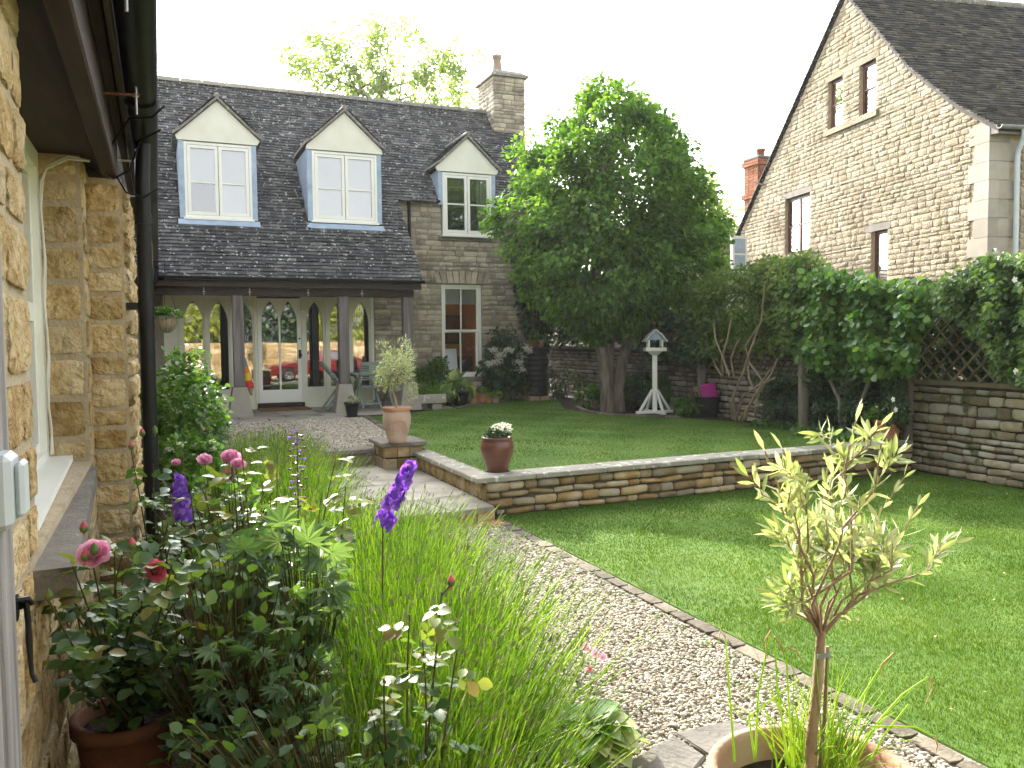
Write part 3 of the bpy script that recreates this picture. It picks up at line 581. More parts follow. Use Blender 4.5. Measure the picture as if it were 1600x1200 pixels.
# porch: beam, posts on stone feet, gutter
one('box', (-.9, 15.80, 2.56), (4.62, 15.98, 2.80), .006).build('porch_beam', MT['darkwood'], cot)
one('box', (-.9, 15.62, 2.70), (4.72, 15.66, 2.86), .004).build('fascia', MT['darkwood'], cot)
mb = MB()
for x in np.arange(-.6, 4.7, .42): mb.bar((x, 15.66, 2.80), (x, YW, 2.80 + RS * (YW - 15.66)), .07, .1)
mb.build('rafters', MT['darkwood'], cot)
for i, x in enumerate((-.55, 1.33, 3.24, 4.50)):
    pt = one('box', (x - .095, 15.795, Z2 + .55), (x + .095, 15.985, 2.56), .012).build('porch_post', MT['oldoak'], cot)
    h = .215; q = [(x - h, 15.89 - h), (x + h, 15.89 - h), (x + h, 15.89 + h), (x - h, 15.89 + h)]; t = .12
    f = MB(); f.add([(a, b, Z2 + .014) for a, b in q] + [(x + (a - x) * t / h, 15.89 + (b - 15.89) * t / h, Z2 + .55) for a, b in q], [(3, 2, 1, 0), (4, 5, 6, 7)] + [(k, (k + 1) % 4, 4 + (k + 1) % 4, 4 + k) for k in range(4)]); f.build('stone_foot', MT['quoin'], pt)
def half_gutter(mb, a, b, r, n=8):
    a = np.array(a, float); b = np.array(b, float); d = b - a; d /= np.linalg.norm(d); s = np.cross(d, (0, 0, 1)); V = []
    for p in (a, b):
        for rr in (r, r * .9):
            for k in range(n + 1): t = math.pi * k / n; V.append(p + s * math.cos(t) * rr - np.array([0, 0, 1]) * math.sin(t) * rr)
    m = n + 1; Fs = []
    for k in range(n): Fs += [(k, k + 1, 2 * m + k + 1, 2 * m + k), (m + k, 3 * m + k, 3 * m + k + 1, m + k + 1), (k, m + k, m + k + 1, k + 1), (2 * m + k, 2 * m + k + 1, 3 * m + k + 1, 3 * m + k)]
    mb.add(V, Fs, True); return mb
half_gutter(MB(), (-.9, 15.55, 2.87), (4.76, 15.55, 2.87), .06).build('gutter', MT['black'], cot)
half_gutter(MB(), (4.78, YW - .09, roofz(YW - .1) - .03), (5.70, YW - .09, roofz(YW - .1) - .03), .06).build('gutter', MT['black'], cot)
half_gutter(MB(), (6.96, YW - .09, roofz(YW - .1) - .03), (8.4, YW - .09, roofz(YW - .1) - .03), .06).build('gutter', MT['black'], cot)
mb = MB(); mb.tube([(5.0, YW - .09, roofz(YW) - .17), (5.02, YW - .06, roofz(YW) - .35), (5.02, YW - .06, .45)], .036, 10)
for z in (1.2, 2.3, 3.5): mb.tube([(5.02, YW - .06, z), (5.02, YW - .06, z + .05)], .047, 10)
mb.build('downpipe', MT['black'], cot)
for x in (.75, 1.52, 2.55, 3.55): mb = MB(); mb.tube([(x, 15.60, 2.52), (x, 15.60, 2.68)], .007, 5); mb.tube([(x - .03, 15.60, 2.61), (x + .03, 15.60, 2.61)], .006, 5); mb.build('hook', MT['galv'], cot)
# dormers
DORM = [(.52, 1.71, 4.04, 5.42, (.36, 1.89), 6.20, 16.62), (2.85, 4.13, 4.09, 5.44, (2.73, 4.26), 6.22, 16.65), (5.76, 6.90, 4.02, 5.36, (5.58, 7.08), 6.13, 17.38)]
def in_dormer(x, s):
    Y = RY0 + s / RL; z = roofz(Y)
    for x0, x1, zb, zt, ov, za, yf in DORM:
        if x0 - .1 < x < x1 + .1 and yf - .02 < Y and z < zt + .05: return True
        c = (x0 + x1) / 2
        if z >= zt and z < za and abs(x - c) < (ov[1] - ov[0]) / 2 * (za - z) / (za - zt) - .12: return True
    return False
def span(k):
    s = k * .098; Y = RY0 + s / RL; return [(HX0 - .1, 4.74)] if Y < YW - .16 else [(HX0 - .1, HX1 + .08)]
deck = MB()
P = lambda x, Y, d=0: np.array([x, Y, roofz(Y)]) - RN * (.005 + d)
for x0, x1, ya in ((HX0 - .08, 4.72, 15.64), (4.72, DORM[2][0] - .08, YW - .1), (DORM[2][0] - .08, DORM[2][1] + .08, 17.72), (DORM[2][1] + .08, HX1 + .06, YW - .1)):
    deck.prism([P(x0, ya), P(x1, ya), P(x1, RIDGE_Y), P(x0, RIDGE_Y)], -RN * .07)
deck.prism([(HX0 - .08, RIDGE_Y, roofz(RIDGE_Y) - .01), (HX1 + .06, RIDGE_Y, roofz(RIDGE_Y) - .01), (HX1 + .06, 22.8, 4.44), (HX0 - .08, 22.8, 4.44)], (0, 0, -.1))
roof = deck.build('roof', MT['darkwood'], cot)
tile_roof('roof_tiles', roof, MT['tile'], (0, RY0 - .06, RZ0 - .06), (1, 0, 0), RE, RN, span, int((RIDGE_Y - RY0) * RL / .098) + 1, .098, (.13, .24), holes=in_dormer)
x = HX0
while x < HX1 - .5:
    L_ = .46; mb = MB(); n = 6
    for k in range(n): a0, a1 = math.pi * k / n, math.pi * (k + 1) / n; mb.quad(*[(xx, RIDGE_Y - .13 * math.cos(a), roofz(RIDGE_Y) - .04 + .12 * math.sin(a)) for xx, a in ((x, a0), (x + L_ - .012, a0), (x + L_ - .012, a1), (x, a1))], smooth=True)
    mb.build('ridge_tile', MT['ridge'] if x < 3.3 else MT['tile_verge'], roof); x += L_
def dormer(i, x0, x1, zb, zt, ov, za, yf, blinds):
    xm = (x0 + x1) / 2; ch = .095; mb = MB(); yb = RY0 + (zt - RZ0) / RS + .05
    for a, b in ((x0 - ch, x0), (x1, x1 + ch)):
        ylo = max(yf, RY0 + (zb - RZ0) / RS); mb.prism([(a, yf, max(zb - .02, roofz(yf) - .1)), (a, yf, zt + .04), (a, yb + .1, zt + .04), (a, yb + .1, zt - .1)], (b - a, 0, 0))
    mb.box((x0, yf + .04, zt - .02), (x1, yf + .5, zt + .04))
    d = mb.build('dormer', MT['lead'], cot)
    if i < 2: mb = MB(); mb.obox((xm, yf - .06, roofz(yf - .06) + .045), ((x1 - x0) / 2 + .13, .075, .008), ((1, 0, 0), RE, RN)); mb.build('lead_apron', MT['lead'], d)
    poly = [(x0 - ch - .02, zt + .02), (x1 + ch + .02, zt + .02), (ov[1] - .02, zt + .10), (ov[1] - .13, zt + .20), (xm, za), (ov[0] + .13, zt + .20), (ov[0] + .02, zt + .10)]
    MB().prism([(x, yf - .03, z) for x, z in poly], (0, .06, 0)).build('gable_panel', MT['render'], d)
    rf = MB(); ta = .055
    for sgn, xe in ((-1, ov[0]), (1, ov[1])):                 # two slopes with a bell-cast foot
        prof = [(xe + sgn * .03, zt + .10), (xe - sgn * .13, zt + .215), (xm, za + .02)]
        for (xa, z_a), (xb, z_b) in zip(prof[:-1], prof[1:]):
            ya = RY0 + (z_a - RZ0) / RS + .12; yb2 = RY0 + (z_b - RZ0) / RS + .12
            rf.add([(xa, yf - .10, z_a), (xb, yf - .10, z_b), (xb, yb2, z_b), (xa, ya, z_a), (xa, yf - .10, z_a + ta), (xb, yf - .10, z_b + ta), (xb, yb2, z_b + ta), (xa, ya, z_a + ta)], [(0, 3, 2, 1), (4, 5, 6, 7), (0, 1, 5, 4), (1, 2, 6, 5), (2, 3, 7, 6), (3, 0, 4, 7)])
    rf.build('dormer_roof', MT['tile_verge'], d)
    rt_ = MB()
    for sgn, xe in ((-1, ov[0]), (1, ov[1])):
        a = np.array([xe - sgn * .13, zt + .215]); b = np.array([xm, za + .02]); n = 9
        for k in range(n):
            p = a + (b - a) * k / n; q = a + (b - a) * (k + 1.5) / n if k < n - 1 else b; yy = RY0 + (p[1] - RZ0) / RS + .15
            y_ = yf - .12
            while y_ < yy:
                w_ = random.uniform(.13, .2); e = (b - a) / np.linalg.norm(b - a); nn = np.array([-e[1], e[0]]) * sgn * -1
                if nn[1] < 0: nn = -nn
                P0 = p + nn * (ta * .75 + .03); P1 = q + nn * (ta * .75 + .008); P2 = p + nn * ta * .7
                rt_.quad((P0[0], y_, P0[1]), (P0[0], y_ + w_, P0[1]), (P1[0], y_ + w_, P1[1]), (P1[0], y_, P1[1])); rt_.quad((P2[0], y_, P2[1]), (P2[0], y_ + w_, P2[1]), (P0[0], y_ + w_, P0[1]), (P0[0], y_, P0[1])); y_ += w_ + .004
    rq = rt_.build('dormer_tiles', MT['tile'], d); rq['kind'] = 'stuff'
    one('tube', [(xm, yf - .11, za + .09), (xm, RY0 + (za - RZ0) / RS + .15, za + .09)], .05, 8).build('dormer_ridge', MT['tile_verge'], d)
    fr = MB(); y0 = yf - .005; bars(fr, x0, x1, zb, zt, y0, y0 + .09, .045); fr.box((x0 - .03, y0 - .03, zb - .04), (x1 + .03, y0 + .09, zb - .002)); fr.build('window_frame', MT['white'], d)
    for s in (0, 1):
        a, b = (x0 + .05, xm - .006) if s == 0 else (xm + .006, x1 - .05)
        c = MB(); bars(c, a, b, zb + .05, zt - .05, y0 + .01, y0 + .06, .058); zm_ = zb + (zt - zb) * (.47 if i < 2 else .5); c.box((a + .058, y0 + .012, zm_ - .014), (b - .058, y0 + .055, zm_ + .014)); c.build('casement', MT['white'], d)
        for za_, zb_ in ((zb + .108, zm_ - .014), (zm_ + .014, zt - .108)): one('quad', (a + .058, y0 + .035, za_), (b - .058, y0 + .035, za_), (b - .058, y0 + .035, zb_), (a + .058, y0 + .035, zb_)).build('pane', MT['glass'], d)
        if blinds[s]: one('box', (a + .02, y0 + .11, zt - .06 - (zt - zb - .1) * blinds[s]), (b - .02, y0 + .12, zt - .05)).build('blind', MT['blind'], d)
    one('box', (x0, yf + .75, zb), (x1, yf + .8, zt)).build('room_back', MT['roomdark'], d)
    if i == 2:
        mb = MB(); n = 8
        for k in range(n): mb.quad((6.62 + .03 * k, yf + .2 + .03 * (k % 2), zb), (6.65 + .03 * k, yf + .2 + .03 * ((k + 1) % 2), zb), (6.65 + .03 * k, yf + .2 + .03 * ((k + 1) % 2), zt), (6.62 + .03 * k, yf + .2 + .03 * (k % 2), zt))
        mb.build('curtain', MT['curtain'], d)
for i, q in enumerate(DORM): dormer(i, *q, [(.52, 1.), (1., .97), (0, 0)][i])
# chimney
CX0, CX1, CY0, CY1, CZ = 7.76, 8.62, 19.33, 20.45, 8.22
ch = one('box', (CX0 + .02, CY0 + .02, 3.5), (CX1 - .02, CY1 - .02, CZ)).build('chimney', MT['mortar_grey'], cot)
S = Stones(ch, 'stone', MT['stone_house'], tpl='rubble', limit=280)
for (u, v, a, b) in courses(CX0, CX1, 6.0, CZ, (.07, .14), (.16, .34)): S.add((u, CY0 + .02, v), (1, 0, 0), (0, 0, 1), (0, -1, 0), a, b, .028)
for (u, v, a, b) in courses(CY0, CY1, 6.9, CZ, (.07, .14), (.16, .34)): S.add((CX0 + .02, u, v), (0, 1, 0), (0, 0, 1), (-1, 0, 0), a, b, .028)
S.done()
q = [(CX0 - .06, CY0 - .06), (CX1 + .06, CY0 - .06), (CX1 + .06, CY1 + .06), (CX0 - .06, CY1 + .06)]
mb = MB(); mb.prism([(*p, CZ) for p in q], (0, 0, .07)); c = np.mean(q, 0)
mb.add([(*p, CZ + .07) for p in q] + [(*(c + (np.array(p) - c) * .72), CZ + .19) for p in q], [(4, 5, 6, 7)] + [(k, (k + 1) % 4, 4 + (k + 1) % 4, 4 + k) for k in range(4)]); mb.build('cap', MT['capstone'], ch)
one('lathe', [(.13, 0), (.115, .18), (.10, .36), (.125, .37), (.125, .46), (.10, .46), (.09, .2)], (8.02, 19.72, CZ + .17), 14).build('chimney_pot', MT['potclay'], ch)
mb = MB(); mb.tube([(7.42, 20.0, 7.4), (7.40, 20.0, 8.75)], .012, 5); mb.tube([(7.15, 20.0, 8.68), (7.45, 20.0, 8.72)], .008, 5)
for i in range(5): mb.tube([(7.17 + i * .055, 19.85, 8.685 + i * .007), (7.17 + i * .055, 20.15, 8.685 + i * .007)], .005, 4)
mb.build('aerial', MT['galv'], cot)
# ------------------------------------------------------------------ near building on the left
WX = -.345                                                    # its wall face
barn = thing('golden_stone_barn', 'golden rubble stone building with deep brown eaves along the left of the path', 'building', (WX, 4, 0))
WN = (2.74, 4.80, 1.10, 2.66)                                 # window opening (along Y, height)
mb = MB(); holed_wall(mb, (WX, 0, 0), (0, 1, 0), (0, 0, 1), (1, 0, 0), -3, 17.0, -.2, 2.66, [WN], .6)
mb.box((-.60, 5.06, -.2), (-.165, 6.55, 2.6))
wl = mb.build('wall', MT['mortar_warm'], barn)
S = Stones(wl, 'stone', MT['stone_gold'], tpl='big', smooth=True)
for (u, v, a, b) in courses(1.0, 5.06, 0, 2.7, (.11, .25), (.16, .42), [WN, (2.6, 4.85, .97, 1.1)], gap=.03): S.add((WX, u, v), (0, 1, 0), (0, 0, 1), (1, 0, 0), a, b, random.uniform(.006, .016))
for (u, v, a, b) in courses(-.66, WX, 1.1, 2.66, (.12, .24), (.2, .3), gap=.035): S.add((u, WN[1] + .005, v), (1, 0, 0), (0, 0, 1), (0, -1, 0), a, b, .018)      # far reveal of the window
for (u, v, a, b) in courses(-.36, -.165, 0, 2.58, (.10, .19), (.2, .28), gap=.026): S.add((u, 5.065, v), (1, 0, 0), (0, 0, 1), (0, -1, 0), a, b, .018)      # pier, near face
for (u, v, a, b) in courses(5.06, 6.55, 0, 2.58, (.11, .2), (.22, .42), gap=.026): S.add((-.167, u, v), (0, 1, 0), (0, 0, 1), (1, 0, 0), a, b, .03)
for (u, v, a, b) in courses(6.6, 10, .2, 2.6, (.14, .22), (.25, .45), gap=.026): S.add((WX, u, v), (0, 1, 0), (0, 0, 1), (1, 0, 0), a, b, .03)
S.done()
# window: white boards, frame, sashes
wf = MB(); xf = -.59
for a, b in ((WN[0], WN[0] + .09), (WN[1] - .09, WN[1])): wf.box((xf - .06, a, WN[2]), (xf + .06, b, WN[3]))
wf.box((xf - .06, WN[0] + .09, WN[3] - .09), (xf + .06, WN[1] - .09, WN[3])); wf.box((xf - .06, WN[0] + .09, WN[2]), (xf + .06, WN[1] - .09, WN[2] + .07))
wf = wf.build('window', MT['white'], barn)
for a, b in ((WN[0] + .09, 3.88), (3.88, WN[1] - .09)):
    for c, d in ((WN[2] + .07, 1.86), (1.86, WN[3] - .09)):
        m2 = MB(); t = .045
        m2.box((xf - .03, a, c), (xf + .03, a + t, d)); m2.box((xf - .03, b - t, c), (xf + .03, b, d)); m2.box((xf - .03, a + t, c), (xf + .03, b - t, c + t)); m2.box((xf - .03, a + t, d - t), (xf + .03, b - t, d)); m2.build('sash', MT['white'], wf)
        one('quad', (xf, a + t, c + t), (xf, b - t, c + t), (xf, b - t, d - t), (xf, a + t, d - t)).build('pane', MT['glass'], wf)
MB().prism([(xf + .06, 2.9, 1.105), (-.372, 3.02, 1.105), (-.425, WN[1], 1.105), (xf + .06, WN[1], 1.105)], (0, 0, .03)).build('window_board', MT['white'], wf)
one('quad', (xf - .09, WN[0], 1.1), (xf - .09, WN[1], 1.1), (xf - .09, WN[1], 2.66), (xf - .09, WN[0], 2.66)).build('reflection_backing', MT['blind'], wf)  # white sheet added behind the panes to imitate their bright reflection
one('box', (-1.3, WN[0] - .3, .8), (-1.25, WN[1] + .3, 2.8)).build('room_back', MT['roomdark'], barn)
MB().prism([(-.50, 2.62, .985), (-.235, 2.64, .985), (-.315, 4.78, .985), (-.50, 4.78, .985)], (0, 0, .085)).build('stone_sill', MT['sillstone'], wl)
# eaves: lintel board, wall plate, fascia, rafter ends, roof, gutter
one('box', (-.96, -3, 2.662), (-.262, 17.0, 2.72), .004).build('soffit_board', MT['eavewood'], barn)
one('box', (-.26, -3, 2.60), (-.185, 5.20, 2.84), .008).build('wall_plate', MT['eavewood'], barn)
one('box', (-.18, -3, 2.80), (-.14, 15.3, 2.835), .003).build('soffit_strip', MT['eavewood'], barn)
one('box', (-.135, -3, 2.78), (-.115, 15.3, 2.93), .004).build('fascia', MT['darkwood'], barn)
mb = MB(); mb.prism([(-.02, -3, 2.93), (-.02, -3, 3.0), (-3.2, -3, 5.9), (-3.2, -3, 5.83)], (0, 18.2, 0)); mb.build('roof', MT['tile_moss'], barn)
half_gutter(MB(), (-.042, -3, 2.865), (-.042, 15.2, 2.865), .070, 12).build('gutter', MT['black'], barn)
for yj in (1.95, 4.3, 7, 9.6, 12.2):
    mb = MB(); n = 12
    for k in range(n):
        a0, a1 = math.pi * k / n, math.pi * (k + 1) / n
        for ya, yb_, r_ in ((yj - .05, yj + .05, .080), (yj - .065, yj - .05, .087), (yj + .05, yj + .065, .087)): mb.quad(*[(-.042 + r_ * math.cos(a), yy, 2.865 - r_ * math.sin(a)) for yy, a in ((ya, a0), (yb_, a0), (yb_, a1), (ya, a1))], smooth=True)
    mb.build('gutter_joint', MT['black'], barn)
for i, yb_ in enumerate((2.75, 3.95, 5.35, 6.6, 7.9, 9.2, 10.5, 11.8)):
    mb = MB(); mb.bar((-.24, yb_, 2.755), (-.045, yb_, 2.762), .022, .008); mb.build('bracket', MT['rust'] if i < 2 else MT['galv'], barn)
    mb = MB(); mb.tube([(-.06, yb_, 2.68), (-.06, yb_, 2.80)], .006, 6); mb.tube([(-.06, yb_, 2.755), (-.06, yb_, 2.765)], .013, 6); mb.build('bracket_bolt', MT['galv'], barn)
mb = MB(); mb.tube([(-.05, 5.06, 2.82), (-.06, 5.08, 2.6), (-.06, 5.08, 0)], .040, 14)
mb.tube([(-.06, 5.08, 2.42), (-.06, 5.08, 2.36)], .046, 14); mb.tube([(-.06, 5.08, 1.88), (-.06, 5.08, 1.94)], .042, 14); mb.build('downpipe', MT['black'], barn)
mb = MB(); mb.box((-.16, 5.07, 1.89), (-.09, 5.09, 1.93)); mb.build('pipe_bracket', MT['black'], barn)
mb = MB(); mb.tube([(-.004, 12.9, 2.81), (-.02, 12.95, 2.6), (-.1, 13, 2.45), (-.1, 13, .4)], .036, 10); mb.build('downpipe', MT['black'], barn)
one('box', (-.1, 8.2, 2.38), (-.03, 8.3, 2.62), .005).build('timber_block', MT['latwood'], barn)
# wiring round the window
for k in range(2):
    y0 = WN[1] - .075 + .03 * k; mb = MB(); pts = [(xf + .075, y0, z + 0.0) for z in np.linspace(1.15, 2.5, 12)]
    for q in range(len(pts)): pts[q] = (pts[q][0] + .006 * math.sin(q * 1.7 + k), pts[q][1] + .010 * math.sin(q * 2.1 + 2 * k), pts[q][2])
    pts += [(xf + .10, y0 + .01, 2.57 + .02 * k), (xf + .2, y0 - .02, 2.62 + .02 * k), (-.30, y0 + .05, 2.63 + .01 * k)]
    mb.tube(pts, .0055, 6); mb.build('cable', MT['cable'], barn)
for k, pts in enumerate(([(-.30, 4.80, 2.62), (-.2, 5.0, 2.59), (-.12, 4.95, 2.63), (-.06, 4.8, 2.76), (.04, 4.7, 2.80)], [(-.19, 5.03, 2.62), (-.14, 5.0, 2.52), (-.05, 5.0, 2.50), (.02, 5.0, 2.55)], [(-.19, 4.6, 2.68), (-.1, 4.4, 2.77), (0, 4.3, 2.76), (.055, 4.3, 2.82)])):
    one('tube', pts, .006, 6).build('black_cable', MT['black'], barn)
# gate leaf folded back against the wall, its drop handle, and the grey box
gate = thing('timber_gate', 'weathered silver grey board gate at the left edge of the view', 'gate', (-.3, 1.2, 0))
p1 = dep(12, 560, 1.45); p2 = dep(30, 1100, 1.45); gx = (p1[0] + p2[0]) / 2; gy = (p1[1] + p2[1]) / 2
for k in range(4): one('box', (gx - .045, gy - .14 - .145 * k, -.02), (gx - .003 * (k % 2), gy - .145 * k - .004, 2.9), .005).build('board', MT['gatewood'], gate)
for z in (.3, 1.1): one('box', (gx - .08, gy - .56, z), (gx - .046, gy - .01, z + .12), .004).build('rail', MT['gatewood'], gate)
hp = dep(24, 950, 1.47); hb = dep(36, 1068, 1.44)
mb = MB(); mb.tube([hp + (-.012, 0, 0), hp + (.004, 0, 0)], .024, 10); k0 = hp + np.array([.016, .01, .006])
mb.tube([hp + np.array([.0, 0, .012]), hp + np.array([.02, .0, .014]), hp + np.array([.024, .012, .004]), hp + np.array([.0, .014, -.004])], .006, 6)
mb.tube([hp + np.array([.016, .004, .014]), hp + np.array([.018, .006, -.03]), hp + np.array([.018, .008, -.062]), hp + np.array([.019, .008, -.105]), hp + np.array([.020, .008, -.125]), hp + np.array([.026, .006, -.14])], [.0055, .005, .006, .0045, .004, .0045], 8)
mb.build('drop_handle', MT['black'], gate)
bx_ = dep(27, 762, 1.36); box = thing('switch_box', 'pale grey plastic electrical box fixed beside the gate', 'switch box', bx_)
one('box', bx_ + (-.05, -.06, -.06), bx_ + (.0, .035, .06), .01).build('case', MT['plate'], box); one('box', bx_ + (.0005, -.03, -.045), bx_ + (.014, .03, .045), .008).build('cover', MT['plate'], box)

# ------------------------------------------------------------------ neighbouring house on the right
gd = np.array([math.sin(R(11)), math.cos(R(11)), 0]); gn = np.array([-gd[1], gd[0], 0]); go = np.array([*dep(1547, 187, 14.)[:2], 0.]); ux = np.array([0, 0, 1.])
gi = -gn                                                      # into the house, away from us
nh = thing('neighbour_house', 'tall pale stone house with a steep gable behind the hedge on the right', 'house', go)
GW = 8.78; APX, APZ = 4.1, 9.05; EZ0, EZ1 = 5.28, 4.68
verge = [(-.02, EZ0), (.75, 5.78), (2.0, 6.82), (3.2, 8.1), (APX, APZ)]            # bell-cast right slope
def vz(s): return np.interp(s, [v[0] for v in verge], [v[1] for v in verge]) if s <= APX else APZ + (EZ1 - APZ) * (s - APX) / (GW - APX)
HW = [(4.18, 4.72, 6.30, 7.36), (3.05, 3.58, 6.30, 7.36), (5.42, 6.50, 3.72, 5.08), (2.62, 3.12, 1.9, 3.86)]
mb = MB()
def GP(s, z, d=0): return go + gd * s + ux * z + gn * d
cols = sorted({0, GW, *[h for q in HW for h in q[:2]], .75, 2.0, 3.2, APX})
for a, b in zip(cols[:-1], cols[1:]):
    hs = sorted([h for h in HW if h[0] < (a + b) / 2 < h[1]], key=lambda h: h[2]); z = -.3
    for h in hs: mb.prism([GP(a, z), GP(b, z), GP(b, h[2]), GP(a, h[2])], gi * .35); z = h[3]
    mb.prism([GP(a, z), GP(b, z), GP(b, vz(b) - .03), GP(a, vz(a) - .03)], gi * .35)
mb.prism([GP(0, -.3, -.001), GP(0, EZ0 - .1, -.001), GP(0, EZ0 - .1, -9), GP(0, -.3, -9)], gd * .35)
mb.prism([GP(GW, -.3, -.001), GP(GW, EZ1 - .1, -.001), GP(GW, EZ1 - .1, -9), GP(GW, -.3, -9)], -gd * .35)
gw = mb.build('gable_wall', MT['mortar_warm'], nh)
S = Stones(gw, 'stone', MT['stone_gable'], MT['stone_gable_i'], 'rubble')
LT = [(2.95, 4.85, 7.36, 7.50), (5.32, 6.62, 5.08, 5.22), (2.52, 3.32, 3.86, 4.0), (2.95, 4.80, 6.18, 6.30), (5.32, 6.60, 3.62, 3.72)]
def gspan(z0, z1):
    sr = next((s for s in np.linspace(0, APX, 200) if vz(s) > z1 + .02), APX); sl = next((s for s in np.linspace(GW, APX, 200) if vz(s) > z1 + .04), APX); return (max(sr, .40 if z1 < EZ0 - .1 else 0), sl)
for (u, v, a, b) in courses(0, GW, 1.6, 9.0, (.07, .13), (.15, .36), HW + LT, gspan, .014): S.add(GP(u, v), gd, ux, gn, a, b, random.uniform(.018, .034))
S.done(rank=lambda q: abs((q[0] - go) @ gd - 2.8) * .8 + abs(q[0][2] - 5.6))
for k, (a, b, c, d) in enumerate(LT): MB().prism([GP(a, c, .02 if k < 3 else .07), GP(b, c, .02 if k < 3 else .07), GP(b, d, .02 if k < 3 else .07), GP(a, d, .02 if k < 3 else .07)], gi * (.1 if k < 3 else .2)).build('lintel' if k < 3 else 'window_sill', MT['lintel' if k in (1, 2) else 'stone_gable'], nh)
for k in range(16):
    z0 = .2 + k * .318; wq = .44 if k % 2 else .30; wr_ = .28 if k % 2 else .5
    MB().prism([GP(-.028, z0, .028), GP(wq, z0, .028), GP(wq, z0 + .312, .028), GP(-.028, z0 + .312, .028)], gi * .2).build('quoin', MT['quoin'], nh)
    MB().prism([GP(-.027, z0 + .002, -.172), GP(-.027, z0 + .002, -wr_ - .1), GP(-.027, z0 + .31, -wr_ - .1), GP(-.027, z0 + .31, -.172)], gd * .06).build('quoin', MT['quoin'], nh)
S = Stones(gw, 'stone_return', MT['stone_gable_i'], tpl='rubble', limit=0)
for (u, v, a, b) in courses(.62, 4, 1.6, EZ0 - .12, (.1, .16), (.2, .45)): S.add(GP(0, v, -u), gi, ux, -gd, a, b, .035)
S.done()
def nwin(s0, s1, z0, z1, lights):
    f = MB(); D = -.07
    def bar(a, b, c, d, t=.06, dd=0): f.prism([GP(a, c, D + dd), GP(b, c, D + dd), GP(b, d, D + dd), GP(a, d, D + dd)], gi * t)
    bar(s0, s0 + .06, z0, z1); bar(s1 - .06, s1, z0, z1); bar(s0 + .06, s1 - .06, z0, z0 + .06); bar(s0 + .06, s1 - .06, z1 - .07, z1)
    wd = (s1 - s0 - .12) / lights
    for k in range(1, lights): bar(s0 + .06 + wd * k - .04, s0 + .06 + wd * k + .04, z0 + .06, z1 - .07)
    zm_ = (z0 + z1) / 2
    for k in range(lights): bar(s0 + .06 + wd * k + (.04 if k else 0), s0 + .06 + wd * (k + 1) - (.04 if k < lights - 1 else 0), zm_ - .015, zm_ + .015, .04, .008)
    f = f.build('window', MT['brownframe'], nh)
    for k in range(lights):
        for c, d in ((z0 + .06, zm_ - .015), (zm_ + .015, z1 - .07)): a = s0 + .06 + wd * k; one('quad', GP(a, c, D - .02), GP(a + wd, c, D - .02), GP(a + wd, d, D - .02), GP(a, d, D - .02)).build('pane', MT['glass'], f)
    one('quad', GP(s0, z0, D - .16), GP(s1, z0, D - .16), GP(s1, z1, D - .16), GP(s0, z1, D - .16)).build('blind', MT['curtain'], f)
for q, l in zip(HW, (1, 1, 2, 1)): nwin(*q, l)
# its roof: bell-cast slope towards us and the far slope
DL = 11.
vp = [(-.22, EZ0 - .12)] + verge
rd = MB()
for (a, za), (b, zb_) in zip(vp[:-1], vp[1:]): rd.prism([GP(a, za, .03), GP(b, zb_, .03), GP(b, zb_, -DL), GP(a, za, -DL)], (0, 0, -.07))
rd.prism([GP(APX, APZ, .03), GP(GW + .25, EZ1 - .25, .03), GP(GW + .25, EZ1 - .25, -DL), GP(APX, APZ, -DL)], (0, 0, -.07))
rd = rd.build('roof', MT['darkwood'], nh)
VV = []; FF = []; o = 0
for (a, za), (b, zb_) in zip(vp[:-1], vp[1:]):
    e = gd * (b - a) + ux * (zb_ - za); L_ = np.linalg.norm(e); e /= L_; nn = np.cross(gi, e); nn = nn if nn[2] > 0 else -nn; rows = max(1, round(L_ / .105))
    tile_roof('roof_tiles', rd, MT['tile_moss'], GP(a, za, .06) - nn * .005, gi, e, nn, lambda k: [(0, DL if True else 0)], rows, L_ / rows, (.14, .26), .018)
e = gd * (GW + .25 - APX) + ux * (EZ1 - .25 - APZ); L_ = np.linalg.norm(e); e = -e / L_; nn = np.cross(gi, e); nn = nn if nn[2] > 0 else -nn
tile_roof('roof_tiles', rd, MT['tile_moss'], GP(GW + .25, EZ1 - .25, .09), gi, e, nn, lambda k: [(0, 1.2)], int(L_ / .11), .11, (.14, .26), .018)
for k in range(int(DL / .45)): one('tube', [GP(APX, APZ + .03, .06 - k * .45), GP(APX, APZ + .03, .06 - k * .45 - .44)], .09, 8).build('ridge_tile', MT['tile_verge'], rd)
half_gutter(MB(), GP(-.27, EZ0 - .1, .06), GP(-.27, EZ0 - .1, -9), .06).build('gutter', MT['galv'], nh)
MB().prism([GP(-.21, EZ0 - .22, .02), GP(-.21, EZ0 - .12, .02), GP(-.03, EZ0 - .08, .02), GP(-.03, EZ0 - .2, .02)], gi * 9).build('soffit', MT['lintel'], nh)
mb = MB(); mb.tube([GP(-.27, EZ0 - .14, -.42), GP(-.27, EZ0 - .28, -.42), GP(-.12, EZ0 - .48, -.46), GP(-.10, EZ0 - .6, -.46), GP(-.10, 0, -.46)], .042, 10); mb.build('downpipe', MT['plate'], nh)
mb = MB(); mb.tube([GP(7.55, 5.62, .02), GP(7.35, 5.66, .4)], .02, 6); mb.build('overflow_pipe', MT['galv'], nh)
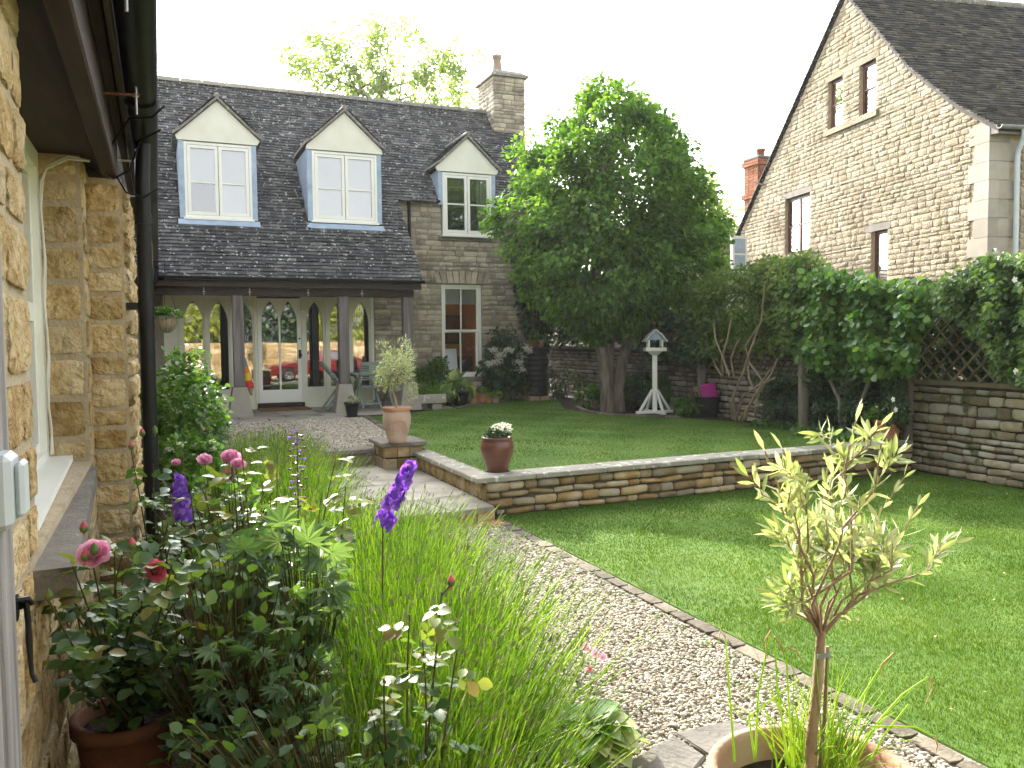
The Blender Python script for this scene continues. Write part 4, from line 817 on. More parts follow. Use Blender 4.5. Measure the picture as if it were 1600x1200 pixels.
# brick chimney behind it, and the low house with a slate roof further back
bc = dep(1188, 300, 23.5); bt = dep(1188, 252, 23.5)[2]
fc = thing('brick_chimney_house', 'distant slate roofed house with a red brick chimney behind the gable', 'house', (bc[0], bc[1], 0))
mb = MB(); hw = .30; S = []
for k in range(30):
    z0 = bt - .075 * (k + 1) - .02; gr = .05 if k in (0, 1, 12, 13) else 0
    for side in range(4):
        for q in range(3):
            wd = 2 * (hw + gr) / 3; c = -(hw + gr) + wd * (q + .5); 
            p = [(c, -(hw + gr)), (hw + gr, c), (-c, hw + gr), (-(hw + gr), -c)][side]; ax = [(1, 0), (0, 1), (1, 0), (0, 1)][side]
            mb.box((bc[0] + p[0] - (wd / 2 - .006 if ax[0] else .03), bc[1] + p[1] - (wd / 2 - .006 if ax[1] else .03), z0), (bc[0] + p[0] + (wd / 2 - .006 if ax[0] else .03), bc[1] + p[1] + (wd / 2 - .006 if ax[1] else .03), z0 + .066))
q = mb.build('brick_courses', MT['brick'], fc); q['kind'] = 'stuff'
one('box', (bc[0] - hw + .01, bc[1] - hw + .01, 3), (bc[0] + hw - .01, bc[1] + hw - .01, bt - .02)).build('chimney_core', MT['mortar_warm'], fc)
one('box', (bc[0] - hw - .05, bc[1] - hw - .05, bt - .02), (bc[0] + hw + .05, bc[1] + hw + .05, bt + .08), .03).build('chimney_cap', MT['lintel'], fc)
one('lathe', [(.12, 0), (.10, .18), (.13, .19), (.13, .26), (.1, .26)], (bc[0], bc[1], bt + .07), 10).build('chimney_pot', MT['brick'], fc)
# lean-to slate roof sloping towards us between tree and gable
q0 = dep(1150, 372, 22.); 
fx0, fx1, fy0, fy1, fz0, fz1 = 11.2, 17.0, 19.3, 22.6, 2.2, 5.1
one('box', (fx0 + .1, fy0 + .4, -.2), (fx1, 26, fz0 + .3)).build('wall', MT['stone_gable'], fc)
e = np.array([0, fy1 - fy0, fz1 - fz0]); L_ = np.linalg.norm(e); e /= L_; nn = np.cross((1, 0, 0), e)
MB().prism([(fx0, fy0, fz0), (fx1, fy0, fz0), (fx1, fy1, fz1), (fx0 + 1.6, fy1, fz1)], -nn * .08).build('roof', MT['darkwood'], fc)
tile_roof('roof_tiles', fc, MT['tile'], (0, fy0, fz0), (1, 0, 0), e, nn, lambda k: [(fx0 + 1.6 * k / 40, fx1)], 40, L_ / 40, (.16, .3))
p = dep(1152, 397, 20.6); mb = MB(); mb.box((p[0] - .14, p[1], p[2] - .45), (p[0] + .3, p[1] + .1, p[2] + .45)); mb.build('window', MT['white'], fc)
for k in range(2): one('box', (p[0] - .08, p[1] - .008, p[2] - .38 + .40 * k), (p[0] + .24, p[1] - .002, p[2] - .02 + .40 * k)).build('pane', MT['lead'], fc)
lt = thing('stone_slate_shed', 'low shed roof of pale sunlit stone slates behind the boundary wall', 'shed', (10.6, 14.5, 0))
c = dep(1078, 478, 19.0)
mb = MB(); mb.box((c[0] - .9, c[1] + .3, -.2), (c[0] + 2.2, c[1] + 3, c[2] - .2)); mb.build('wall', MT['stone_bound'], lt)
e = np.array([0, 1, .55]); e /= np.linalg.norm(e); nn = np.cross((1, 0, 0), e)
MB().prism([(c[0] - 1, c[1], c[2] - .15), (c[0] + 2.4, c[1], c[2] - .15), (c[0] + 2.4, c[1] + 2.2, c[2] + 1.06), (c[0] - 1, c[1] + 2.2, c[2] + 1.06)], -nn * .08).build('roof', MT['darkwood'], lt)
tile_roof('roof_tiles', lt, MT['ridge'], (0, c[1], c[2] - .15), (1, 0, 0), e, nn, lambda k: [(c[0] - 1, c[0] + 2.4)], 12, .19, (.25, .5), .03)
# ------------------------------------------------------------------ boundary wall with trellis, low drystone wall, pedestal
def bx(Y): return 8.75 + .045 * (Y - 6)                       # line of the boundary
bd = np.array([.045, 1, 0]); bd /= np.linalg.norm(bd); bn = np.array([-bd[1], bd[0], 0])
bw_ = thing('boundary_wall', 'old mossy rubble wall along the right side of the garden', 'wall', (bx(8), 8, 0))
def BP(Y, z, d=0): return np.array([bx(Y), Y, z]) + bn * d
mb = MB(); mb.prism([BP(-2, -.2), BP(8.3, -.2), BP(8.3, 1.10), BP(-2, 1.10)], -bn * .35); mb.prism([BP(8.3, -.2), BP(21, -.2), BP(21, 1.55), BP(8.3, 1.40)], -bn * .35); core = mb.build('core', MT['joint_dark'], bw_)
S = Stones(core, 'stone', MT['stone_bound'], MT['stone_bound_i'], 'round', 300, True); f = math.hypot(1, .045)
for (u, v, a, b) in courses(4.6, 7.95, 0, 1.08, (.055, .14), (.13, .36), gap=.016): S.add(BP(u, v), bd, ux, bn, a * f, b, random.uniform(.03, .06))
for (u, v, a, b) in courses(7.95, 21, .3, 1.42, (.06, .12), (.2, .42), gap=.014): S.add(BP(u, v), bd, ux, bn, a * f, b, random.uniform(.03, .05))
S.done(rank=lambda q: 0 if q[0][1] < 8 else abs(q[0][1] - 16.5))
y = 9.5
while y < 20.8:
    L_ = random.uniform(.4, .65); MB().prism([BP(y, 1.43 + .006 * (y - 8), .07), BP(y + L_ - .012, 1.43 + .006 * (y - 8), .07), BP(y + L_ - .012, 1.43 + .006 * (y - 8), -.4), BP(y, 1.43 + .006 * (y - 8), -.4)], (0, 0, .06)).build('coping', MT['sillstone'], bw_); y += L_
# trellis on posts
tr = thing('trellis_fence', 'diagonal lath trellis above the boundary wall, mostly hidden by climbers', 'trellis', BP(8, 1.1))
for ya, yb_ in ((4.4, 6.1), (6.1, 7.72), (7.78, 10.0), (10.05, 12.2)):
    for z in (1.14, 2.15): mb = MB(); mb.bar(BP(ya, z, .10), BP(yb_, z, .10), .04, .05); mb.build('rail', MT['latwood'], tr)
    for sg in (1, -1):
        k = ya - .96
        while k < yb_:
            a0, z0, a1, z1 = k, 1.165, k + .96, 2.125
            if a0 < ya: z0 += ya - a0; a0 = ya
            if a1 > yb_: z1 -= a1 - yb_; a1 = yb_
            if a1 - a0 > .08:
                if sg < 0: z0, z1 = 3.29 - z0, 3.29 - z1
                mb = MB(); dd = .115 if sg > 0 else .135; mb.bar(BP(a0, z0, dd), BP(a1, z1, dd), .012, .032, bn); mb.build('lath', MT['latwood'], tr)
            k += .19
fg = 'round posts of the trellis'
for (pxl, yy, zb, zt, lb) in ((1417, None, 0, 2.45, 'tall round grey fence post where the low drystone wall meets the boundary wall'), (1255, None, Z2, 1.55, 'round grey fence post standing in the ivy behind the upper lawn'), (1160, 12.1, Z2, 2.1, 'shadowed fence post among the bare climber stems')):
    p = onz(1417, 735, 0) if zb == 0 else onp(1255, 640, np.array([bx(8), 8, 0]) + bn * .45, bn) if yy is None else np.array([bx(12.1) - .3, 12.1, Z2])
    o = MB(); o.tube([(p[0], p[1], zb - .2), (p[0], p[1], zt)], .065 if zb == 0 else .075, 12); tag(o.build('fence_post', MT['postwood']), lb, 'post', fg)

rw = thing('drystone_wall', 'low golden drystone retaining wall between the two lawns', 'wall', (5.5, wallY(5.5), 0))
rd_ = np.array([1, .04, 0]); rd_ /= np.linalg.norm(rd_); rn = np.array([rd_[1], -rd_[0], 0])
def WP(x, z, d=0): return np.array([x, wallY(x), z]) + rn * d
mb = MB(); mb.prism([WP(2.93, -.2, -.01), WP(8.72, -.2, -.01), WP(8.72, .338, -.01), WP(2.93, .338, -.01)], -rn * .22); rc = mb.build('core', MT['joint_dark'], rw)
S = Stones(rc, 'stone', MT['stone_dry'], tpl='round', limit=300, smooth=True)
for (u, v, a, b) in courses(2.86, 8.70, 0, .335, (.055, .115), (.12, .34), gap=.012): S.add(WP(u, v, -.03), rd_, ux, rn, a, b * random.uniform(.85, 1.08), random.uniform(.04, .075))
S.done()
x = 2.74
while x < 8.6:
    L_ = random.uniform(.62, .85); x1 = min(x + L_, 8.68); h = random.uniform(-.004, .004); mb = MB()
    mb.obox(WP((x + x1) / 2, .366 + h, -.11), ((x1 - x) / 2 - .005, .165, .026), (rd_, -rn, ux), .008); mb.build('capstone', MT['capstone'], rw); x = x1
# side wall of the landing, running back to the pedestal
sw_ = thing('landing_side_wall', 'low stone side wall with pale coping between landing and upper lawn', 'wall', (2.95, 9, Z1))
one('box', (2.90, 7.6, 0), (3.05, 10.0, .30)).build('core', MT['joint_dark'], sw_)
S = Stones(sw_, 'stone', MT['stone_gold'], tpl='flat')
for (u, v, a, b) in courses(7.46, 9.9, Z1 - .02, .30, (.15, .17), (.13, .2), gap=.010): S.add((2.90, u, v), (0, 1, 0), (0, 0, 1), (-1, 0, 0), a, b, .035)
S.done()
y = 7.62
while y < 9.88:
    L_ = .57; one('box', (2.82, y, .303), (3.06, y + L_ - .008, .355), .008).build('capstone', MT['capstone' if y > 8 else 'quoin'], sw_); y += L_
pa, pb_ = onz(597, 699, .43), onz(664, 695, .43)
PX0, PX1, PY0 = pa[0], pb_[0], pa[1] - .02; PY1 = PY0 + .62
pd = thing('urn_pedestal', 'square stone pedestal with a dark slab under the terracotta urn', 'pedestal', ((PX0 + PX1) / 2, PY0, Z1))
one('box', (PX0 + .05, PY0 + .06, 0), (PX1 - .05, PY1 - .05, .425)).build('core', MT['joint_dark'], pd)
for k, z in enumerate((Z1 - .01, .295)):
    n = 3; w3 = (PX1 - PX0 - .06) / n
    for i in range(n): one('box', (PX0 + .03 + i * w3 + .003, PY0 + .03, z), (PX0 + .03 + (i + 1) * w3 - .003, PY0 + .14, z + .135), .008).build('block', MT['stone_dry'], pd)
    for i in range(2): one('box', (PX0 + .03, PY0 + .145 + i * .22, z), (PX0 + .14, PY0 + .36 + i * .22, z + .135), .008).build('block', MT['stone_dry'], pd)
MB().obox(((PX0 + PX1) / 2, (PY0 + PY1) / 2, .455), ((PX1 - PX0) / 2 + .02, .33, .026), np.eye(3), .01).build('slab', MT['sillstone'], pd)
# ------------------------------------------------------------------ foliage tools
def nrmz(a): return a / (np.linalg.norm(a, axis=-1, keepdims=True) + 1e-9)
def _rows(rows, fold=.12, droop=.12):
    """leaf from rows of (u, half width); ends have zero width"""
    V = []; idx = []
    for u, h in rows:
        if h == 0: idx.append([len(V)]); V.append((u, 0, -droop * u * u))
        else: idx.append([len(V), len(V) + 1, len(V) + 2]); V += [(u, h, fold * h * 2 - droop * u * u), (u, 0, -droop * u * u), (u, -h, fold * h * 2 - droop * u * u)]
    T = []
    for a, b in zip(idx[:-1], idx[1:]):
        if len(a) == 1: T += [(a[0], b[1], b[0]), (a[0], b[2], b[1])]
        elif len(b) == 1: T += [(a[0], a[1], b[0]), (a[1], a[2], b[0])]
        else: T += [(a[0], a[1], b[1]), (a[0], b[1], b[0]), (a[1], a[2], b[2]), (a[1], b[2], b[1])]
    return np.array(V, float), np.array(T)
def _star(lobes=5, inner=.45, teeth=0, droop=.25):
    V = [(.12, 0, 0)]; n = lobes * 2
    for k in range(n + 1):
        a = R(-140 + 280 * k / n); r_ = (1. if k % 2 else inner) * (.75 + .25 * math.cos(a / 1.6)); V.append((.12 + r_ * math.cos(a) * .75, r_ * math.sin(a) * .75, -droop * r_ * r_ * .5 + (.05 if k % 2 == 0 else 0)))
    return np.array(V), np.array([(0, k, k + 1) for k in range(1, n + 1)])
LEAF = {'diamond': (np.array([(0, 0, 0), (.5, .36, .10), (1, 0, -.1), (.5, -.36, .10)]), np.array([(0, 2, 1), (0, 3, 2)])),
        'oval': _rows([(0, 0), (.28, .34), (.62, .36), (.88, .17), (1, 0)]), 'round': _rows([(0, 0), (.2, .40), (.55, .47), (.85, .28), (1, 0)], .08, .2),
        'narrow': _rows([(0, 0), (.4, .11), (.75, .085), (1, 0)], .10, .08), 'lobed': _star(9, .58, droop=.55), 'vine': _star(5, .72, droop=.15), 'petal': _rows([(0, 0), (.35, .30), (.75, .48), (1, .25)], .35, -.25),
        'hosta': _rows([(0, 0), (.2, .36), (.45, .46), (.7, .36), (.9, .15), (1, 0)], .22, .35), 'strap': _rows([(0, .03), (.4, .03), (.75, .022), (1, 0)], .1, .25)}
def leafset(tpl, pos, d, n, size):
    V, T = LEAF[tpl]; pos, d, n = (np.asarray(q, float) for q in (pos, d, n)); size = np.broadcast_to(np.asarray(size, float), (len(pos),))
    d = nrmz(d); n = nrmz(n - d * (n * d).sum(1, keepdims=True)); s = np.cross(n, d)
    P = pos[:, None] + (d[:, None] * V[None, :, 0:1] + s[:, None] * V[None, :, 1:2] + n[:, None] * V[None, :, 2:3]) * size[:, None, None]
    return P.reshape(-1, 3), (T[None] + (np.arange(len(pos)) * len(V))[:, None, None]).reshape(-1, 3)
def foliage(name, parent, m, tpl, pos, d, n, size, kind=None):
    V, T = leafset(tpl, pos, d, n, size); o = mobj(name, np_mesh(name, V, T, tpl in ('oval', 'round', 'hosta', 'petal')), m, parent)
    if kind: o['kind'] = kind
    return o
def orient(rg, out, droop=.35, wild=.8, upn=.8):
    N = len(out); d = nrmz(out * .7 + rg.normal(0, 1, (N, 3)) * wild * .6 + np.array([0, 0, -droop])); n = nrmz(rg.normal(0, 1, (N, 3)) * .55 + np.array([0, 0, upn]) + out * .35); return d, n
def ball(rg, N): v = nrmz(rg.normal(0, 1, (N, 3))); return v * rg.uniform(0, 1, (N, 1)) ** (1 / 3)
def shrub_points(rg, c, rad, N, nclump=None, cr=.3, zmin=None):
    nclump = nclump or max(10, N // 40); k = nrmz(rg.normal(0, 1, (nclump, 3))) * rg.uniform(.55, .95, (nclump, 1)); i = rg.integers(0, nclump, N)
    u = k[i] + ball(rg, N) * cr; p = np.array(c) + u * np.array(rad)
    if zmin is not None: p[:, 2] = np.maximum(p[:, 2], zmin + rg.uniform(0, .05, N))
    return p, nrmz(u)
def shrub(name, label, cat, base, rad, N, size, m, tpl='oval', seed=0, stems=7, lift=None, group=None, stem_m='stem_wood', part='foliage', zmin=None, cr=.3, nclump=None, flowers=None, sr=.008):
    rg = np.random.default_rng(seed); t = thing(name, label, cat, base, group); c = np.array(base, float) + (0, 0, lift if lift is not None else rad[2])
    p, o = shrub_points(rg, c, rad, N, nclump, cr, zmin if zmin is not None else base[2] + .02); d, n = orient(rg, o); foliage(part, t, MT[m], tpl, p, d, n, size * rg.uniform(.65, 1.25, N))
    for k in range(stems):
        e = p[rg.integers(0, N)]; b = np.array(base) + rg.normal(0, 1, 3) * (rad[0] * .12, rad[1] * .12, 0); mid = (b + e) / 2 + rg.normal(0, .06, 3) * rad[0]; one('tube', [b, mid, e], [sr, sr * .8, sr * .35], 5).build('stem', MT[stem_m], t)
    if flowers:
        fm, nf, fs, per = flowers; k = rg.choice(np.flatnonzero((o[:, 1] < -.25) & (o[:, 2] > -.3)), nf)
        for q in k:
            oo = o[q]; cc = p[q] + oo * fs * .6; n_ = per; off = ball(rg, n_) * fs * (1, 1, .45); foliage('flower_head', t, MT[fm], 'diamond', cc + off, rg.normal(0, 1, (n_, 3)) + (0, 0, .3), rg.normal(0, .5, (n_, 3)) + (0, 0, 1), fs * .45)
    return t
def wobble(a, b, n, amp, rg):
    a, b = np.array(a, float), np.array(b, float); return [a + (b - a) * i / n + (rg.normal(0, amp, 3) if 0 < i < n else 0) for i in range(n + 1)]

# ------------------------------------------------------------------ the round tree on the lawn
TB = onz(957, 642, Z2)
def profile_tree(name, label, base, prof, seed, N, size, m, clumps, cr, stems, tpl='diamond', bark='bark', limbs=26, lr=.045, droop=.45, inner=.3):
    """prof: (height, radius) of the crown's outline"""
    rg = np.random.default_rng(seed); t = thing(name, label, 'tree', base); b = np.array(base, float); hz = np.array([p[0] for p in prof]); hr = np.array([p[1] for p in prof])
    zz = np.linspace(hz[0], hz[-1], 200); wgt = np.interp(zz, hz, hr) ** 1.6; z = rg.choice(zz, clumps, p=wgt / wgt.sum()); a = rg.uniform(0, 2 * math.pi, clumps)
    lump = 1 + .16 * np.sin(a * 3 + z * 1.7 + seed) + .13 * np.sin(a * 5 - z * 2.9 + 2 * seed) + rg.normal(0, .05, clumps)
    r_ = np.interp(z, hz, hr) * np.sqrt(rg.uniform(inner, 1, clumps)) * lump; C = b + np.stack([r_ * np.cos(a), r_ * np.sin(a), z], 1)
    w_ = rg.integers(0, clumps, N); p = C[w_] + ball(rg, N) * (cr, cr, cr * .75); ctr = b + (0, 0, (hz[0] + hz[-1]) * .45); o = nrmz(p - ctr); d, n = orient(rg, o, droop, .8)
    foliage('crown', t, MT[m], tpl, p, d, n, size * rg.uniform(.6, 1.25, N))
    tr = MB(); tips = []
    for pts, rr in stems: tr.tube([b + q for q in np.array(pts, float)], rr, 12); tips.append([b + np.array(q, float) for q in pts])
    trunk = tr.build('trunk', MT[bark], t)
    for k in range(limbs):
        e = C[rg.integers(0, clumps)]; S_ = tips[k % len(tips)]; s0 = S_[rg.integers(max(1, len(S_) - 3), len(S_))]; one('tube', wobble(s0, e, 4, .07 * np.linalg.norm(e - s0) / 2, rg), np.linspace(lr, .008, 5), 6).build('limb', MT[bark], trunk)
    return t
profile_tree('round_tree', 'dense round topped green tree with a forked trunk on the upper lawn', TB,
             [(1.45, .45), (1.75, 1.0), (2.0, 1.35), (2.6, 1.70), (3.2, 1.80), (4.1, 1.70), (4.7, 1.52), (5.15, 1.28), (5.5, 1.0), (5.8, .62), (5.98, .25)], 5, 50000, .110, 'leaf_tree', 760, .29,
             [([(-.09, 0, -.15), (-.11, 0, .4), (-.18, 0, .9), (-.29, .05, 1.5), (-.35, .0, 2.4), (-.3, 0, 3.6), (-.2, 0, 4.6)], [.165, .13, .115, .105, .09, .07, .05]),
              ([(.11, 0, -.15), (.11, 0, .4), (.20, 0, .9), (.34, -.05, 1.4), (.45, -.05, 2.2), (.5, 0, 3.3), (.35, 0, 4.4)], [.155, .12, .11, .10, .09, .06, .04]),
              ([(.0, .08, .3), (.0, .1, .9), (.03, .12, 1.5), (.1, .3, 2.4), (.1, .3, 3.8), (.05, .2, 5.2)], [.10, .085, .08, .07, .06, .03])])
# trees beyond
bt_ = dep(600, 300, 34.); bt_[2] = 0
def open_tree(name, label, base, C, seed, N, size, m, cr):
    rg = np.random.default_rng(seed); t = thing(name, label, 'tree', base); C = np.array(C); k = rg.integers(0, len(C), N); sub = rg.normal(0, .45, (len(C) * 9, 3)) * cr; j = k * 9 + rg.integers(0, 9, N)
    p = C[k] + sub[j] + ball(rg, N) * cr * .42; o = nrmz(p - C.mean(0)); d, n = orient(rg, o, .5); foliage('crown', t, MT[m], 'diamond', p, d, n, size * rg.uniform(.6, 1.3, N))
    top = C.mean(0); trunk = one('tube', wobble(base, top, 5, .12, rg), np.linspace(.28, .07, 6), 8).build('trunk', MT['bark'], t)
    for c in C: one('tube', wobble(np.array(base) + (top - np.array(base)) * rg.uniform(.6, .95), c, 3, .15, rg), [.07, .05, .035, .015], 5).build('limb', MT['bark'], trunk)
T0 = 34.
open_tree('ash_tree', 'airy sunlit ash tree rising behind the cottage roof', bt_, [dep(x, y, T0 + dz) for x, y, dz in ((470, 95, 0), (495, 70, .5), (520, 52, 0), (545, 85, -.5), (560, 105, .4), (590, 60, 0), (605, 85, .6), (635, 62, 0), (600, 120, 0), (560, 140, .3), (625, 140, 0), (655, 130, -.4), (690, 110, .3), (705, 100, 0), (690, 150, .3), (665, 160, 0), (540, 135, .5), (480, 118, 0), (712, 150, .4))], 31, 8000, .18, 'leaf_ash', 1.05)
bt_ = dep(1110, 400, 27.); bt_[2] = 0
open_tree('garden_tree', 'pale green tree behind the round tree, next to the slate roof', bt_, [dep(x, y, 27.) for x, y in ((1098, 320), (1120, 345), (1095, 365), (1130, 375), (1110, 395), (1085, 400), (1075, 340))], 33, 4200, .17, 'leaf_ash', 1.1)

# ------------------------------------------------------------------ climbers along the boundary
bO = np.array([bx(8), 8, 0]); 
def in_poly_samples(rg, poly, N):
    xs = [p[0] for p in poly]; ys = [p[1] for p in poly]; out = np.zeros((0, 2))
    while len(out) < N:
        x = rg.uniform(min(xs), max(xs), N * 2); y = rg.uniform(min(ys), max(ys), N * 2); k = inside(poly, x, y); out = np.concatenate([out, np.stack([x[k], y[k]], 1)])
    return out[:N]
def climber(name, label, cat, poly, N, size, m, tpl, seed, d0=.15, d1=.55, clump=26, cpx=16, group=None, droop=.5, stems=0, back=.25):
    """leaf clumps over a stretch of the boundary: outline as photographed, on the boundary's own line, with real thickness"""
    rg = np.random.default_rng(seed); K = max(12, N // clump); c = in_poly_samples(rg, poly, K); D = rg.uniform(d0, d1, K) + .12 * np.sin(c[:, 0] * .09 + seed) + .1 * np.sin(c[:, 1] * .13)
    C = np.array([onp(x, y, bO + bn * dd, bn) for (x, y), dd in zip(c, D)]); tt = (C - EYE) @ FW; k = rg.integers(0, K, N); p = C[k] + ball(rg, N) * (cpx / F * tt[k])[:, None] * np.array([1, 1.2, 1])
    base = C[C[:, 2].argmin()].copy(); base[2] = 0 if base[1] < 7.6 else Z2; t = thing(name, label, cat, base, group)
    o = nrmz(np.tile(bn, (N, 1)) + rg.normal(0, .5, (N, 3)) + (0, 0, .25)); d, n = orient(rg, o, droop, .8, .5); n = nrmz(n + bn * .6); foliage('foliage', t, MT[m], tpl, p, d, n, size * rg.uniform(.6, 1.25, N))
    for s in range(stems):
        e = C[rg.integers(0, K)]; b = base + bd * rg.normal(0, .5) ; one('tube', wobble(b, e, 4, .08, rg), [.02, .016, .013, .01, .006], 6).build('stem', MT['stem_wood'], t)
    return t
climber('honeysuckle', 'yellowish green bushy climber over bare twisting stems near the round tree', 'climber', [(1062, 480), (1085, 445), (1130, 428), (1180, 415), (1230, 405), (1265, 400), (1290, 425), (1275, 480), (1245, 540), (1205, 545), (1150, 540), (1100, 545), (1065, 535)], 13000, .085, 'leaf_honey', 'diamond', 41, -.1, .5, 24, 18, stems=0)
climber('laurel_bush', 'dark glossy evergreen behind the bird table spilling over the wall', 'bush', [(985, 500), (1040, 490), (1085, 500), (1115, 525), (1112, 560), (1060, 565), (1000, 552)], 2600, .10, 'leaf_ivy', 'oval', 42, .0, .5, 20, 13)
climber('broad_leaf_vine', 'broad leaved mid green vine covering the middle of the trellis', 'vine', [(1225, 470), (1255, 432), (1300, 428), (1345, 440), (1400, 450), (1440, 447), (1452, 470), (1436, 515), (1424, 555), (1415, 582), (1350, 580), (1290, 578), (1250, 560)], 9500, .088, 'leaf_vine', 'round', 43, .2, .6, 20, 17)
climber('clematis', 'fine leaved dense climber with white flowers at the right end of the trellis', 'climber', [(1452, 460), (1485, 440), (1535, 415), (1575, 405), (1650, 400), (1660, 600), (1600, 590), (1568, 580), (1548, 535), (1505, 490)], 15000, .078, 'leaf_fine', 'diamond', 44, .15, .7, 24, 16)
climber('backing_hedge', 'dark hedge in the shade behind the trellis', 'hedge', [(1240, 470), (1400, 455), (1640, 440), (1640, 600), (1420, 588), (1250, 570)], 6500, .12, 'leaf_ivy', 'oval', 49, -.75, -.42, 20, 16)
climber('ivy', 'dark small leaved ivy over the wall below the trellis', 'ivy', [(1185, 585), (1300, 580), (1412, 592), (1412, 668), (1340, 685), (1255, 676), (1200, 660)], 10500, .058, 'leaf_ivy', 'diamond', 45, .08, .34, 30, 12)
climber('ground_ivy', 'low dark green leaves along the foot of the ivy and hedge', 'ground cover', [(1170, 655), (1260, 668), (1340, 680), (1400, 690), (1400, 702), (1290, 695), (1200, 675)], 1800, .07, 'leaf_shrub', 'oval', 46, .2, .7, 24, 9)
climber('wall_shrub', 'shaded leafy growth above the wall left of the forked tree', 'shrub', [(800, 400), (850, 430), (905, 470), (990, 490), (985, 525), (930, 532), (870, 532), (800, 525)], 4200, .12, 'leaf_ivy', 'oval', 47, -.2, .5, 22, 14)
rg = np.random.default_rng(48); ww = thing('white_clematis_flowers', 'scattered white flowers on the fine leaved climber at the right', 'flowers', onp(1590, 520, bO + bn * .8, bn))
for x, y in ((1592, 446), (1586, 437), (1598, 452), (1588, 580), (1396, 624), (1400, 640)):
    c = onp(x, y, bO + bn * .75, bn); foliage('flower', ww, MT['petal_white'], 'oval', np.tile(c, (5, 1)), np.array([[math.cos(a) * bd[0], math.cos(a) * bd[1], math.sin(a)] for a in np.arange(5) * 1.257]) + bn * .2, np.tile(bn, (5, 1)), .036)
# bare twisting stems under the honeysuckle
st_ = thing('bare_climber_stems', 'bare pale twisting woody stems rising from the lawn edge', 'stems', onz(1150, 660, Z2))
for pts in ([(1150, 657), (1145, 620), (1160, 585), (1175, 540), (1190, 500), (1195, 440)], [(1160, 658), (1175, 625), (1205, 585), (1215, 560)], [(1155, 657), (1180, 620), (1195, 600), (1170, 565), (1165, 540), (1185, 510)], [(1180, 650), (1183, 620), (1170, 590), (1168, 560), (1180, 530)], [(1150, 655), (1160, 620), (1190, 598), (1205, 575)], [(1145, 655), (1143, 630), (1150, 610)], [(1130, 585), (1128, 560), (1137, 530), (1142, 500)], [(1147, 590), (1142, 560), (1150, 540), (1155, 530)], [(1128, 588), (1118, 572), (1114, 560)], [(1140, 588), (1130, 560), (1118, 530), (1115, 505)], [(1160, 640), (1190, 633), (1192, 634)], [(1165, 655), (1170, 635), (1190, 600), (1212, 590)]):
    P_ = [onp(x, y, bO + bn * (.78 + .05 * ((i * 7) % 3)), bn) for i, (x, y) in enumerate(pts)]; one('tube', P_, np.linspace(.019, .011, len(P_)), 7).build('stem', MT['stem_wood'], st_)
for pts in ([(1290, 570), (1300, 600), (1312, 625), (1313, 660)], [(1362, 585), (1352, 612), (1340, 640)]): P_ = [onp(x, y, bO + bn * .42, bn) for x, y in pts]; one('tube', P_, .028, 7).build('stem', MT['postwood'], st_)
# house-side planting
hy = lambda x, y, d_=.3: ony(x, y, YW - d_)
def at_lawn(x, y): return onz(x, y, Z2)
p = ony(684, 600, YW - .55); shrub('round_shrub', 'rounded leafy green shrub below the left of the sash window', 'shrub', (p[0], YW - .5, Z2), (.44, .38, .50), 2400, .075, 'leaf_shrub', 'oval', 51)
p = hy(798, 620); shrub('white_hydrangea', 'tall leafy shrub with flat white flower heads beside the black water butt', 'shrub', (7.05, YW - .42, Z2), (.52, .40, .74), 3600, .09, 'leaf_ivy', 'oval', 52, lift=.78, flowers=('petal_white', 14, .13, 110))
shrub('house_ivy', 'dark leafy climber on the corner of the cottage behind the round tree', 'climber', (8.0, YW - .2, Z2), (.5, .3, 1.5), 3600, .11, 'leaf_ivy', 'oval', 53, lift=2.75, cr=.35)
p = at_lawn(890, 622); shrub('fern_clump', 'dark low ferny clump at the foot of the rubble wall beside the water butt', 'plant', (8.75, 17.6, Z2), (.55, .5, .35), 900, .12, 'leaf_ivy', 'narrow', 54)
p = at_lawn(928, 638); shrub('hellebore', 'low leafy clump with one white bloom beside the forked trunk', 'plant', p, (.32, .3, .22), 700, .08, 'leaf_shrub', 'oval', 55, flowers=('petal_white', 1, .05, 10))
p = at_lawn(992, 640); shrub('shade_geranium', 'leafy shade plant between the forked tree and the bird table', 'plant', p + (.15, .35, 0), (.5, .4, .33), 1300, .10, 'leaf_ivy', 'lobed', 56)
shrub('shade_foliage', 'dark mixed foliage behind the white bird table legs', 'plant', at_lawn(1055, 640) + (.1, .5, 0), (.6, .45, .36), 1500, .10, 'leaf_shrub', 'lobed', 57)
shrub('box_bush', 'dense green bush beside the black garden tub', 'shrub', at_lawn(1145, 640) + (.15, .35, 0), (.35, .4, .42), 1800, .06, 'leaf_shrub', 'diamond', 58)
shrub('low_border_plant', 'low spreading green leaves between the tub and the lawn edge', 'plant', at_lawn(1075, 652) + (.1, .15, 0), (.45, .25, .16), 700, .08, 'leaf_shrub', 'oval', 59)
shrub('hydrangea_understorey', 'dark low leaves under the white flowering shrub', 'plant', (7.45, YW - .5, Z2), (.3, .25, .22), 500, .09, 'leaf_ivy', 'narrow', 60)
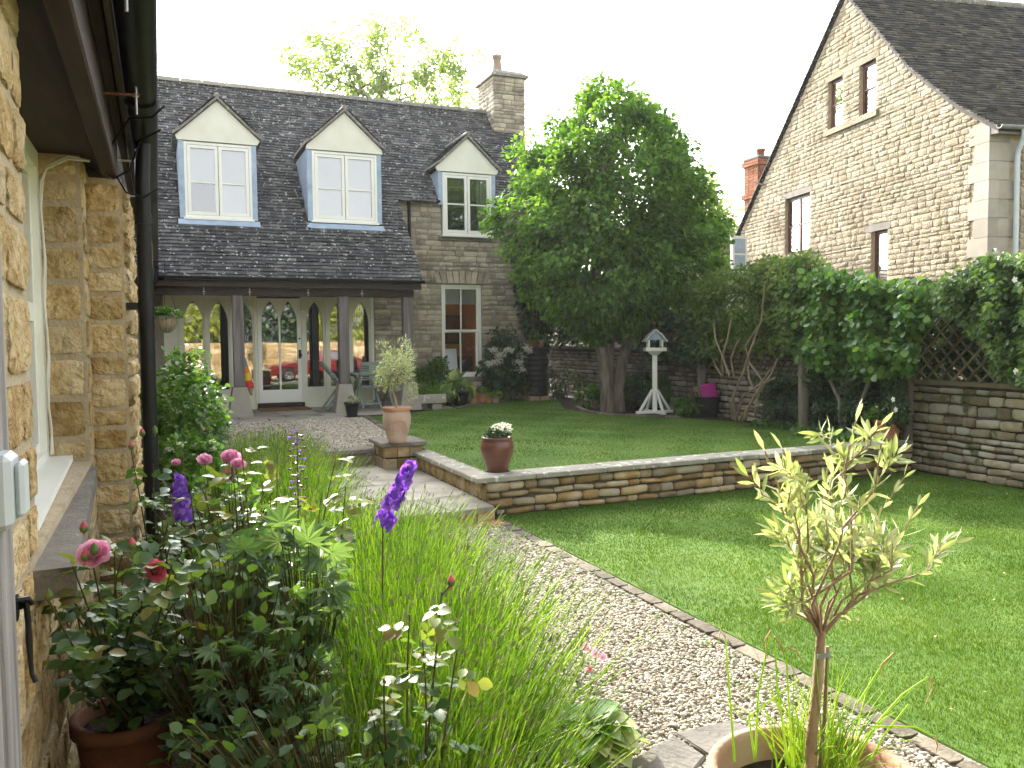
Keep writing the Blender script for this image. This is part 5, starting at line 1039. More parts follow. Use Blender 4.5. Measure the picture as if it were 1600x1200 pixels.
# curved stone edging round the tree bed
te = thing('tree_bed_edging', 'pale curved stone edging around the bed of the forked tree', 'edging', at_lawn(905, 640))
pts = [at_lawn(*q) for q in ((901, 637), (915, 644), (935, 648), (960, 650), (985, 651), (1012, 652), (1040, 653), (1065, 654))]
for a, b in zip(pts[:-1], pts[1:]): mb = MB(); mb.bar(a + (0, 0, .02), a + (b - a) * .95 + (0, 0, .02), .09, .05, (0, 0, 1), .01); mb.build('edging_stone', MT['edging'], te)
te = thing('house_bed_edging', 'thin pale stone edging between lawn and pots below the sash window', 'edging', at_lawn(740, 630))
pts = [at_lawn(*q) for q in ((715, 640), (735, 634), (765, 629), (800, 626), (820, 625))]
for a, b in zip(pts[:-1], pts[1:]): mb = MB(); mb.bar(a + (0, 0, .015), a + (b - a) * .97 + (0, 0, .015), .08, .04, (0, 0, 1), .01); mb.build('edging_stone', MT['edging'], te)
# ------------------------------------------------------------------ pots, furniture and garden things
def pot_profile(r, h, rim=.02, taper=.72, belly=0.):
    pr = [(.001, 0), (r * taper, 0)]
    for k in range(1, 6): t = k / 6; pr.append((r * (taper + (1 - taper) * t) + belly * math.sin(math.pi * t ** 1.0), (h - .05) * t))
    return pr + [(r, h - .05), (r + rim, h - .045), (r + rim, h), (r - .012, h), (r - .015, h - .05), (.001, h - .055)]
def potted(name, label, base, r, h, pm, leaf, tpl, rad, N, size, seed, cat='potted plant', group=None, taper=.72, flowers=None, lift=None):
    t = thing(name, label, cat, base, group); one('lathe', pot_profile(r, h, .014, taper), base, 20).build('pot', MT[pm], t); b = np.array(base, float) + (0, 0, h - .05)
    one('lathe', [(r * .93, 0), (.001, .008)], b, 14).build('soil', MT['soil'], t)
    rg = np.random.default_rng(seed); p, o = shrub_points(rg, b + (0, 0, lift if lift is not None else rad[2] * .8), rad, N, None, .35, b[2]); d, n = orient(rg, o); foliage('foliage', t, MT[leaf], tpl, p, d, n, size * rg.uniform(.7, 1.2, N))
    if flowers:
        fm, nf, fs = flowers; k = rg.choice(N, nf); foliage('flowers', t, MT[fm], 'diamond', np.repeat(p[k] + o[k] * .02, 4, 0), rg.normal(0, 1, (nf * 4, 3)), rg.normal(0, .4, (nf * 4, 3)) + (0, 0, 1), fs)
    return t
# terracotta urn with a small olive on the pedestal
ub = np.array([*onz(625, 693, .482)[:2], .482]); ub[1] += .12
urn = thing('olive_urn', 'pale terracotta urn with a small grey olive tree on the pedestal', 'potted tree', ub)
UPR = [(.001, 0), (.125, 0), (.13, .03), (.165, .14), (.195, .24), (.20, .31), (.185, .365), (.175, .385), (.20, .395), (.20, .43), (.17, .43), (.165, .38), (.001, .375)]
one('lathe', [(r_ * .86, z) for r_, z in UPR], ub, 28).build('pot', MT['terra_pale'], urn)
one('lathe', [(.173, 0), (.177, .018), (.173, .036), (.148, .037)], ub + (0, 0, .396), 28).build('rim', MT['terracotta'], urn)
sw2 = MB(); sw2.tube([ub + np.array([math.sin(a) * rr * .86, -math.cos(a) * rr * .86, z]) for a, rr, z in ((-.55, .148, .09), (-.6, .18, .18), (-.45, .198, .25), (-.1, .203, .28), (.25, .2, .25), (.5, .19, .18), (.75, .165, .1))], .0035, 5); sw2.build('swag', MT['terra_mid'], urn)
rg = np.random.default_rng(61); tb = ub + (0, 0, .38); tp = dep(619, 600, (ub - EYE) @ FW)
one('tube', [tb, tb + (-.01, 0, .12), tb + (-.05, 0, .25), tp], [.022, .018, .015, .012], 7).build('trunk', MT['oliv_bark'], urn)
cc = dep(617, 578, (ub - EYE) @ FW); N = 1600; kk = rg.normal(0, 1, (26, 3)); kk = nrmz(kk) * rg.uniform(.3, 1, (26, 1)); i = rg.integers(0, 26, N); u = kk[i] + ball(rg, N) * .35; p = cc + u * (.27, .25, .40); d, n = orient(rg, nrmz(u), -.1, .9); foliage('crown', urn, MT['leaf_olive'], 'narrow', p, d, n, .055 * rg.uniform(.7, 1.3, N))
for k in range(14): one('tube', wobble(tp, cc + kk[k] * (.25, .23, .37), 3, .02, rg), [.008, .006, .004, .002], 5).build('branch', MT['oliv_bark'], urn)
# glazed jar on the low wall
jb = np.array([*onz(783, 738, .392)[:2], .393]); jb[1] += .10
jar = thing('glazed_jar', 'glossy brown glazed jar with small white flowers on the low wall corner', 'potted plant', jb)
one('lathe', [(.001, 0), (.105, 0), (.108, .01), (.125, .08), (.158, .17), (.170, .235), (.160, .29), (.145, .315), (.155, .325), (.155, .345), (.135, .345), (.13, .3), (.001, .29)], jb, 32).build('jar', MT['glaze'], jar)
one('lathe', [(.001, 0), (.125, 0), (.13, .006), (.001, .007)], jb + (0, 0, -.004), 20).build('saucer', MT['blackpl'], jar)
rg = np.random.default_rng(62); N = 420; p = jb + (0, 0, .37) + ball(rg, N) * (.13, .12, .06); d, n = orient(rg, nrmz(p - jb - (0, 0, .3)), .1); foliage('foliage', jar, MT['leaf_ivy'], 'oval', p, d, n, .035 * rg.uniform(.7, 1.2, N))
N = 260; p = jb + (.05, 0, .42) + ball(rg, N) * (.11, .10, .055); d, n = orient(rg, nrmz(p - jb - (0, 0, .3)), .1); foliage('flowers', jar, MT['petal_white'], 'diamond', p, d, n, .026)
# black pot beside the porch post
p = at_lawn(550, 652); potted('black_pot', 'small black plastic pot with grey green leaves by the porch post', (p[0], p[1], Z2 + .014), .125, .26, 'blackpl', 'leaf_olive', 'oval', (.13, .13, .09), 260, .045, 63)
# row of pots under the window
for (x, y, r_, h, pm, lf, tpl, rad, N, sz, lb) in ((720, 629, .17, .30, 'blackpl', 'leaf_hosta', 'hosta', (.36, .28, .20), 60, .22, 'black pot of broad variegated leaves nearest the stone trough'),
        (738, 625, .13, .27, 'terracotta', 'leaf_shrub', 'oval', (.14, .13, .08), 160, .06, 'tall terracotta pot behind the black pot under the window'), (752, 625, .12, .22, 'terracotta', 'leaf_lime', 'oval', (.17, .14, .10), 300, .05, 'squat terracotta pot with a mound of lime green leaves'),
        (763, 626, .085, .17, 'terracotta', 'leaf_lime', 'oval', (.07, .07, .04), 60, .04, 'smallest orange terracotta pot in the row under the window'), (774, 626, .095, .17, 'terra_pale', 'leaf_lime', 'hosta', (.15, .13, .10), 90, .09, 'pale clay pot with lime leaves at the right end of the row')):
    p = ony(x, y, 16.72 if x > 730 else 16.5); potted('flower_pot', lb, (p[0], p[1], Z2), r_, h, pm, lf, tpl, rad, N, sz, x, group='pots under the sash window')
# stone trough on blocks
ta, tb_ = at_lawn(632, 641), at_lawn(700, 640); tz = Z2
tg = thing('stone_trough', 'lichened stone trough of low green plants on two blocks', 'trough', ((ta[0] + tb_[0]) / 2, ta[1], Z2)); yy = (ta[1] + tb_[1]) / 2
mb = MB(); x0, x1 = ta[0] + .02, tb_[0] + .02
mb.box((x0, yy, tz + .12), (x1, yy + .07, tz + .30), .012); mb.box((x0, yy + .40, tz + .12), (x1, yy + .47, tz + .30), .012); mb.box((x0 + .001, yy + .07, tz + .121), (x0 + .07, yy + .40, tz + .299)); mb.box((x1 - .07, yy + .07, tz + .121), (x1 - .001, yy + .40, tz + .299)); mb.box((x0 + .07, yy + .07, tz + .13), (x1 - .07, yy + .40, tz + .25)); mb.build('trough', MT['capstone'], tg)
for x in (x0 + .1, x1 - .28): one('box', (x, yy + .04, tz - .01), (x + .2, yy + .42, tz + .118), .01).build('block', MT['quoin'], tg)
rg = np.random.default_rng(65); N = 1500; p = np.stack([rg.uniform(x0 + .05, x1 - .05, N), yy + rg.uniform(.05, .42, N), tz + .28 + rg.uniform(0, .14, N) * (1 + .6 * np.sin(rg.uniform(0, 6, N)))], 1); d, n = orient(rg, nrmz(rg.normal(0, 1, (N, 3)) + (0, 0, 1)), 0); foliage('foliage', tg, MT['leaf_lime'], 'diamond', p, d, n, .035)
N = 500; p = np.array([x0 + .28, yy + .2, tz + .38]) + ball(rg, N) * (.24, .18, .16); d, n = orient(rg, nrmz(p - (x0 + .2, yy + .2, tz)), 0); foliage('foliage', tg, MT['leaf_honey'], 'narrow', p, d, n, .07)
# water butt with two pots on it
b0 = at_lawn(838, 617); wb_ = thing('water_butt', 'tall black ribbed water butt at the corner of the cottage', 'water butt', (7.93, 17.0, Z2)); bb = np.array([*ony(838, 600, 17.05)[:2], Z2])
pr = [(.001, .1)]; 
for k in range(9): z = .1 + k * .115; pr += [(.235 + .02 * math.sin(k / 8 * math.pi), z), (.247 + .02 * math.sin(k / 8 * math.pi), z + .02), (.247 + .02 * math.sin(k / 8 * math.pi), z + .035), (.235 + .02 * math.sin(k / 8 * math.pi), z + .05)]
pr += [(.24, 1.13), (.25, 1.14), (.25, 1.18), (.001, 1.2)]; one('lathe', pr, bb, 28).build('body', MT['blackpl'], wb_)
for dx in (-.13, .13): one('box', bb + (dx - .12, -.22, -.01), bb + (dx + .115, .22, .098), .01).build('block', MT['terra_pale'], wb_)
for k, dx in enumerate((-.12, .1)): potted('butt_pot', ('left' if k == 0 else 'right') + ' small terracotta pot standing on top of the water butt', bb + (dx, -.05, 1.195), .075, .15, 'terracotta', 'leaf_shrub', 'oval', (.14, .12, .12), 220, .05, 66 + k, group='pots on the water butt')
# bird table
bb = at_lawn(1023, 646); tB = (bb - EYE) @ FW
bt = thing('bird_table', 'white wooden bird table with a gabled roof on a cross foot', 'bird table', bb); bz = lambda y: 1.7 + (531 - 2 - y) * tB / F
one('box', bb + (-.042, -.042, .02), bb + (.042, .042, 1.12), .006).build('post', MT['white'], bt)
for k in range(4):
    a = R(20 + 90 * k); dx, dy = math.cos(a), math.sin(a); c = bb + (dx * .19, dy * .19, .03); MB().obox(c, (.18, .03, .025), ((dx, dy, 0), (-dy, dx, 0), (0, 0, 1)), .004).build('foot', MT['white'], bt)
    mb = MB(); mb.bar(bb + (dx * .30, dy * .30, .055), bb + (dx * .05, dy * .05, .43), .035, .04, (0, 0, 1)); mb.build('brace', MT['white'], bt)
mb = MB(); mb.add([bb + (sx * .04, sy * .04, 1.05) for sx, sy in ((-1, -1), (1, -1), (1, 1), (-1, 1))] + [bb + (sx * .12, sy * .12, 1.13) for sx, sy in ((-1, -1), (1, -1), (1, 1), (-1, 1))], [(4, 5, 6, 7)] + [(k, (k + 1) % 4, 4 + (k + 1) % 4, 4 + k) for k in range(4)]); mb.build('corbel', MT['white'], bt)
one('box', bb + (-.19, -.17, 1.131), bb + (.19, .17, 1.155), .003).build('tray', MT['white'], bt)
mb = MB()
for s in (-1, 1): mb.box(bb + (-.19, s * .17 - .008, 1.156), bb + (.19, s * .17 + .008, 1.195)); mb.box(bb + (s * .185 - .008, -.16, 1.156), bb + (s * .185 + .008, .16, 1.195))
mb.build('tray_lip', MT['white'], bt)
for sx in (-1, 1):
    for sy in (-1, 1): one('box', bb + (sx * .12 - .016, sy * .11 - .016, 1.156), bb + (sx * .12 + .016, sy * .11 + .016, 1.335), .002).build('pillar', MT['white'], bt)
for sy in (-1, 1): MB().prism([bb + (-.14, sy * .12 - .006, 1.336), bb + (.14, sy * .12 - .006, 1.336), bb + (0, sy * .12 - .006, 1.50)], (0, .012, 0)).build('gable', MT['lead'], bt)
for s in (-1, 1):
    mb = MB(); e = np.array([s * .20, 0, -.21]); L_ = np.linalg.norm(e); nn = np.array([s * .21, 0, .20]) / math.hypot(.21, .2)
    for k in range(3): a = bb + (0, 0, 1.525) + e * (k / 3); b = bb + (0, 0, 1.525) + e * ((k + 1) / 3 + .03); mb.obox((a + b) / 2 + nn * (.008 * (k % 2)), (L_ / 6 + .008, .19, .009), (e / L_, (0, 1, 0), nn))
    mb.build('roof_slope', MT['white'], bt)
_rt = Matrix.Translation(Vector(bb)) @ Matrix.Rotation(R(-24), 4, 'Z') @ Matrix.Translation(-Vector(bb))
for _c in bt.children: _c.matrix_basis = _rt
fh = thing('feeder_pole', 'thin dark iron crook pole hanging behind the bird table', 'feeder pole', at_lawn(1008, 646) + (.1, .25, 0)); q = at_lawn(1008, 646) + (.1, .25, 0)
mb = MB(); mb.tube([q, q + (0, 0, 2.05)] + [q + (-.06 + .06 * math.cos(a), 0, 2.05 + .06 * math.sin(a)) for a in np.linspace(.3, 3.0, 6)] + [q + (-.12, 0, 1.98)], .008, 6); mb.build('crook', MT['black'], fh)
# tub of tools
q = at_lawn(1112, 652) + (.05, .2, 0); tu = thing('garden_tub', 'black woven tub holding tools on the lawn edge', 'tub', q)
pr = [(.001, 0), (.17, 0)]; 
for k in range(10): z = k * .033; pr += [(.172 + .005 * k, z + .003), (.178 + .005 * k, z + .016), (.172 + .005 * k, z + .03)]
pr += [(.232, .335), (.232, .35), (.21, .35), (.18, .06), (.001, .05)]; one('lathe', pr, q, 26).build('tub', MT['blackpl'], tu)
for s in (-1, 1): one('tube', [q + (s * .225, -.07, .33), q + (s * .25, -.05, .42), q + (s * .25, .05, .42), q + (s * .225, .07, .33)], .012, 6).build('handle', MT['blackpl'], tu)
kn = MB(); ax = nrmz(np.array([[.94, -.25, .22]]))[0]; uz = nrmz(np.array([[-.25, .1, .95]]))[0]; uz = uz - ax * np.dot(uz, ax); uz /= np.linalg.norm(uz); kn.obox(q + (.04, 0, .42), (.14, .15, .02), (ax, uz, np.cross(ax, uz)), .012); tag(kn.build('kneeler_pad', MT['magenta']), 'bright magenta kneeling pad sticking out of the black tub', 'kneeler')
for k, (dx, lb) in enumerate(((-.20, 'leftmost wooden tool handle leaning out of the black tub'), (-.13, 'wooden tool handle nearest the magenta pad in the black tub'))):
    mb = MB(); mb.tube([q + (dx * .5, .02 * k, .1), q + (dx - .02, .03 * k, .40), q + (dx - .07, .03 * k, .52)], [.014, .014, .018], 8); tag(mb.build('tool_handle', MT['oliv_bark']), lb, 'tool', 'tool handles in the tub')
# terrace furniture
def slat_chair(name, label, x, y, rz, tip=0., group='green slatted garden chairs'):
    t = thing(name, label, 'chair', (x, y, Z2 + .014), group); M_ = Matrix.Translation((x, y, Z2 + .014)) @ Matrix.Rotation(rz, 4, 'Z') @ Matrix.Rotation(tip, 4, 'X')
    def part(n, mb): mb.build(n, MT['greenpaint'], t, M_)
    for s in (-1, 1):
        mb = MB(); mb.bar((s * .21, -.02 + .24, .01), (s * .21, -.26, .92), .022, .04, (1, 0, 0)); part('back_leg', mb)
        mb = MB(); mb.bar((s * .185, -.24, .01), (s * .185, .22, .45), .022, .04, (1, 0, 0)); part('front_leg', mb)
    for k in range(6): mb = MB(); yy = .20 - k * .075; mb.box((-.20, yy - .028, .44), (.20, yy + .028, .456)); part('seat_slat', mb)
    for k in range(8): f = .58 + k * .042; yb_ = -.02 + .24 + (-.26 - .22) * f / .91; mb = MB(); mb.box((-.20, yb_ - .008, f - .012), (.20, yb_ + .008, f + .014)); part('back_slat', mb)
    mb = MB(); mb.bar((-.21, -.255, .90), (.21, -.255, .90), .03, .075); part('top_rail', mb)
    for z, yy in ((.10, .17), (.10, -.18)): mb = MB(); mb.bar((-.2, yy, z), (.2, yy, z), .02, .03); part('stretcher', mb)
p = at_lawn(577, 641); slat_chair('garden_chair', 'green slatted folding chair with its back to us beside the urn', p[0] + .07, p[1] + .35, R(6))
p = at_lawn(650, 632); slat_chair('garden_chair', 'green slatted folding chair half hidden by the olive, beside the downpipe', 4.75, 16.75, R(-118))
tbp = (3.95, 16.75); tb2 = thing('garden_table', 'green slatted garden table behind the porch post', 'table', (*tbp, Z2 + .014))
for k in range(7): one('box', (tbp[0] - .45, tbp[1] - .42 + k * .12, Z2 + .70), (tbp[0] + .45, tbp[1] - .31 + k * .12, Z2 + .725), .003).build('slat', MT['greenpaint'], tb2)
for sx in (-1, 1):
    mb = MB(); mb.bar((tbp[0] + sx * .38, tbp[1] - .36, Z2 + .02), (tbp[0] + sx * .38, tbp[1] + .36, Z2 + .69), .03, .045, (1, 0, 0)); mb.build('leg', MT['greenpaint'], tb2)
    mb = MB(); mb.bar((tbp[0] + sx * .34, tbp[1] + .36, Z2 + .02), (tbp[0] + sx * .34, tbp[1] - .36, Z2 + .69), .03, .045, (1, 0, 0)); mb.build('leg', MT['greenpaint'], tb2)
    one('box', (tbp[0] + sx * .36 - .02, tbp[1] - .42, Z2 + .655), (tbp[0] + sx * .36 + .02, tbp[1] + .42, Z2 + .699)).build('rail', MT['greenpaint'], tb2)
# folded recliner leaning by the second post
rc_ = thing('recliner', 'pale green folded wooden recliner leaning beside the porch post', 'recliner', (2.95, 16.7, Z2 + .014)); a0 = ony(494, 566, 16.75); a1 = ony(527, 604, 16.5); a2 = ony(500, 640, 16.3); a3 = ony(532, 612, 16.6)
for o_ in (0, .42):
    w3 = np.array([.12, o_, 0])
    mb = MB(); mb.bar(a0 + w3, a1 + w3, .035, .05, (0, 1, 0)); mb.build('back_rail', MT['greenpaint'], rc_)
    mb = MB(); mb.bar(a1 + w3 * .999, np.array([a2[0], a2[1], Z2 + .03]) + w3, .035, .05, (0, 1, 0)); mb.build('leg', MT['greenpaint'], rc_)
    mb = MB(); mb.bar((a0 + a1) / 2 + w3 + (.02, .02, 0), np.array([a3[0] + .15, a3[1], Z2 + .03]) + w3, .03, .045, (0, 1, 0)); mb.build('leg', MT['greenpaint'], rc_)
for k in range(9): c = a0 + (a1 - a0) * (.06 + .11 * k); mb = MB(); mb.bar(c + (.12, -.01, .02), c + (.12, .43, .02), .045, .012); mb.build('slat', MT['greenpaint'], rc_)
# furled striped kite by the first post, door mat
kb = ony(393, 618, 16.9); kt = ony(381, 560, 16.95); kx = thing('striped_windsock', 'furled rainbow striped fabric leaning behind the first porch post', 'fabric', (kb[0], kb[1], Z2 + .02))
cl = [('blue_band', (.05, .22, .42)), ('orange_band', (.75, .22, .02)), ('yellow_band', (.8, .5, .03)), ('red_band', (.6, .04, .03)), ('pole_foot', (.3, .22, .14))]
for k, (n_, c_) in enumerate(cl): a = kt + (kb - kt) * k / 5; b = kt + (kb - kt) * (k + 1) / 5; m_ = mat(n_, [c_, tuple(q * 1.1 for q in c_)], 5, .8); one('tube', [a, (a + b) / 2, b], [.03 + .012 * k, .04 + .012 * k, .042 + .012 * k] if k < 4 else [.05, .035, .02], 9).build(n_, m_, kx)
dm = one('box', (1.78, YW - .75, Z2 + .014), (2.76, YW - .15, Z2 + .04), .006).build('door_mat', MT['brass']); tag(dm, 'brown coir door mat in front of the white porch door', 'door mat')
# hanging basket from the near building's eaves
hb_ = dep(260, 495, 10.6); hk = thing('hanging_basket', 'wire hanging basket of green plants beside the black downpipe', 'hanging basket', hb_); rr = .15
for k in range(12): a = 2 * math.pi * k / 12; one('tube', [hb_ + (rr * math.cos(a) * math.cos(t), rr * math.sin(a) * math.cos(t), -rr * 1.35 * math.sin(t)) for t in np.linspace(0, 1.5, 6)], .006, 4).build('wire', MT['greenpaint'], hk)
one('tube', [hb_ + (rr * math.cos(a), rr * math.sin(a), 0) for a in np.linspace(0, 6.283, 20)], .008, 5).build('hoop', MT['greenpaint'], hk)
one('lathe', [(.001, -.2)] + [(rr * .97 * math.cos(t), -rr * 1.33 * math.sin(t)) for t in np.linspace(1.4, 0, 6)] + [(.001, -.01)], hb_, 16).build('liner', MT['oliv_bark'], hk)
rg = np.random.default_rng(71); N = 420; p = hb_ + (0, 0, .04) + ball(rg, N) * (.18, .18, .08); d, n = orient(rg, nrmz(p - hb_), .3); foliage('foliage', hk, MT['leaf_shrub'], 'oval', p, d, n, .045)
for a in (.3, 2.4, 4.5): one('tube', [hb_ + (rr * math.cos(a), rr * math.sin(a), 0), (hb_[0], hb_[1], 2.55)], .003, 4).build('chain', MT['black'], hk)
one('tube', [(-.06, hb_[1], 2.74), (hb_[0], hb_[1], 2.76), (hb_[0], hb_[1], 2.54)], .007, 5).build('hook', MT['black'], hk)
# timber bits of the right-hand corner: terracotta pot by the tall post
p = onp(1386, 690, bO + bn * .35, bn); potted('corner_pot', 'shaded terracotta pot with white flowers beside the tall fence post', (p[0], p[1], Z2), .16, .30, 'terracotta', 'leaf_shrub', 'oval', (.22, .2, .16), 500, .06, 73, flowers=('petal_white', 4, .05))
# ------------------------------------------------------------------ flower border in the foreground
def stems_mesh(B, Mid, T, r0, r1, k=4):
    """many thin three-sided stalks from B over Mid to T"""
    N = len(B); u = np.linspace(0, 1, k)[None, :, None]; P = B[:, None] * (1 - u) ** 2 + 2 * Mid[:, None] * u * (1 - u) + T[:, None] * u ** 2; r_ = (r0[:, None] * (1 - np.linspace(0, 1, k)) + r1[:, None] * np.linspace(0, 1, k))[..., None]
    d = nrmz(T - B); a = nrmz(np.cross(d, RNG.normal(0, 1, (N, 3)))); b = np.cross(d, a); V = np.stack([P + (a[:, None] * math.cos(t) + b[:, None] * math.sin(t)) * r_ for t in (0, 2.094, 4.189)], 2)
    idx = np.array([(i * 3 + j, i * 3 + (j + 1) % 3, (i + 1) * 3 + (j + 1) % 3, (i + 1) * 3 + j) for i in range(k - 1) for j in range(3)]); return V.reshape(-1, 3), (idx[None] + (np.arange(N) * 3 * k)[:, None, None]).reshape(-1, 4)
def lavender(name, label, tufts, seed, per, hgt, r_):
    rg = np.random.default_rng(seed); B = []; T = []
    for (x, y, z, s) in tufts:
        n = int(per * s); a = rg.uniform(0, 6.283, n); q = np.sqrt(rg.uniform(0, 1, n)); h = rg.uniform(*hgt, n) * s; ln = q * rg.uniform(.35, .95, n) * h
        b = np.stack([x + np.cos(a) * q * .20 * s, y + np.sin(a) * q * .20 * s, np.full(n, z)], 1); B.append(b); T.append(b + np.stack([np.cos(a) * ln + .12 * h, np.sin(a) * ln - .04 * h, h * np.sqrt(np.maximum(.2, 1 - (ln / h) ** 2 * .8))], 1))
    B = np.concatenate(B); T = np.concatenate(T); N = len(B); Mid = B * .5 + T * .5 + rg.normal(0, .010, (N, 3)) + (0, 0, .025); V, Q = stems_mesh(B, Mid, T, np.full(N, r_), np.full(N, r_ * .75)); 
    d = nrmz(T - Mid); L_ = rg.uniform(.014, .032, N); V2, Q2 = stems_mesh(T - d * .004, T + d * L_[:, None] * .5, T + d * L_[:, None], np.full(N, r_ * 2.0), np.full(N, r_ * .9), 3)
    o = mobj(name, np_mesh(name, V, Q), MT['lav']); tag(o, label, 'lavender', kind='stuff'); mobj('buds', np_mesh('buds', V2, Q2), MT['lav_bud'], o)
    k = rg.integers(0, N, N * 2); u = rg.uniform(.02, .32, (N * 2, 1)); p = B[k] * (1 - u) + T[k] * u + rg.normal(0, .012, (N * 2, 3)); dd = nrmz(T[k] - B[k] + rg.normal(0, .25, (N * 2, 3))); foliage('leaves', o, MT['leaf_shrub'], 'narrow', p, dd, rg.normal(0, 1, (N * 2, 3)), .055 * rg.uniform(.6, 1.3, N * 2))
rg = np.random.default_rng(80)
near = [(.92, 2.6, 0, .9), (.80, 2.95, 0, 1.0), (1.12, 3.15, 0, 1.05), (.95, 3.6, 0, 1.05), (1.22, 3.85, 0, 1.1), (1.02, 4.3, 0, 1.1), (1.30, 4.6, 0, 1.1), (1.1, 5.1, 0, 1.1), (1.36, 5.4, 0, 1.1), (.66, 2.3, 0, .8), (.58, 2.75, 0, .85), (.66, 3.3, 0, .9)]
far = [(.88 + .2 * (i % 2) + .01 * i, 5.9 + .42 * i, 0 if i < 3 else Z1, 1.08) for i in range(11)] + [(.55, 6.2 + .6 * i, 0 if i < 2 else Z1, 1.) for i in range(6)]
lavender('lavender_border', 'sunlit green lavender stems leaning over the near edge of the gravel path', near, 81, 420, (.38, .66), .0022)
lavender('lavender_border', 'shaded lavender stems along the landing and far end of the path', far, 82, 230, (.36, .56), .0026)

def sprigs(rg, pos, ax, L_, leaf, n=5):
    """compound rose leaves: five leaflets on a stalk"""
    P = []; D = []; Nn = []; S_ = []
    for p, a in zip(pos, ax):
        a = a / np.linalg.norm(a); upv = nrmz(np.array([0, 0, 1]) + rg.normal(0, .3, 3)); s = np.cross(a, upv); s /= np.linalg.norm(s) + 1e-9; nn = np.cross(s, a)
        for q, side in ((1., 0), (.62, 1), (.62, -1), (.30, 1), (.30, -1))[:n]:
            P.append(p + a * L_ * q + (0, 0, -.02 * q)); D.append(a * (1 if side == 0 else .45) + s * side * .9 + (0, 0, -.15) + rg.normal(0, .12, 3)); Nn.append(nn + rg.normal(0, .25, 3)); S_.append(leaf * (1.1 if side == 0 else 1 if q > .5 else .8) * rg.uniform(.8, 1.15))
    return np.array(P), np.array(D), np.array(Nn), np.array(S_)
def rose(name, label, base, tips, seed, per=7, leaf=.05, L_=.075, group=None, young=.12, low=.25):
    rg = np.random.default_rng(seed); t = thing(name, label, 'rose bush', base, group); pos = []; ax = []; yp = []; ya = []
    for tp_ in tips:
        b = np.array(base, float) + rg.normal(0, .03, 3) * (1, 1, 0); tp_ = np.array(tp_); mid = b * .45 + tp_ * .55 + rg.normal(0, .05, 3); pts = [b * (1 - u) ** 2 + mid * 2 * u * (1 - u) + tp_ * u * u for u in np.linspace(0, 1, 7)]
        one('tube', pts, np.linspace(.006, .0022, 7), 6).build('cane', MT['rose_stem'], t)
        for k in range(per):
            u = low + (1 - low) * (k + rg.uniform(.2, .9)) / per; p = b * (1 - u) ** 2 + mid * 2 * u * (1 - u) + tp_ * u * u; a = rg.normal(0, 1, 3) * (1, 1, .35) + (0, 0, .25); (yp if (u > .8 and rg.uniform() < young * 4) else pos).append(p); (ya if len(yp) > len(ya) else ax).append(a)
    for n_, P_, A_, m_ in (('leaves', pos, ax, 'leaf_rose'), ('young_leaves', yp, ya, 'leaf_roseyoung')):
        if P_: foliage(n_, t, MT[m_], 'oval', *sprigs(rg, P_, A_, L_, leaf))
    return t
def bloom(parent, c, r_, m, seed, face=(0, -.5, .8), name='bloom'):
    rg = np.random.default_rng(seed); P = []; D = []; Nn = []; S_ = []; fz = np.array(face) / np.linalg.norm(face); a0 = np.cross(fz, (1, 0, 0)); a0 /= np.linalg.norm(a0); b0 = np.cross(fz, a0)
    for ring, (n, tilt, s, off) in enumerate(((6, 1.25, 1., -.30), (7, .95, .95, -.2), (7, .62, .85, -.1), (6, .38, .72, 0), (5, .18, .6, .05), (3, .05, .5, .1))):
        for k in range(n): a = 2 * math.pi * (k + .5 * (ring % 2)) / n + rg.normal(0, .12); rad = a0 * math.cos(a) + b0 * math.sin(a); dd = fz * math.cos(tilt) + rad * math.sin(tilt); P.append(c + fz * off * r_ + rad * r_ * .06); D.append(dd + rg.normal(0, .07, 3)); Nn.append(fz * math.sin(tilt) - rad * math.cos(tilt)); S_.append(r_ * s * rg.uniform(.9, 1.1))
    foliage(name, parent, MT[m], 'petal', P, D, Nn, S_)
def bud(parent, c, r_, m='petal_pink', up_=(0, 0, 1)):
    c = np.array(c); one('lathe', [(.0008, -r_ * 2.4), (r_ * .25, -r_ * 1.4), (r_ * .85, -r_ * .8), (r_, 0), (r_ * .7, r_ * .9), (.0008, r_ * 1.7)], c, 9).build('bud', MT[m], parent); one('lathe', [(r_ * .3, -r_ * 1.45), (r_ * .95, -r_ * .85), (r_ * 1.08, 0.), (r_ * .9, r_ * .3)], c, 7).build('sepals', MT['bud'], parent)
def tips_in(rg, poly, n, t0, t1): return [dep(x, y, rg.uniform(t0, t1)) for x, y in in_poly_samples(rg, poly, n)]
# rose in the terracotta pot against the wall
pb0 = np.array([*dep(197, 1100, 2.95)[:2], 0.]); rp = thing('terracotta_pot', 'large terracotta pot under the pink rose beside the golden wall', 'pot', pb0)
one('lathe', pot_profile(.165, .40, .016, .70), pb0, 28).build('pot', MT['terra_shaded'], rp); one('lathe', [(.15, 0), (.001, .01)], pb0 + (0, 0, .35), 16).build('soil', MT['soil'], rp)
rg = np.random.default_rng(90)
A_ = rose('pink_rose', 'rose bush with a full pink bloom and a coral bloom in the near left corner', pb0 + (0, 0, .35), tips_in(rg, [(80, 900), (130, 830), (200, 810), (300, 830), (350, 900), (330, 1000), (280, 1050), (150, 1040), (90, 980)], 26, 2.2, 3.0) + [dep(75, 935, 2.25), dep(145, 880, 2.35), dep(243, 890, 2.4), dep(110, 1010, 2.2)], 91, 8, .052)
bloom(A_, dep(146, 868, 2.32), .052, 'petal_pink', 92, (.1, -.7, .6)); bloom(A_, dep(241, 893, 2.42), .036, 'petal_red', 93, (.25, -.8, .35))
for x, y, m_ in ((131, 824, 'petal_red'), (206, 850, 'petal_red'), (76, 930, 'bud'), (133, 868, 'petal_red'), (147, 858, 'bud')): bud(A_, dep(x, y, 2.25), .011, m_)
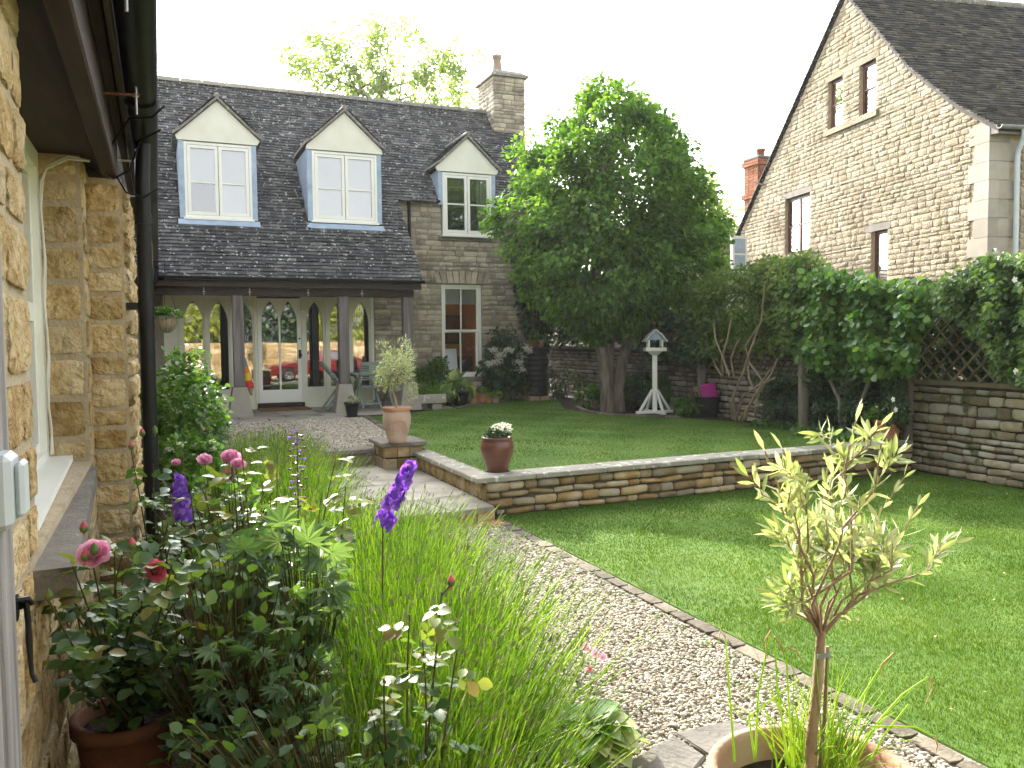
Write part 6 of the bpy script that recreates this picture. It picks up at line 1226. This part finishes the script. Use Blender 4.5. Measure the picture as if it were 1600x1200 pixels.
B_ = rose('blush_rose', 'rose bush with small pink blooms and glowing young leaves in mid border', (.35, 4.0, 0), tips_in(rg, [(250, 760), (320, 715), (400, 690), (450, 700), (470, 760), (440, 830), (330, 850), (250, 830)], 22, 3.5, 4.5) + [dep(320, 722, 4.2), dep(366, 716, 4.0)], 94, 8, .052, young=.22)
for x, y, t_, r_ in ((320, 722, 4.2, .045), (360, 718, 4.0, .05), (372, 728, 3.95, .04), (275, 725, 4.4, .03)): bloom(B_, dep(x, y, t_), r_, 'petal_pink', x)
for x, y in ((222, 676), (242, 672), (205, 697)): bud(B_, dep(x, y, 3.6), .012, 'petal_red' if x < 230 else 'bud')
C_ = rose('front_rose_spray', 'sunlit rose shoot with pale leaves and one bud among the lavender', (.70, 2.5, 0), [dep(690, 925, 2.55), dep(660, 1000, 2.5), dep(600, 1060, 2.45), dep(715, 1010, 2.55), dep(640, 960, 2.5), dep(580, 1110, 2.5)], 95, 6, .050, young=.4, low=.45)
bud(C_, dep(705, 908, 2.55), .012, 'petal_red'); one('tube', [dep(690, 930, 2.55), dep(703, 915, 2.55)], .003, 5).build('flower_stalk', MT['rose_stem'], C_)
D_ = rose('tall_rose_shoot', 'single tall rose shoot with yellow young leaves above the lavender', (.62, 3.6, 0), [dep(525, 715, 3.7), dep(540, 760, 3.7), dep(500, 790, 3.6)], 96, 6, .055, young=.5, low=.55)
E_ = rose('wall_rose', 'leafy rose growing up beside the black downpipe', (-.02, 4.4, 0), tips_in(rg, [(205, 700), (240, 690), (280, 760), (260, 860), (200, 850), (180, 790)], 14, 3.4, 4.4), 97, 7, .05, young=.1)
# lobed-leaf plants and low filler
def leafy(name, label, base, poly, N, size, m, tpl, seed, t0, t1, stalk=True, cat='plant'):
    rg = np.random.default_rng(seed); t = thing(name, label, cat, base); P_ = np.array(tips_in(rg, poly, N, t0, t1)); P_[:, 2] = np.maximum(P_[:, 2], .06); out = nrmz(P_ - np.array(base) + (0, 0, -.2)); d, n = orient(rg, out, .25, .6, 1.1); foliage('leaves', t, MT[m], tpl, P_, d, n, size * rg.uniform(.65, 1.2, N))
    if stalk:
        V, Q = stems_mesh(np.array(base) + rg.normal(0, .05, (N, 3)) * (1, 1, 0), (P_ + np.array(base)) / 2 + (0, 0, .1), P_, np.full(N, .003), np.full(N, .002)); mobj('leaf_stalks', np_mesh('leaf_stalks', V, Q), MT['rose_stem'], t)
    return t
leafy('delphinium_foliage', 'deeply lobed pale green delphinium leaves in the middle of the border', (.52, 3.35, 0), [(370, 830), (440, 810), (520, 850), (540, 940), (500, 1010), (400, 990), (350, 900)], 150, .105, 'leaf_lobed', 'lobed', 101, 2.8, 3.6)
leafy('border_geranium', 'dark lobed geranium leaves low in the border', (.40, 2.6, 0), [(330, 1000), (450, 970), (520, 1030), (540, 1180), (420, 1210), (300, 1200)], 200, .075, 'leaf_lobed', 'lobed', 102, 2.4, 3.1)
leafy('border_filler', 'mixed dark green leaves between the rose pot and lavender', (.22, 2.9, 0), [(260, 880), (360, 860), (480, 930), (520, 1060), (420, 1160), (270, 1160), (220, 1010)], 520, .050, 'leaf_rose', 'oval', 103, 2.5, 3.3)
leafy('strawberry_leaves', 'round dark leaves at the foot of the near border', (.45, 2.35, 0), [(270, 1120), (420, 1090), (580, 1150), (600, 1210), (250, 1210)], 260, .044, 'leaf_rose', 'oval', 104, 2.15, 2.8)
leafy('back_border_filler', 'shaded leaves between the downpipe and the lavender', (.3, 5.2, 0), [(230, 770), (330, 740), (430, 770), (440, 880), (330, 900), (240, 880)], 420, .07, 'leaf_shrub', 'oval', 105, 4.2, 5.8)
# delphinium spikes
def spike(name, label, a, b, base, n, m, seed, r_=.03, fs=.022, cat='delphinium'):
    rg = np.random.default_rng(seed); t = thing(name, label, cat, base); a, b, base = (np.array(q, float) for q in (a, b, base)); one('tube', [base, base * .4 + a * .6 + (0, 0, .05), a, b], [.005, .004, .0035, .002], 6).build('stem', MT['rose_stem'], t)
    ax = (b - a) / np.linalg.norm(b - a); e1 = np.cross(ax, (0, 1, 0)); e1 /= np.linalg.norm(e1); e2 = np.cross(ax, e1); P = []; D = []; Nn = []; S_ = []
    for k in range(n):
        u = (k + rg.uniform(0, 1)) / n; ang = k * 2.4 + rg.normal(0, .3)
        if .18 < u < .26 and n > 30: continue
        rad = e1 * math.cos(ang) + e2 * math.sin(ang); c = a + (b - a) * u + rad * r_ * (1.15 - .55 * u) * rg.uniform(.6, 1.25); s = fs * (1.2 - .5 * u) * rg.uniform(.75, 1.2)
        for q in range(5): w_ = q * 1.2566 + rg.normal(0, .1); t1 = np.cross(rad, ax); dd = ax * math.cos(w_) + t1 * math.sin(w_) + rad * .35; P.append(c); D.append(dd); Nn.append(rad + rg.normal(0, .15, 3)); S_.append(s * rg.uniform(.85, 1.15))
    foliage('florets', t, MT[m], 'round', P, D, Nn, S_); return t
spike('delphinium', 'leaning purple delphinium spike standing over the path edge', dep(598, 820, 3.55), dep(643, 722, 3.55), (.85, 3.5, 0), 56, 'petal_purple', 111, .032, .027)
spike('delphinium', 'dark violet delphinium spike hidden among the roses near the downpipe', dep(284, 812, 3.9), dep(281, 742, 3.9), (.05, 4.1, 0), 40, 'petal_purple', 112, .035, .024)
s0 = spike('spent_delphinium', 'tall faded flower spike with dark seed pods above the border', dep(466, 800, 3.8), dep(464, 672, 3.8), (.55, 4.0, 0), 4, 'petal_purple', 113, .012, .008)
for k in range(34): u = k / 34; c = dep(466, 795, 3.8) * (1 - u) + dep(464, 668, 3.8) * u; a = k * 2.4; p = c + np.array([math.cos(a), math.sin(a), 0]) * .03; mb = MB(); mb.tube([c, p], .0018, 4); mb.tube([p + (0, 0, -.006), p + (math.cos(a) * .012, math.sin(a) * .012, .0)], [.006, .003], 5); mb.build('seed_pod', MT['glaze' if k % 3 else 'petal_purple'], s0)
# shrub, valerian and white flowers beyond the downpipe
q = dep(290, 690, 7.6); q[2] = .1; shrub('philadelphus', 'leafy bright green shrub between the downpipe and the first porch post', 'shrub', q, (.36, .45, .66), 2600, .055, 'leaf_shrub', 'oval', 121, lift=.86, sr=.006)
q = dep(262, 560, 9.2); q[2] = .35; shrub('climbing_shrub', 'darker taller shrub under the hanging basket', 'shrub', q, (.36, .4, .5), 900, .065, 'leaf_shrub', 'oval', 125, lift=.65)
q = dep(335, 690, 7.2); q[2] = .12; shrub('red_valerian', 'red valerian flower heads in front of the leafy shrub', 'flower', q, (.14, .14, .24), 420, .05, 'leaf_shrub', 'narrow', 122, lift=.45, flowers=('petal_red', 9, .045, 30))
q = dep(300, 705, 6.4); q[2] = 0.0; shrub('white_border_flowers', 'small white flower clusters above the roses near the downpipe', 'flower', q, (.22, .22, .2), 420, .05, 'leaf_shrub', 'oval', 123, lift=.78, flowers=('petal_white', 9, .035, 24))
# hosta, aquilegia and the loose slab
hq = onz(925, 1188, .02); hs = thing('hosta', 'variegated pale edged hosta leaves at the bottom edge beside the path', 'plant', hq); rg = np.random.default_rng(131); n_ = 30; a = rg.uniform(0, 6.28, n_); tl = rg.uniform(.1, .9, n_)
b_ = hq + np.stack([np.cos(a) * .10 * tl, np.sin(a) * .10 * tl, .06 + .10 * (1 - tl)], 1); foliage('leaves', hs, MT['leaf_hosta'], 'hosta', b_, np.stack([np.cos(a), np.sin(a), .6 - tl * .7], 1), np.stack([-np.cos(a) * .2, -np.sin(a) * .2, np.ones(n_)], 1), .15 * rg.uniform(.75, 1.2, n_))
aq = thing('aquilegia', 'thin stem with three pale pink blooms above the hosta', 'flower', hq + (.02, .02, 0)); tq = (hq - EYE) @ FW; mb = MB(); mb.tube([hq, dep(916, 1120, tq), dep(926, 1060, tq), dep(932, 1022, tq)], [.003, .0025, .002, .0015], 5); mb.build('stem', MT['lav'], aq)
for k, (x, y) in enumerate(((917, 1012), (930, 1020), (943, 1026), (922, 1045))): c = dep(x, y, tq); one('tube', [dep(930, 1030, tq), c], .0012, 4).build('stalk', MT['lav'], aq); foliage('bloom', aq, MT['petal_palepink' if k < 3 else 'petal_red'], 'round', np.tile(c, (6, 1)), np.array([[math.cos(w_), math.sin(w_) * .5, math.sin(w_) * .9 - .2] for w_ in np.arange(6) * 1.047]), np.tile([0, -1, .3], (6, 1)), .020 if k < 3 else .012)
sl = thing('path_slabs', 'two grey slabs set in the gravel beside the near olive pot', 'paving', onz(1070, 1170, 0))
C2 = [onz(x, y, .01)[:2] for x, y in ((985, 1190), (1053, 1149), (1105, 1184), (1060, 1240), (960, 1240))]; flag(sl, C2[::-1] if False else C2, -.03, .022, 'slab', 'slab'); C2 = [onz(x, y, .01)[:2] for x, y in ((1050, 1148), (1140, 1128), (1240, 1160), (1200, 1230), (1105, 1182))]; flag(sl, C2, -.03, .024, 'slab', 'slab')
# ------------------------------------------------------------------ potted olive in the right foreground
ot = 2.12; oc = dep(1272, 1206, ot); ol = thing('potted_olive', 'young olive tree in a wide terracotta pot in the right foreground', 'potted tree', (oc[0], oc[1], 0)); pz = oc[2]; o0 = np.array([oc[0], oc[1], 0])
one('lathe', [(.001, 0), (.18, 0), (.19, .03), (.222, pz * .5), (.248, pz - .07), (.256, pz - .065), (.266, pz - .06), (.269, pz - .012), (.263, pz), (.242, pz), (.236, pz - .02), (.230, pz - .09), (.001, pz - .095)], o0, 40).build('pot', MT['terra_mid'], ol)
one('lathe', [(.233, 0), (.001, .012)], o0 + (0, 0, pz - .085), 24).build('soil', MT['soil'], ol)
rg = np.random.default_rng(141); fork = dep(1283, 985, ot); b = o0 + (-.005, .01, pz - .09)
one('tube', [b, dep(1268, 1150, ot), dep(1277, 1070, ot), fork], [.017, .0145, .0125, .011], 10).build('trunk', MT['oliv_bark'], ol)
mb = MB(); mb.tube([b + (.03, .01, 0), dep(1288, 1120, ot + .02), dep(1293, 1010, ot + .02)], .0055, 6); mb.build('cane', MT['stem_wood'], ol)
for k in range(3): one('tube', [dep(1277, 1024 + 2 * k, ot - .016), dep(1290, 1022 + 2 * k, ot - .014), dep(1298, 1023 + 2 * k, ot + .01)], .0022, 5).build('twine', MT['greenpaint'], ol)
TW = []
def branch(p0, p1, r0, lvl, sway=.10):
    p0 = np.array(p0); p1 = np.array(p1); L_ = np.linalg.norm(p1 - p0); P_ = [p0 + (p1 - p0) * i / 5 + (rg.normal(0, L_ * .045, 3) if 0 < i < 5 else 0) for i in range(6)]; one('tube', P_, np.linspace(r0, max(.0012, r0 * .35), 6), 6).build('branch', MT['oliv_bark'], ol)
    TW.append((P_, lvl)); 
    if lvl < 2:
        for _ in range(2 if lvl == 0 else 1):
            i = rg.integers(2, 5); d = nrmz((p1 - p0) / L_ + rg.normal(0, .75, 3) + (0, 0, .25)); branch(P_[i], P_[i] + d * L_ * rg.uniform(.22, .40), r0 * .5, lvl + 1)
ends = [(1225, 820), (1210, 700), (1290, 730), (1340, 655), (1385, 690), (1425, 745), (1405, 850), (1450, 790), (1300, 820), (1250, 770), (1235, 900), (1345, 850)]
ends = [(1318 + (x - 1318) * .88, 830 + (y - 830) * .98) for x, y in ends]
for x, y in ends: branch(fork + (0, 0, rg.uniform(-.03, .0)), dep(x, y, ot + rg.uniform(-.15, .15)), rg.uniform(.0035, .0058), 0)
branch(dep(1330, 945, ot), dep(1490, 848, ot), .004, 1); branch(fork, dep(1330, 945, ot), .006, 2); branch(fork, dep(1205, 925, ot), .004, 1); branch(fork, dep(1195, 705, ot - .1), .005, 1)
P = []; D = []; Nn = []; S_ = []
for P_, lvl in TW:
    n_ = 7 if lvl == 0 else 8 if lvl == 1 else 7
    for k in range(n_):
        u = (.42 if lvl == 0 else .2) + ((.58 if lvl == 0 else .8)) * k / (n_ - 1); i = min(4, int(u * 5)); f_ = u * 5 - i; c = P_[i] * (1 - f_) + P_[i + 1] * f_; ax = nrmz(P_[i + 1] - P_[i]); sd_ = nrmz(np.cross(ax, rg.normal(0, 1, 3)))
        for sg in (1, -1): P.append(c); D.append(ax * .8 + sd_ * sg * (.75 if u < .9 else .3)); Nn.append(rg.normal(0, 1, 3) + (0, 0, .6)); S_.append(rg.uniform(.036, .064))
foliage('leaves', ol, MT['leaf_olive'], 'narrow', P, D, Nn, S_)
# strappy bulbs sharing the olive's pot
N = 130; bs = o0 + np.stack([rg.normal(.07, .045, N), rg.normal(.05, .05, N), np.full(N, pz - .085)], 1); h = rg.uniform(.14, .44, N); a = rg.uniform(0, 6.28, N); ln = rg.uniform(.02, .22, N) * h / .3; tpx = bs + np.stack([np.cos(a) * ln, np.sin(a) * ln, h * (1 - .3 * ln / .2)], 1); V, Q = stems_mesh(bs, (bs + tpx) / 2 + (0, 0, .07), tpx, np.full(N, .0032), np.full(N, .0006), 5); mobj('bulb_leaves', np_mesh('bulb_leaves', V, Q, True), MT['lav'], ol)
N = 60; a = rg.uniform(0, 6.28, N); bs = o0 + np.stack([np.cos(a) * .12, np.sin(a) * .12, np.full(N, pz - .08)], 1); tpx = bs + np.stack([rg.normal(0, .1, N), rg.normal(0, .1, N), rg.uniform(.0, .04, N)], 1); V, Q = stems_mesh(bs, (bs + tpx) / 2 + (0, 0, .03), tpx, np.full(N, .0025), np.full(N, .0008), 4); mobj('fallen_leaves', np_mesh('fallen_leaves', V, Q, True), MT['lav'], ol)
for pts, dry in (([(1148, 1190), (1140, 1080), (1133, 995)], [(1133, 995), (1126, 985), (1122, 1000)]), ([(1180, 1190), (1185, 1080), (1205, 985)], [(1205, 985), (1196, 1000), (1200, 1030)]), ([(1232, 1195), (1215, 1080), (1210, 995)], [(1210, 995), (1222, 1010), (1225, 1025)]), ([(1240, 1200), (1232, 1090), (1228, 1010)], [(1228, 1010), (1245, 1018), (1255, 1035)]), ([(1370, 1130), (1410, 1085), (1450, 1058)], [(1450, 1058), (1458, 1075), (1446, 1100)]), ([(1340, 1100), (1375, 1045), (1397, 1020)], [(1397, 1020), (1376, 1040), (1380, 1060)]), ([(1360, 1135), (1430, 1136), (1460, 1150)], [(1460, 1150), (1465, 1165), (1462, 1175)]), ([(1360, 1190), (1380, 1150), (1420, 1100)], None), ([(1180, 1190), (1170, 1120), (1250, 1060)], None)):
    one('tube', [dep(x, y, ot - .05) for x, y in pts], [.0032, .0026, .002], 6).build('stalk', MT['lav'], ol)
    if dry: one('tube', [dep(x, y, ot - .05) for x, y in dry], [.0026, .0022, .001], 5).build('dry_tip', MT['straw'], ol)

# stray leaves and daisies on the turf, a few weeds in the gravel
rg = np.random.default_rng(171); N = 240; x = rg.uniform(3.05, 8.4, N); y = np.where(rg.uniform(0, 1, N) < .6, rg.uniform(2, 7.2, N), rg.uniform(7.9, 13, N)); z = np.where(y < 7.5, .016, Z2 + .016); k = (y < 7.5) | (x < 8.0)
p = np.stack([x, y, z], 1)[k]; d = rg.normal(0, 1, (len(p), 3)) * (1, 1, .2); tag(foliage('fallen_leaves', None, MT['straw'], 'diamond', p, d, rg.normal(0, .35, (len(p), 3)) + (0, 0, 1), rg.uniform(.012, .03, len(p)), 'stuff'), 'tiny dry leaves scattered over the lawns', 'leaves')
N = 260; x = EDGE_X - np.abs(rg.normal(0, .16, N)) - .03; y = rg.uniform(2.4, 7.1, N); kk = rg.integers(0, 26, N); x += .02 * np.sin(kk); y = np.round(y * 4) / 4 + rg.normal(0, .03, N); p = np.stack([x, y, np.full(N, .018)], 1); tag(foliage('gravel_weeds', None, MT['leaf_shrub'], 'diamond', p, rg.normal(0, 1, (N, 3)) * (1, 1, .3) + (0, 0, .35), rg.normal(0, .4, (N, 3)) + (0, 0, 1), rg.uniform(.012, .032, N), 'stuff'), 'small green weeds along the gravel edge of the path', 'weeds')
# ------------------------------------------------------------------ what stands behind us, mirrored in the porch panes
car = thing('red_car', 'red saloon car parked on the drive, seen only as a reflection in the porch panes', 'car', (6.6, -3.2, 0))
side = [(-2.25, .28), (-2.3, .52), (-2.2, .72), (-1.5, .86), (-.95, .90), (-.35, 1.30), (.55, 1.38), (1.2, 1.28), (1.75, .98), (2.2, .92), (2.3, .6), (2.22, .3)]
def carp(pts, y0, y1, name, m, par_): return MB().prism([(6.6 + x, y0, z) for x, z in pts], (0, y1 - y0, 0)).build(name, MT[m], par_)
bm_ = bmesh.new(); vs0 = [bm_.verts.new((6.6 + x, -4.05 + (.16 if z > .95 else 0), z)) for x, z in side]; vs1 = [bm_.verts.new((6.6 + x, -2.35 - (.16 if z > .95 else 0), z)) for x, z in side]; n = len(side); bm_.faces.new(vs0); bm_.faces.new(vs1[::-1])
for i in range(n): bm_.faces.new((vs0[i], vs1[i], vs1[(i + 1) % n], vs0[(i + 1) % n]))
bmesh.ops.recalc_face_normals(bm_, faces=bm_.faces); bmesh.ops.bevel(bm_, geom=list(bm_.edges), offset=.06, segments=2, affect='EDGES'); me = bpy.data.meshes.new('body'); bm_.to_mesh(me); bm_.free(); mobj('body', me, MT['redpaint'], car)
for pts in ([(-.72, .97), (-.28, 1.25), (.18, 1.31), (.18, .97)], [(.24, .97), (.24, 1.31), (.60, 1.31), (1.15, 1.20), (1.42, .97)]): MB().prism([(6.6 + x, -2.46 - (z - .9) * .12, z) for x, z in pts], (0, .012, 0)).build('side_window', MT['carglass'], car)
MB().prism([(6.6 - .98, -3.95, .93), (6.6 - .98, -2.45, .93), (6.6 - .40, -2.6, 1.29), (6.6 - .40, -3.8, 1.29)], (-.012, 0, .012)).build('windscreen', MT['carglass'], car)
for x in (-1.42, 1.38):
    for y in (-2.36, -4.04):
        wz = thing.__name__; m_ = Matrix.Translation((6.6 + x, y, .32)) @ Matrix.Rotation(R(90), 4, 'X'); wh = MB().lathe([(.20, -.10), (.30, -.10), (.32, -.06), (.32, .06), (.30, .10), (.20, .10)], n=28).build('wheel', MT['rubber'], car, m_)
        rim = MB().lathe([(.205, -.102), (.205, .102), (.19, .085), (.04, .06), (.001, .06)], n=24)
        for k in range(10): a = k * .628; rim.bar((.04 * math.cos(a), .04 * math.sin(a), -.1), (.2 * math.cos(a), .2 * math.sin(a), -.1), .03, .02)
        rim.build('rim', MT['chrome'], wh, m_)
for y in (-2.62, -3.78): one('lathe', [(.001, .05), (.08, .03), (.1, 0)], n=14).build('headlight', MT['chrome'], car, Matrix.Translation((6.6 - 2.24, y, .62)) @ Matrix.Rotation(R(-90), 4, 'Y'))
one('box', (6.6 - 2.36, -4.0, .30), (6.6 - 2.26, -2.4, .42), .03).build('bumper', MT['chrome'], car)
dv = MB(); dv.box((-10, -9.4, -.2), (22, -1.6, .012)); structure('driveway', dv, MT['gravel_bed'])
bk = thing('drive_wall', 'golden stone wall behind the drive, seen only mirrored in the porch panes', 'wall', (4, -7, 0)); one('box', (-12, -7.4, -.2), (22, -7.0, 1.7)).build('core', MT['mortar_warm'], bk)
S = Stones(bk, 'stone', MT['stone_gold'], tpl='flat', limit=300)
for (u, v, a, b_) in courses(-6, 14, 0, 1.7, (.24, .36), (.5, .9), gap=.02): S.add((u, -7.0, v), (-1, 0, 0), (0, 0, 1), (0, 1, 0), a, b_, .05)
S.done()
rg = np.random.default_rng(151)
for k, (x, lb, m_) in enumerate(((-3.5, 'sunlit clipped yew hedge left of the drive wall, mirrored in the panes', 'leaf_gold'), (1.2, 'sunlit bright hedge section behind the drive wall nearest the camera', 'leaf_gold'), (5.0, 'dark conifer hedge behind the red car', 'leaf_ivy'), (9.2, 'yellow green hedge to the right of the dark conifer', 'leaf_gold'), (13.4, 'yellow green hedge at the far end of the drive wall', 'leaf_gold'))):
    shrub('drive_hedge', lb, 'hedge', (x, -8.7, 0), (2.4, 1.2, 2.3 if k != 2 else 2.9), 3000, .30, m_, 'diamond', 152 + k, lift=2.4, stems=3, cr=.35, group='hedges behind the drive')
# ------------------------------------------------------------------ thin haze volume, added to imitate veiling glare and lift shadows
hm = bpy.data.materials.new('haze_air'); hm.use_nodes = True; nt = hm.node_tree; nt.nodes.clear(); pv = nt.nodes.new('ShaderNodeVolumePrincipled'); pv.inputs['Color'].default_value = (.97, .98, 1, 1); pv.inputs['Density'].default_value = .0005; pv.inputs['Anisotropy'].default_value = .35
ho = nt.nodes.new('ShaderNodeOutputMaterial'); nt.links.new(pv.outputs[0], ho.inputs['Volume'])
hz = one('box', (-305, -305, -2.0), (305, 305, 14.5)).build('haze', hm); tag(hz, 'thin haze volume added over the garden to imitate veiling glare', 'haze', kind='stuff')
